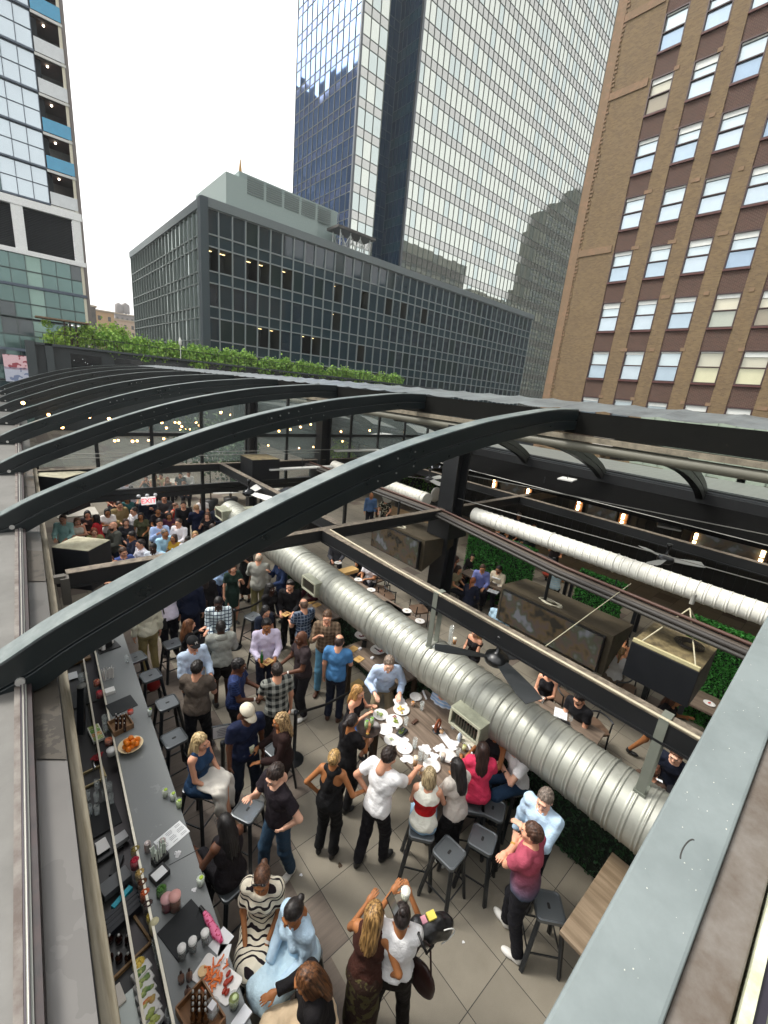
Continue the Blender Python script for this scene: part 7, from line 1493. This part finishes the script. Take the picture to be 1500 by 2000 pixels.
# far crowd near the door
far=dict(vox=.021,group='crowd near the exit door')
FAR=[(221,1018,'bald bearded man in a grey suit jacket facing left',1.80,(-50,10),0,'l',('jacket','55574f',.75),'1c2434',None),
(256,1037,'man with glasses in a navy jacket reaching for bread',1.74,(-50,10),0,'t',('jacket','151c30',.8),'15182a',('short',BL)),
(275,1052,'dark haired man in a white shirt behind the navy jacket',1.74,(-50,10),0,'l',('shirt','c0c0cc'),'1a1a22',('short','1c1410')),
(298,1060,'heavy set man in a white shirt with very short black hair',1.76,(-44,30),0,'d',('shirt','b8c0d0'),'16161e',('buzz',BL)),
(321,1032,'older grey haired man in a sky blue shirt and glasses',1.78,(40,20),0,'t',('shirt','8fb4d4'),'1a1e2a',('short','6a6058')),
(311,1012,'smiling man in a light blue shirt with dark hair',1.80,(30,36),0,'l',('shirt','8fa4cc'),'141824',('short','1a120e')),
(349,1012,'man in a white shirt with sleeves down facing left',1.80,(-46,20),0,'l',('shirt','c8c4cc'),'12141c',('short','2a1c14')),
(343,981,'woman in a rust red dress with hair pinned up',1.70,(50,10),1,'l',('tank','9a2c20'),'9a2c20',('bun','5a3a24')),
(358,978,'man in a black suit with open white shirt',1.80,(-10,54),0,'l',('jacket','15151a',.75),'15151a',('short','2a1c14')),
(383,984,'man with cropped sandy hair in a dark navy suit',1.80,(-40,-20),0,'l',('jacket','121a34',.72),'121a34',('buzz','8a6a48')),
(381,1036,'blonde woman smiling toward the viewer',1.66,(10,56),1,'l',('tee','c0b8b4'),'2a2a30',('long','a8804c','c8a878')),
(366,1046,'dark skinned man seen from above beside the blonde',1.74,(-40,30),0,'d',('tee','a8a4a8'),'1a1a1e',('buzz',BL)),
(308,990,'woman with pinned hair in a black dress with a name badge',1.72,(20,50),1,'t',('tee','17131a'),'17131a',('bun',BL)),
(287,968,'man in a navy suit standing under the exit sign',1.84,(20,52),0,'l',('jacket','161c2c',.72),'161c2c',('short','2a1c14')),
(262,990,'man in a white shirt holding papers by the door post',1.74,(-50,10),0,'l',('shirt','c4c4c8'),'1c1c22',('short',DK)),
(209,992,'woman in a white blouse drinking',1.68,(20,50),1,'t',('loose','c4c0bc'),'3a3a3a',('long',BL)),
(187,1004,'woman with dark wavy hair in a red top',1.68,(-50,0),1,'t',('tee','b03038'),'1a1a1e',('wavy','140e0c')),
(170,996,'woman with black hair in a grey top facing the viewer',1.70,(0,56),1,'l',('long','3a3436'),'1a1a1e',('long',BL)),
(122,1004,'man in a mint green shirt at the white table',1.76,(-40,30),0,'l',('shirt','8fb8b4'),'4a4a48',('short','4a3c30')),
(183,1030,'laughing woman with auburn hair just above the speaker box',1.62,(10,56),1,'l',('tee','7c7a5c'),'2a2a2c',('bob','7a3c24')),
(214,1084,'brunette woman seen from above at the front of the crowd',1.64,(30,50),1,'l',('tee','2a1c1c'),'1a1a1e',('long','4a2818')),
(224,1094,'woman with light brown hair seen from above beside the brunette',1.62,(-30,50),1,'l',('tee','3a2c28'),'1a1a1e',('wavy','7a5030')),
(415,1022,'man in a pale blue shirt with brown hair bending by the duct',1.72,(50,10),0,'t',('shirt','8fb0d0'),'1a1a22',('short','2c1e16')),
(444,1008,'man in a white shirt laughing beside the duct end',1.74,(-50,20),0,'l',('shirt','b4b8cc'),'1a1a22',('short','2a1c14')),
(245,1012,'woman in a dark top between the two suit jackets',1.66,(30,40),1,'l',('long','2a2a30'),'1a1a1e',('long','3a281c')),
(330,1000,'woman in a plum top behind the sky blue shirt',1.66,(20,50),1,'t',('tee','4a2438'),'1a1a1e',('long','1a1210')),
(232,978,'man in a tan jacket half hidden near the exit door',1.78,(40,20),0,'l',('jacket','7a6a54',.75),'2a2a30',('short',DK)),
(150,1010,'woman in a pale dress standing left of the red top woman',1.66,(30,30),1,'l',('tank','b8b4a8'),'b8b4a8',('long','6a4a30')),
(425,985,'man in a dark suit right of the far door post',1.80,(-40,20),0,'l',('jacket','1c2230',.74),'1c2230',('short','3a2a1e')),
(405,1000,'woman in a black top with brown hair near the sandy haired suit',1.68,(-40,30),1,'l',('tee','141216'),'141216',('long','4a3020')),
(275,1000,'dark haired woman in an olive top near the exit',1.66,(-30,40),1,'t',('tee','4a4c34'),'1a1a1e',('long','15100e')),
(350,1100,'woman in a grey top just above the near rib',1.66,(30,-40),1,'l',('tee','5a5a60'),'1a1a1e',('long','3a2418')),
(452,992,'dark haired man in a grey shirt right of the far duct end',1.76,(-30,20),0,'l',('shirt','5c6068'),'1a1a1e',('short',DK)),
(395,970,'woman in a white top behind the navy suit',1.68,(20,40),1,'l',('loose','c4c0bc'),'1c1c20',('long','5a3a24')),
(320,965,'man in a grey jacket beyond the exit door',1.80,(20,40),0,'l',('jacket','4a4c50',.75),'1a1a1e',('short','4a3a2c')),
(248,968,'woman in a teal top beyond the door post',1.66,(-20,40),1,'t',('tee','2c5a5c'),'1a1a1e',('long',BL)),
(340,1042,'woman in a mustard top between the white shirts',1.66,(-40,20),1,'t',('tee','9a7a2c'),'1a1a1e',('bob','2a1a12')),
(240,1068,'man with brown hair in a blue check shirt above the big rib',1.76,(40,20),0,'l',('shirt','4a5c80'),'1a1a1e',('short','3a281c')),
(408,1052,'man in a dark green polo above the big rib',1.78,(-40,30),0,'t',('tee','1c3a2c'),'1a1a1e',('short',BL)),
(300,1100,'man in a white shirt just above the near rib',1.76,(30,30),0,'l',('shirt','b8bcc8'),'1a1a1e',('short','2a1c14'))]
for k,(px,py,lb,h,lk,gg,sk,tp,bt_,hr) in enumerate(FAR):
    arms=[('plate','plate'),('drink','down'),('down','plate'),('fold','fold'),('phone','plate'),('plate','drink')][k%6]
    P_(px,py,lb,h,lk,'st',gg,sk,tp,('trousers',bt_),hr,SB,arms[0],arms[1],3,(0,-6 if k%2 else 4),beard=(k==0),extra=('badge',) if k in(12,4) else (),**far)
OUT=[(232,957,'woman with long brown hair seated behind the lower glass pane',1,'tee','3a2a28','long','5a3420'),(246,937,'man in a white shirt turned away behind the glass',0,'shirt','b8b8c4','short',DK),(256,948,'man in a light tee bending forward behind the glass',0,'tee','a8a4b0','short',DK),(285,929,'woman in a black striped top with both hands in her hair',1,'tank','1c1a1e','bun','4a2c1c'),(302,925,'person in a beige top beside the woman adjusting her hair',1,'tee','a89a80','bob','3a281c'),(314,924,'man in a cream tee behind the pizza table',0,'tee','b8b08c','short',DK),(327,931,'auburn haired woman eating pizza behind the glass',1,'tank','5a4030','long','7a4428'),(352,922,'bearded man in a charcoal tee behind the glass',0,'tee','3a3c40','short',BL),(358,935,'second bearded man leaning over the pizza table',0,'tee','2c2a2c','short',BL),(368,920,'man in a white shirt at the right end of the pizza table',0,'shirt','c4c4c0','short','4a3626'),(218,952,'woman in a rust top at the left of the glass pane',1,'tee','7a3c2c','long','3a2418')]
for k,(px,py,lb,gg,tk,tc,hs_,hc) in enumerate(OUT): P_(px,py,lb,1.70,((-1)**k*40,30),'chair',gg,'l',(tk,tc),('trousers','1c1c22'),(hs_,hc),SB,'up' if k==3 else 'plate','up' if k==3 else 'plate',5,group='diners behind the far glass',vox=.022)
g_=plate(326,961,'pizza on a plate on the table behind the glass',.8,.22,(('c87838','a84a28',0,0,.1),))
# right-hand side
P_(1076,1302,'woman in a black tank top with pulled back hair typing on a phone',1.70,(-26,50),'chair',1,'l',top=('tank','17161a'),bot=('trousers','17161a'),hr=('bun','2a1a12'),L='phone',R='phone',lean=6,head=(0,-14),extra=('watchL',),vox=.016)
P_(1132,1352,'bearded man in a black printed tee writing at the dining table',1.78,(-52,22),'chair',0,'l',top=('tee','141418'),bot=('trousers','17161a'),hr=('short','15100e'),L='lap',R='lap',lean=14,head=(0,-20),beard=True,extra=('watchR',),vox=.016)
P_(930,1225,'woman with long blond hair and bare shoulders looking at her phone',1.66,(-50,22),'chair',1,'l',top=('off','1a1618'),bot=('trousers','17161a'),hr=('wavy','8a6a40','c8a068'),L='phone',R='phone',head=(0,-14),vox=.018)
RT=[(659,1052,'man in a grey sweater with a white collar at the far table',0,'shirt','55565c','short','3a281c',(-6,50)),(707,1072,'bearded man in black drinking at the far table',0,'tee','161418','buzz','2a1c14',(-40,30)),(724,1090,'man in a white tee looking at his phone at the far table',0,'tee','cac4cc','short','1a120e',(-44,30)),
(925,1080,'dark haired woman in black with her hands folded by the hedge panel',1,'long','151315','long','120d0c',(-20,50)),(944,1102,'man in a periwinkle shirt bowed over the party table',0,'shirt','6c74a8','short','3a281c',(-10,50)),(975,1104,'man in a cream shirt with glasses holding a menu',0,'shirt','bfb49e','short','1a120e',(-50,20)),(1014,1135,'bald man in a very pale blue shirt at the table end',0,'shirt','a8b8c8',None,'1a120e',(-50,30)),
(898,1104,'woman in a taupe top with her back to the column',1,'tee','6e665c','long','2a1a12',(50,20)),(926,1126,'woman in a dark navy top with a long auburn ponytail',1,'long','151a2c','pony','7a4424',(44,-30)),(982,1172,'person in a light blue shirt half behind the television',0,'shirt','8fa8b8','short','2a1c14',(30,-40)),
(893,1085,'bare armed person against the black column at the party table',1,'tank','8a5a48','bob','3a2418',(50,10))]
for k,(px,py,lb,gg,tk,tc,hs_,hc,lk) in enumerate(RT): P_(px,py,lb,1.74 if not gg else 1.68,lk,'chair',gg,'m' if k%3 else 'l',(tk,tc),('trousers','1c1c22'),None if hs_ is None else (hs_,hc),SB,'plate' if k!=2 else 'phone','plate' if k not in(1,) else 'chin',8,(0,-12),group='diners seated beyond the duct',vox=.019,beard=k in(1,5),extra=('glasses',) if k==5 else ())
for px,py,r_,lb in ((741,1150,2.2,'dark chair of the man in the white tee'),(880,1135,1.0,'dark chair at the left side of the party table'),(922,1170,.6,'dark chair of the auburn ponytail woman'),(1158,1420,2.6,'dark chair behind the man in the black printed tee'),(1095,1360,3.0,'dark chair behind the woman in the black tank top'),(1220,1345,.3,'taupe backed chair of the woman in the grey top')): chair(G(px,py,.45),r_,lb)
P_(726,962,'bald man in a slate blue shirt standing beyond the canopy television',1.76,(-4,50),skin='m',top=('shirt','5c6a90'),bot=('trousers','1a1c26'),hr=None,L='down',R='down',vox=.02)
P_(754,970,'man in a black and cream floral shirt beside the bald man',1.76,(-40,40),skin='l',top=('tee',pm('1c201c','spots','b8b49c',18)),bot=('trousers','141416'),hr=('short','15100e'),L='table',R='table',lean=8,vox=.02)
P_(1216,1262,'woman in a grey tee with a blond ponytail seated with her back to the viewer',1.68,(14,-50),'chair',1,'l',top=('tee','9a9a98'),bot=('skirt','5c5044'),hr=('pony','7a5a38','b08c5c'),L='lap',R='lap',vox=.016)
P_(1325,1352,'long brown haired woman in black passing by with a pen in her mouth',1.70,(46,24),g=1,skin='t',top=('tee','151216'),bot=('shorts','141216'),hr=('long','3a2218','5a3826'),L='drink',R='hip',lean=10,stance='walk',vox=.016)
P_(1325,1462,'man in a navy tee bent over the white sheet at lower right',1.78,(-36,44),'chair',0,'p',top=('tee','161c2c'),bot=('trousers','16161a'),hr=('short','4a3020'),L='table',R='lap',lean=20,vox=.016)
P_(1282,1490,'brown haired guest at the table corner under the girder',1.64,(20,-40),'chair',1,'l',top=('tee','4a3a30'),bot=('trousers','16161a'),hr=('short','4a2c1c'),vox=.018)
P_(1222,1240,'bare armed person seated behind the canopy next to the ponytail woman',1.66,(-30,30),'chair',1,'m',top=('tank','3a2c28'),bot=('trousers','16161a'),hr=('long','2a1a12'),L='chin',R='lap',vox=.02)
P_(1093,1098,'server in a pale striped top at the serving station',1.70,(10,-50),g=1,skin='m',top=('tank',pm('9ab4bc','stripe','c8d4d4',50)),bot=('trousers','16161a'),hr=('long','4a3426'),L='plate',R='plate',vox=.02)
for k,(px,py,lb,c) in enumerate(((985,1015,'dark clothed guest at the left of the far right bar','1c1c1e'),(1005,1018,'guest in black leaning at the far right bar','121214'),(1015,1000,'white haired guest at the far right bar','2a2a2c'),(1045,1020,'guest with cap in the shadow of the far right bar','1a1c22'),(1092,1045,'seated guest with bare arms in the far right bar','2a2020'),(1030,1038,'guest in dark green near the right bar counter','1c2420'))): P_(px,py,lb,1.74,((-1)**k*30,40),'st',k%2,'m',('tee',c),('trousers','151518'),('short' if not k%2 else 'long','1a120e' if k!=2 else '9a948c'),SB,'plate','drink',4,group='guests in the dim right-hand bar',vox=.022)
# things held in hands
def held_plate(p,lb,food=()):
    t=thing('bamboo_plate',lb,'plate',p+Vector((0,0,.025)),.3); m=MB(); m.prism(rrect(.19,.15,.015),0,.01); put('dish',m,mPl,t)
    m=MB()
    for q in range(6): m.ball((random.uniform(-.05,.05),random.uniform(-.04,.04),.02),(.025,.02,.012),6,0,None,4)
    put('food',m,mat('c8a070',.6,kind='island',c2='8a4a2c'),t)
held_plate((A1_[0]+A1_[1])/2,'bamboo plate held by the man in the lilac shirt'); held_plate((A2_[0]+A2_[1])/2,'bamboo plate held by the man in the black cap'); held_plate((A4_[0]+A4_[1])/2,'bamboo plate held by the man in the loose black shirt')
def at(p,fn,*a,**k):
    t=fn(750,1500,*a,**k); t.location=p; return t
at(A1_[1]+Vector((0,0,.03)),bottle,'green beer bottle on the plate of the lilac shirt man','1c6a2c',z=1,h=.24,cap='c8c8a0',r=.03)
at(HB+Vector((0,0,-.02)),glass,'frothy pale drink in the hand of the curly blonde woman',z=1,liq='c8c890',foam='dfe0c0',r=.04)
onb_=sheet(538,1215,.22,.28,'teal covered menu held by the seated guest',z=1.0,lines=False,col='14706a',name='menu_card'); onb_.location=A3_+Vector((0,0,.02))
for dx,lb in ((-.05,'left tall green cocktail carried by the server'),(.05,'right tall green cocktail carried by the server')): at(SV+Vector((dx,.0,-.05)),glass,lb,z=1,liq='8aa858',lime='6a9a30',h=.16,r=.033)
t=thing('serving_tray','round dark tray with two tall green drinks held by the server','tray',SV+Vector((0,0,-.07))); m=MB(); m.lathe([(0,0),(.17,0),(.18,.02),(.17,.02),(.165,.008),(0,.008)],(0,0,0),22); put('tray',m,mat('2a201c',.4),t)
q=G(767,1765,1.70); t=thing('smartphone','smartphone with lit screen held up by the person with the top bun','phone',q,.2); m=MB(); R=Matrix.Rotation(-.7,3,'X'); m.box((0,0,0),(.075,.009,.15),0,0,None,R); put('case',m,mat('101014',.3),t); m=MB(); m.box(R@Vector((0,-.006,0)),(.068,.003,.14),0,0,None,R); put('screen',m,mat('2c3848',.3,kind='drop',c2='8a8478',emit=.5,var=0),t)
q=G(790,1757,1.62); glass(790,1757,'clear cup with pale drink in the raised hand of the top bun person',z=1.6,liq='c8c8b0',foam='d8d8cc',r=.045)
bp=G(842,1815,1.25); t=thing('shoulder_bag','black shoulder bag with pink and yellow patches behind the top bun person','bag',bp,-.3); V,Q=sdf([ell((0,0,0),(.20,.10,.13)),ell((-.14,.04,.06),(.10,.07,.08)),ell((.14,0,-.03),(.09,.09,.11))],.014,nz=.006,nf=(30,30,30)); put('body',qmesh('body',V,Q),mat('101012',.3,spec=.7,bump=.3),t)
m=MB(); m.box((-.08,.03,.125),(.05,.06,.02)); put('pink_patch',m,mat('c88a98',.6),t); m=MB(); m.box((.0,.03,.135),(.08,.07,.02)); put('yellow_patch',m,mat('c8b850',.6),t); m=MB(); m.tube([(.2*math.cos(a),-.09,.1*math.sin(a)) for a in np.linspace(-1.2,1.2,10)],.006,5); put('white_piping',m,mat('d0d0cc',.5),t); m=MB(); m.tube([(-.15,-.02,.1),(-.22,-.1,.25),(-.18,-.2,.15),(-.05,-.12,.02)],.012,6); put('strap',m,mat('101012',.4),t)
bp=G(822,1905,.85); t=thing('leather_bag','dark brown leather bag hanging at the hip of the top bun person','bag',bp,.1); V,Q=sdf([ell((0,0,0),(.05,.16,.17)),ell((0,0,-.08),(.055,.15,.10))],.013,nz=.003); put('body',qmesh('body',V,Q),mat('2c1814',.35,var=.2),t); m=MB(); m.tube([(0,-.1,.12),(0,-.04,.45),(0,.04,.45),(0,.1,.12)],.010,6); put('strap',m,mat('2c1814',.4),t)
bp=G(392,1180,1.0); t=thing('handbag','brown handbag with a round metal handle in the crowd','handbag',bp,.5); m=MB(); m.box((0,0,-.08),(.32,.12,.24)); put('body',m,mat('3a2418',.4),t,bev=.02); m=MB(); m.tube([(.08*math.cos(a),-.06,.0+.08*math.sin(a)) for a in np.linspace(0,6.28,16)],.012,6); put('ring_handle',m,mat('b09468',.3,metal=.6),t)
bp=G(308,1215,1.0); t=thing('messenger_bag','black messenger bag of the man with suspenders','bag',bp,.4); m=MB(); m.box((0,0,-.1),(.36,.10,.26)); put('body',m,mat('15151a',.5),t,bev=.015); m=MB(); m.tube([(-.17,0,.02),(-.1,.02,.5),(.1,.02,.5),(.17,0,.02)],.014,6); put('strap',m,mat('15151a',.6),t)
# ---------------- air ----------------
m=MB(); m.box((10,90,42),(420,470,154)); hz=put('haze',m,None); hm=bpy.data.materials.new('haze'); hm.use_nodes=True; N_=hm.node_tree.nodes; N_.clear()
o_=N_.new('ShaderNodeOutputMaterial'); v_=N_.new('ShaderNodeVolumePrincipled'); v_.inputs['Color'].default_value=(.9,.94,.96,1); v_.inputs['Density'].default_value=.0004; v_.inputs['Anisotropy'].default_value=.2
hm.node_tree.links.new(v_.outputs[0],o_.inputs['Volume']); hz.data.materials.append(hm); tag(hz,kind='stuff')
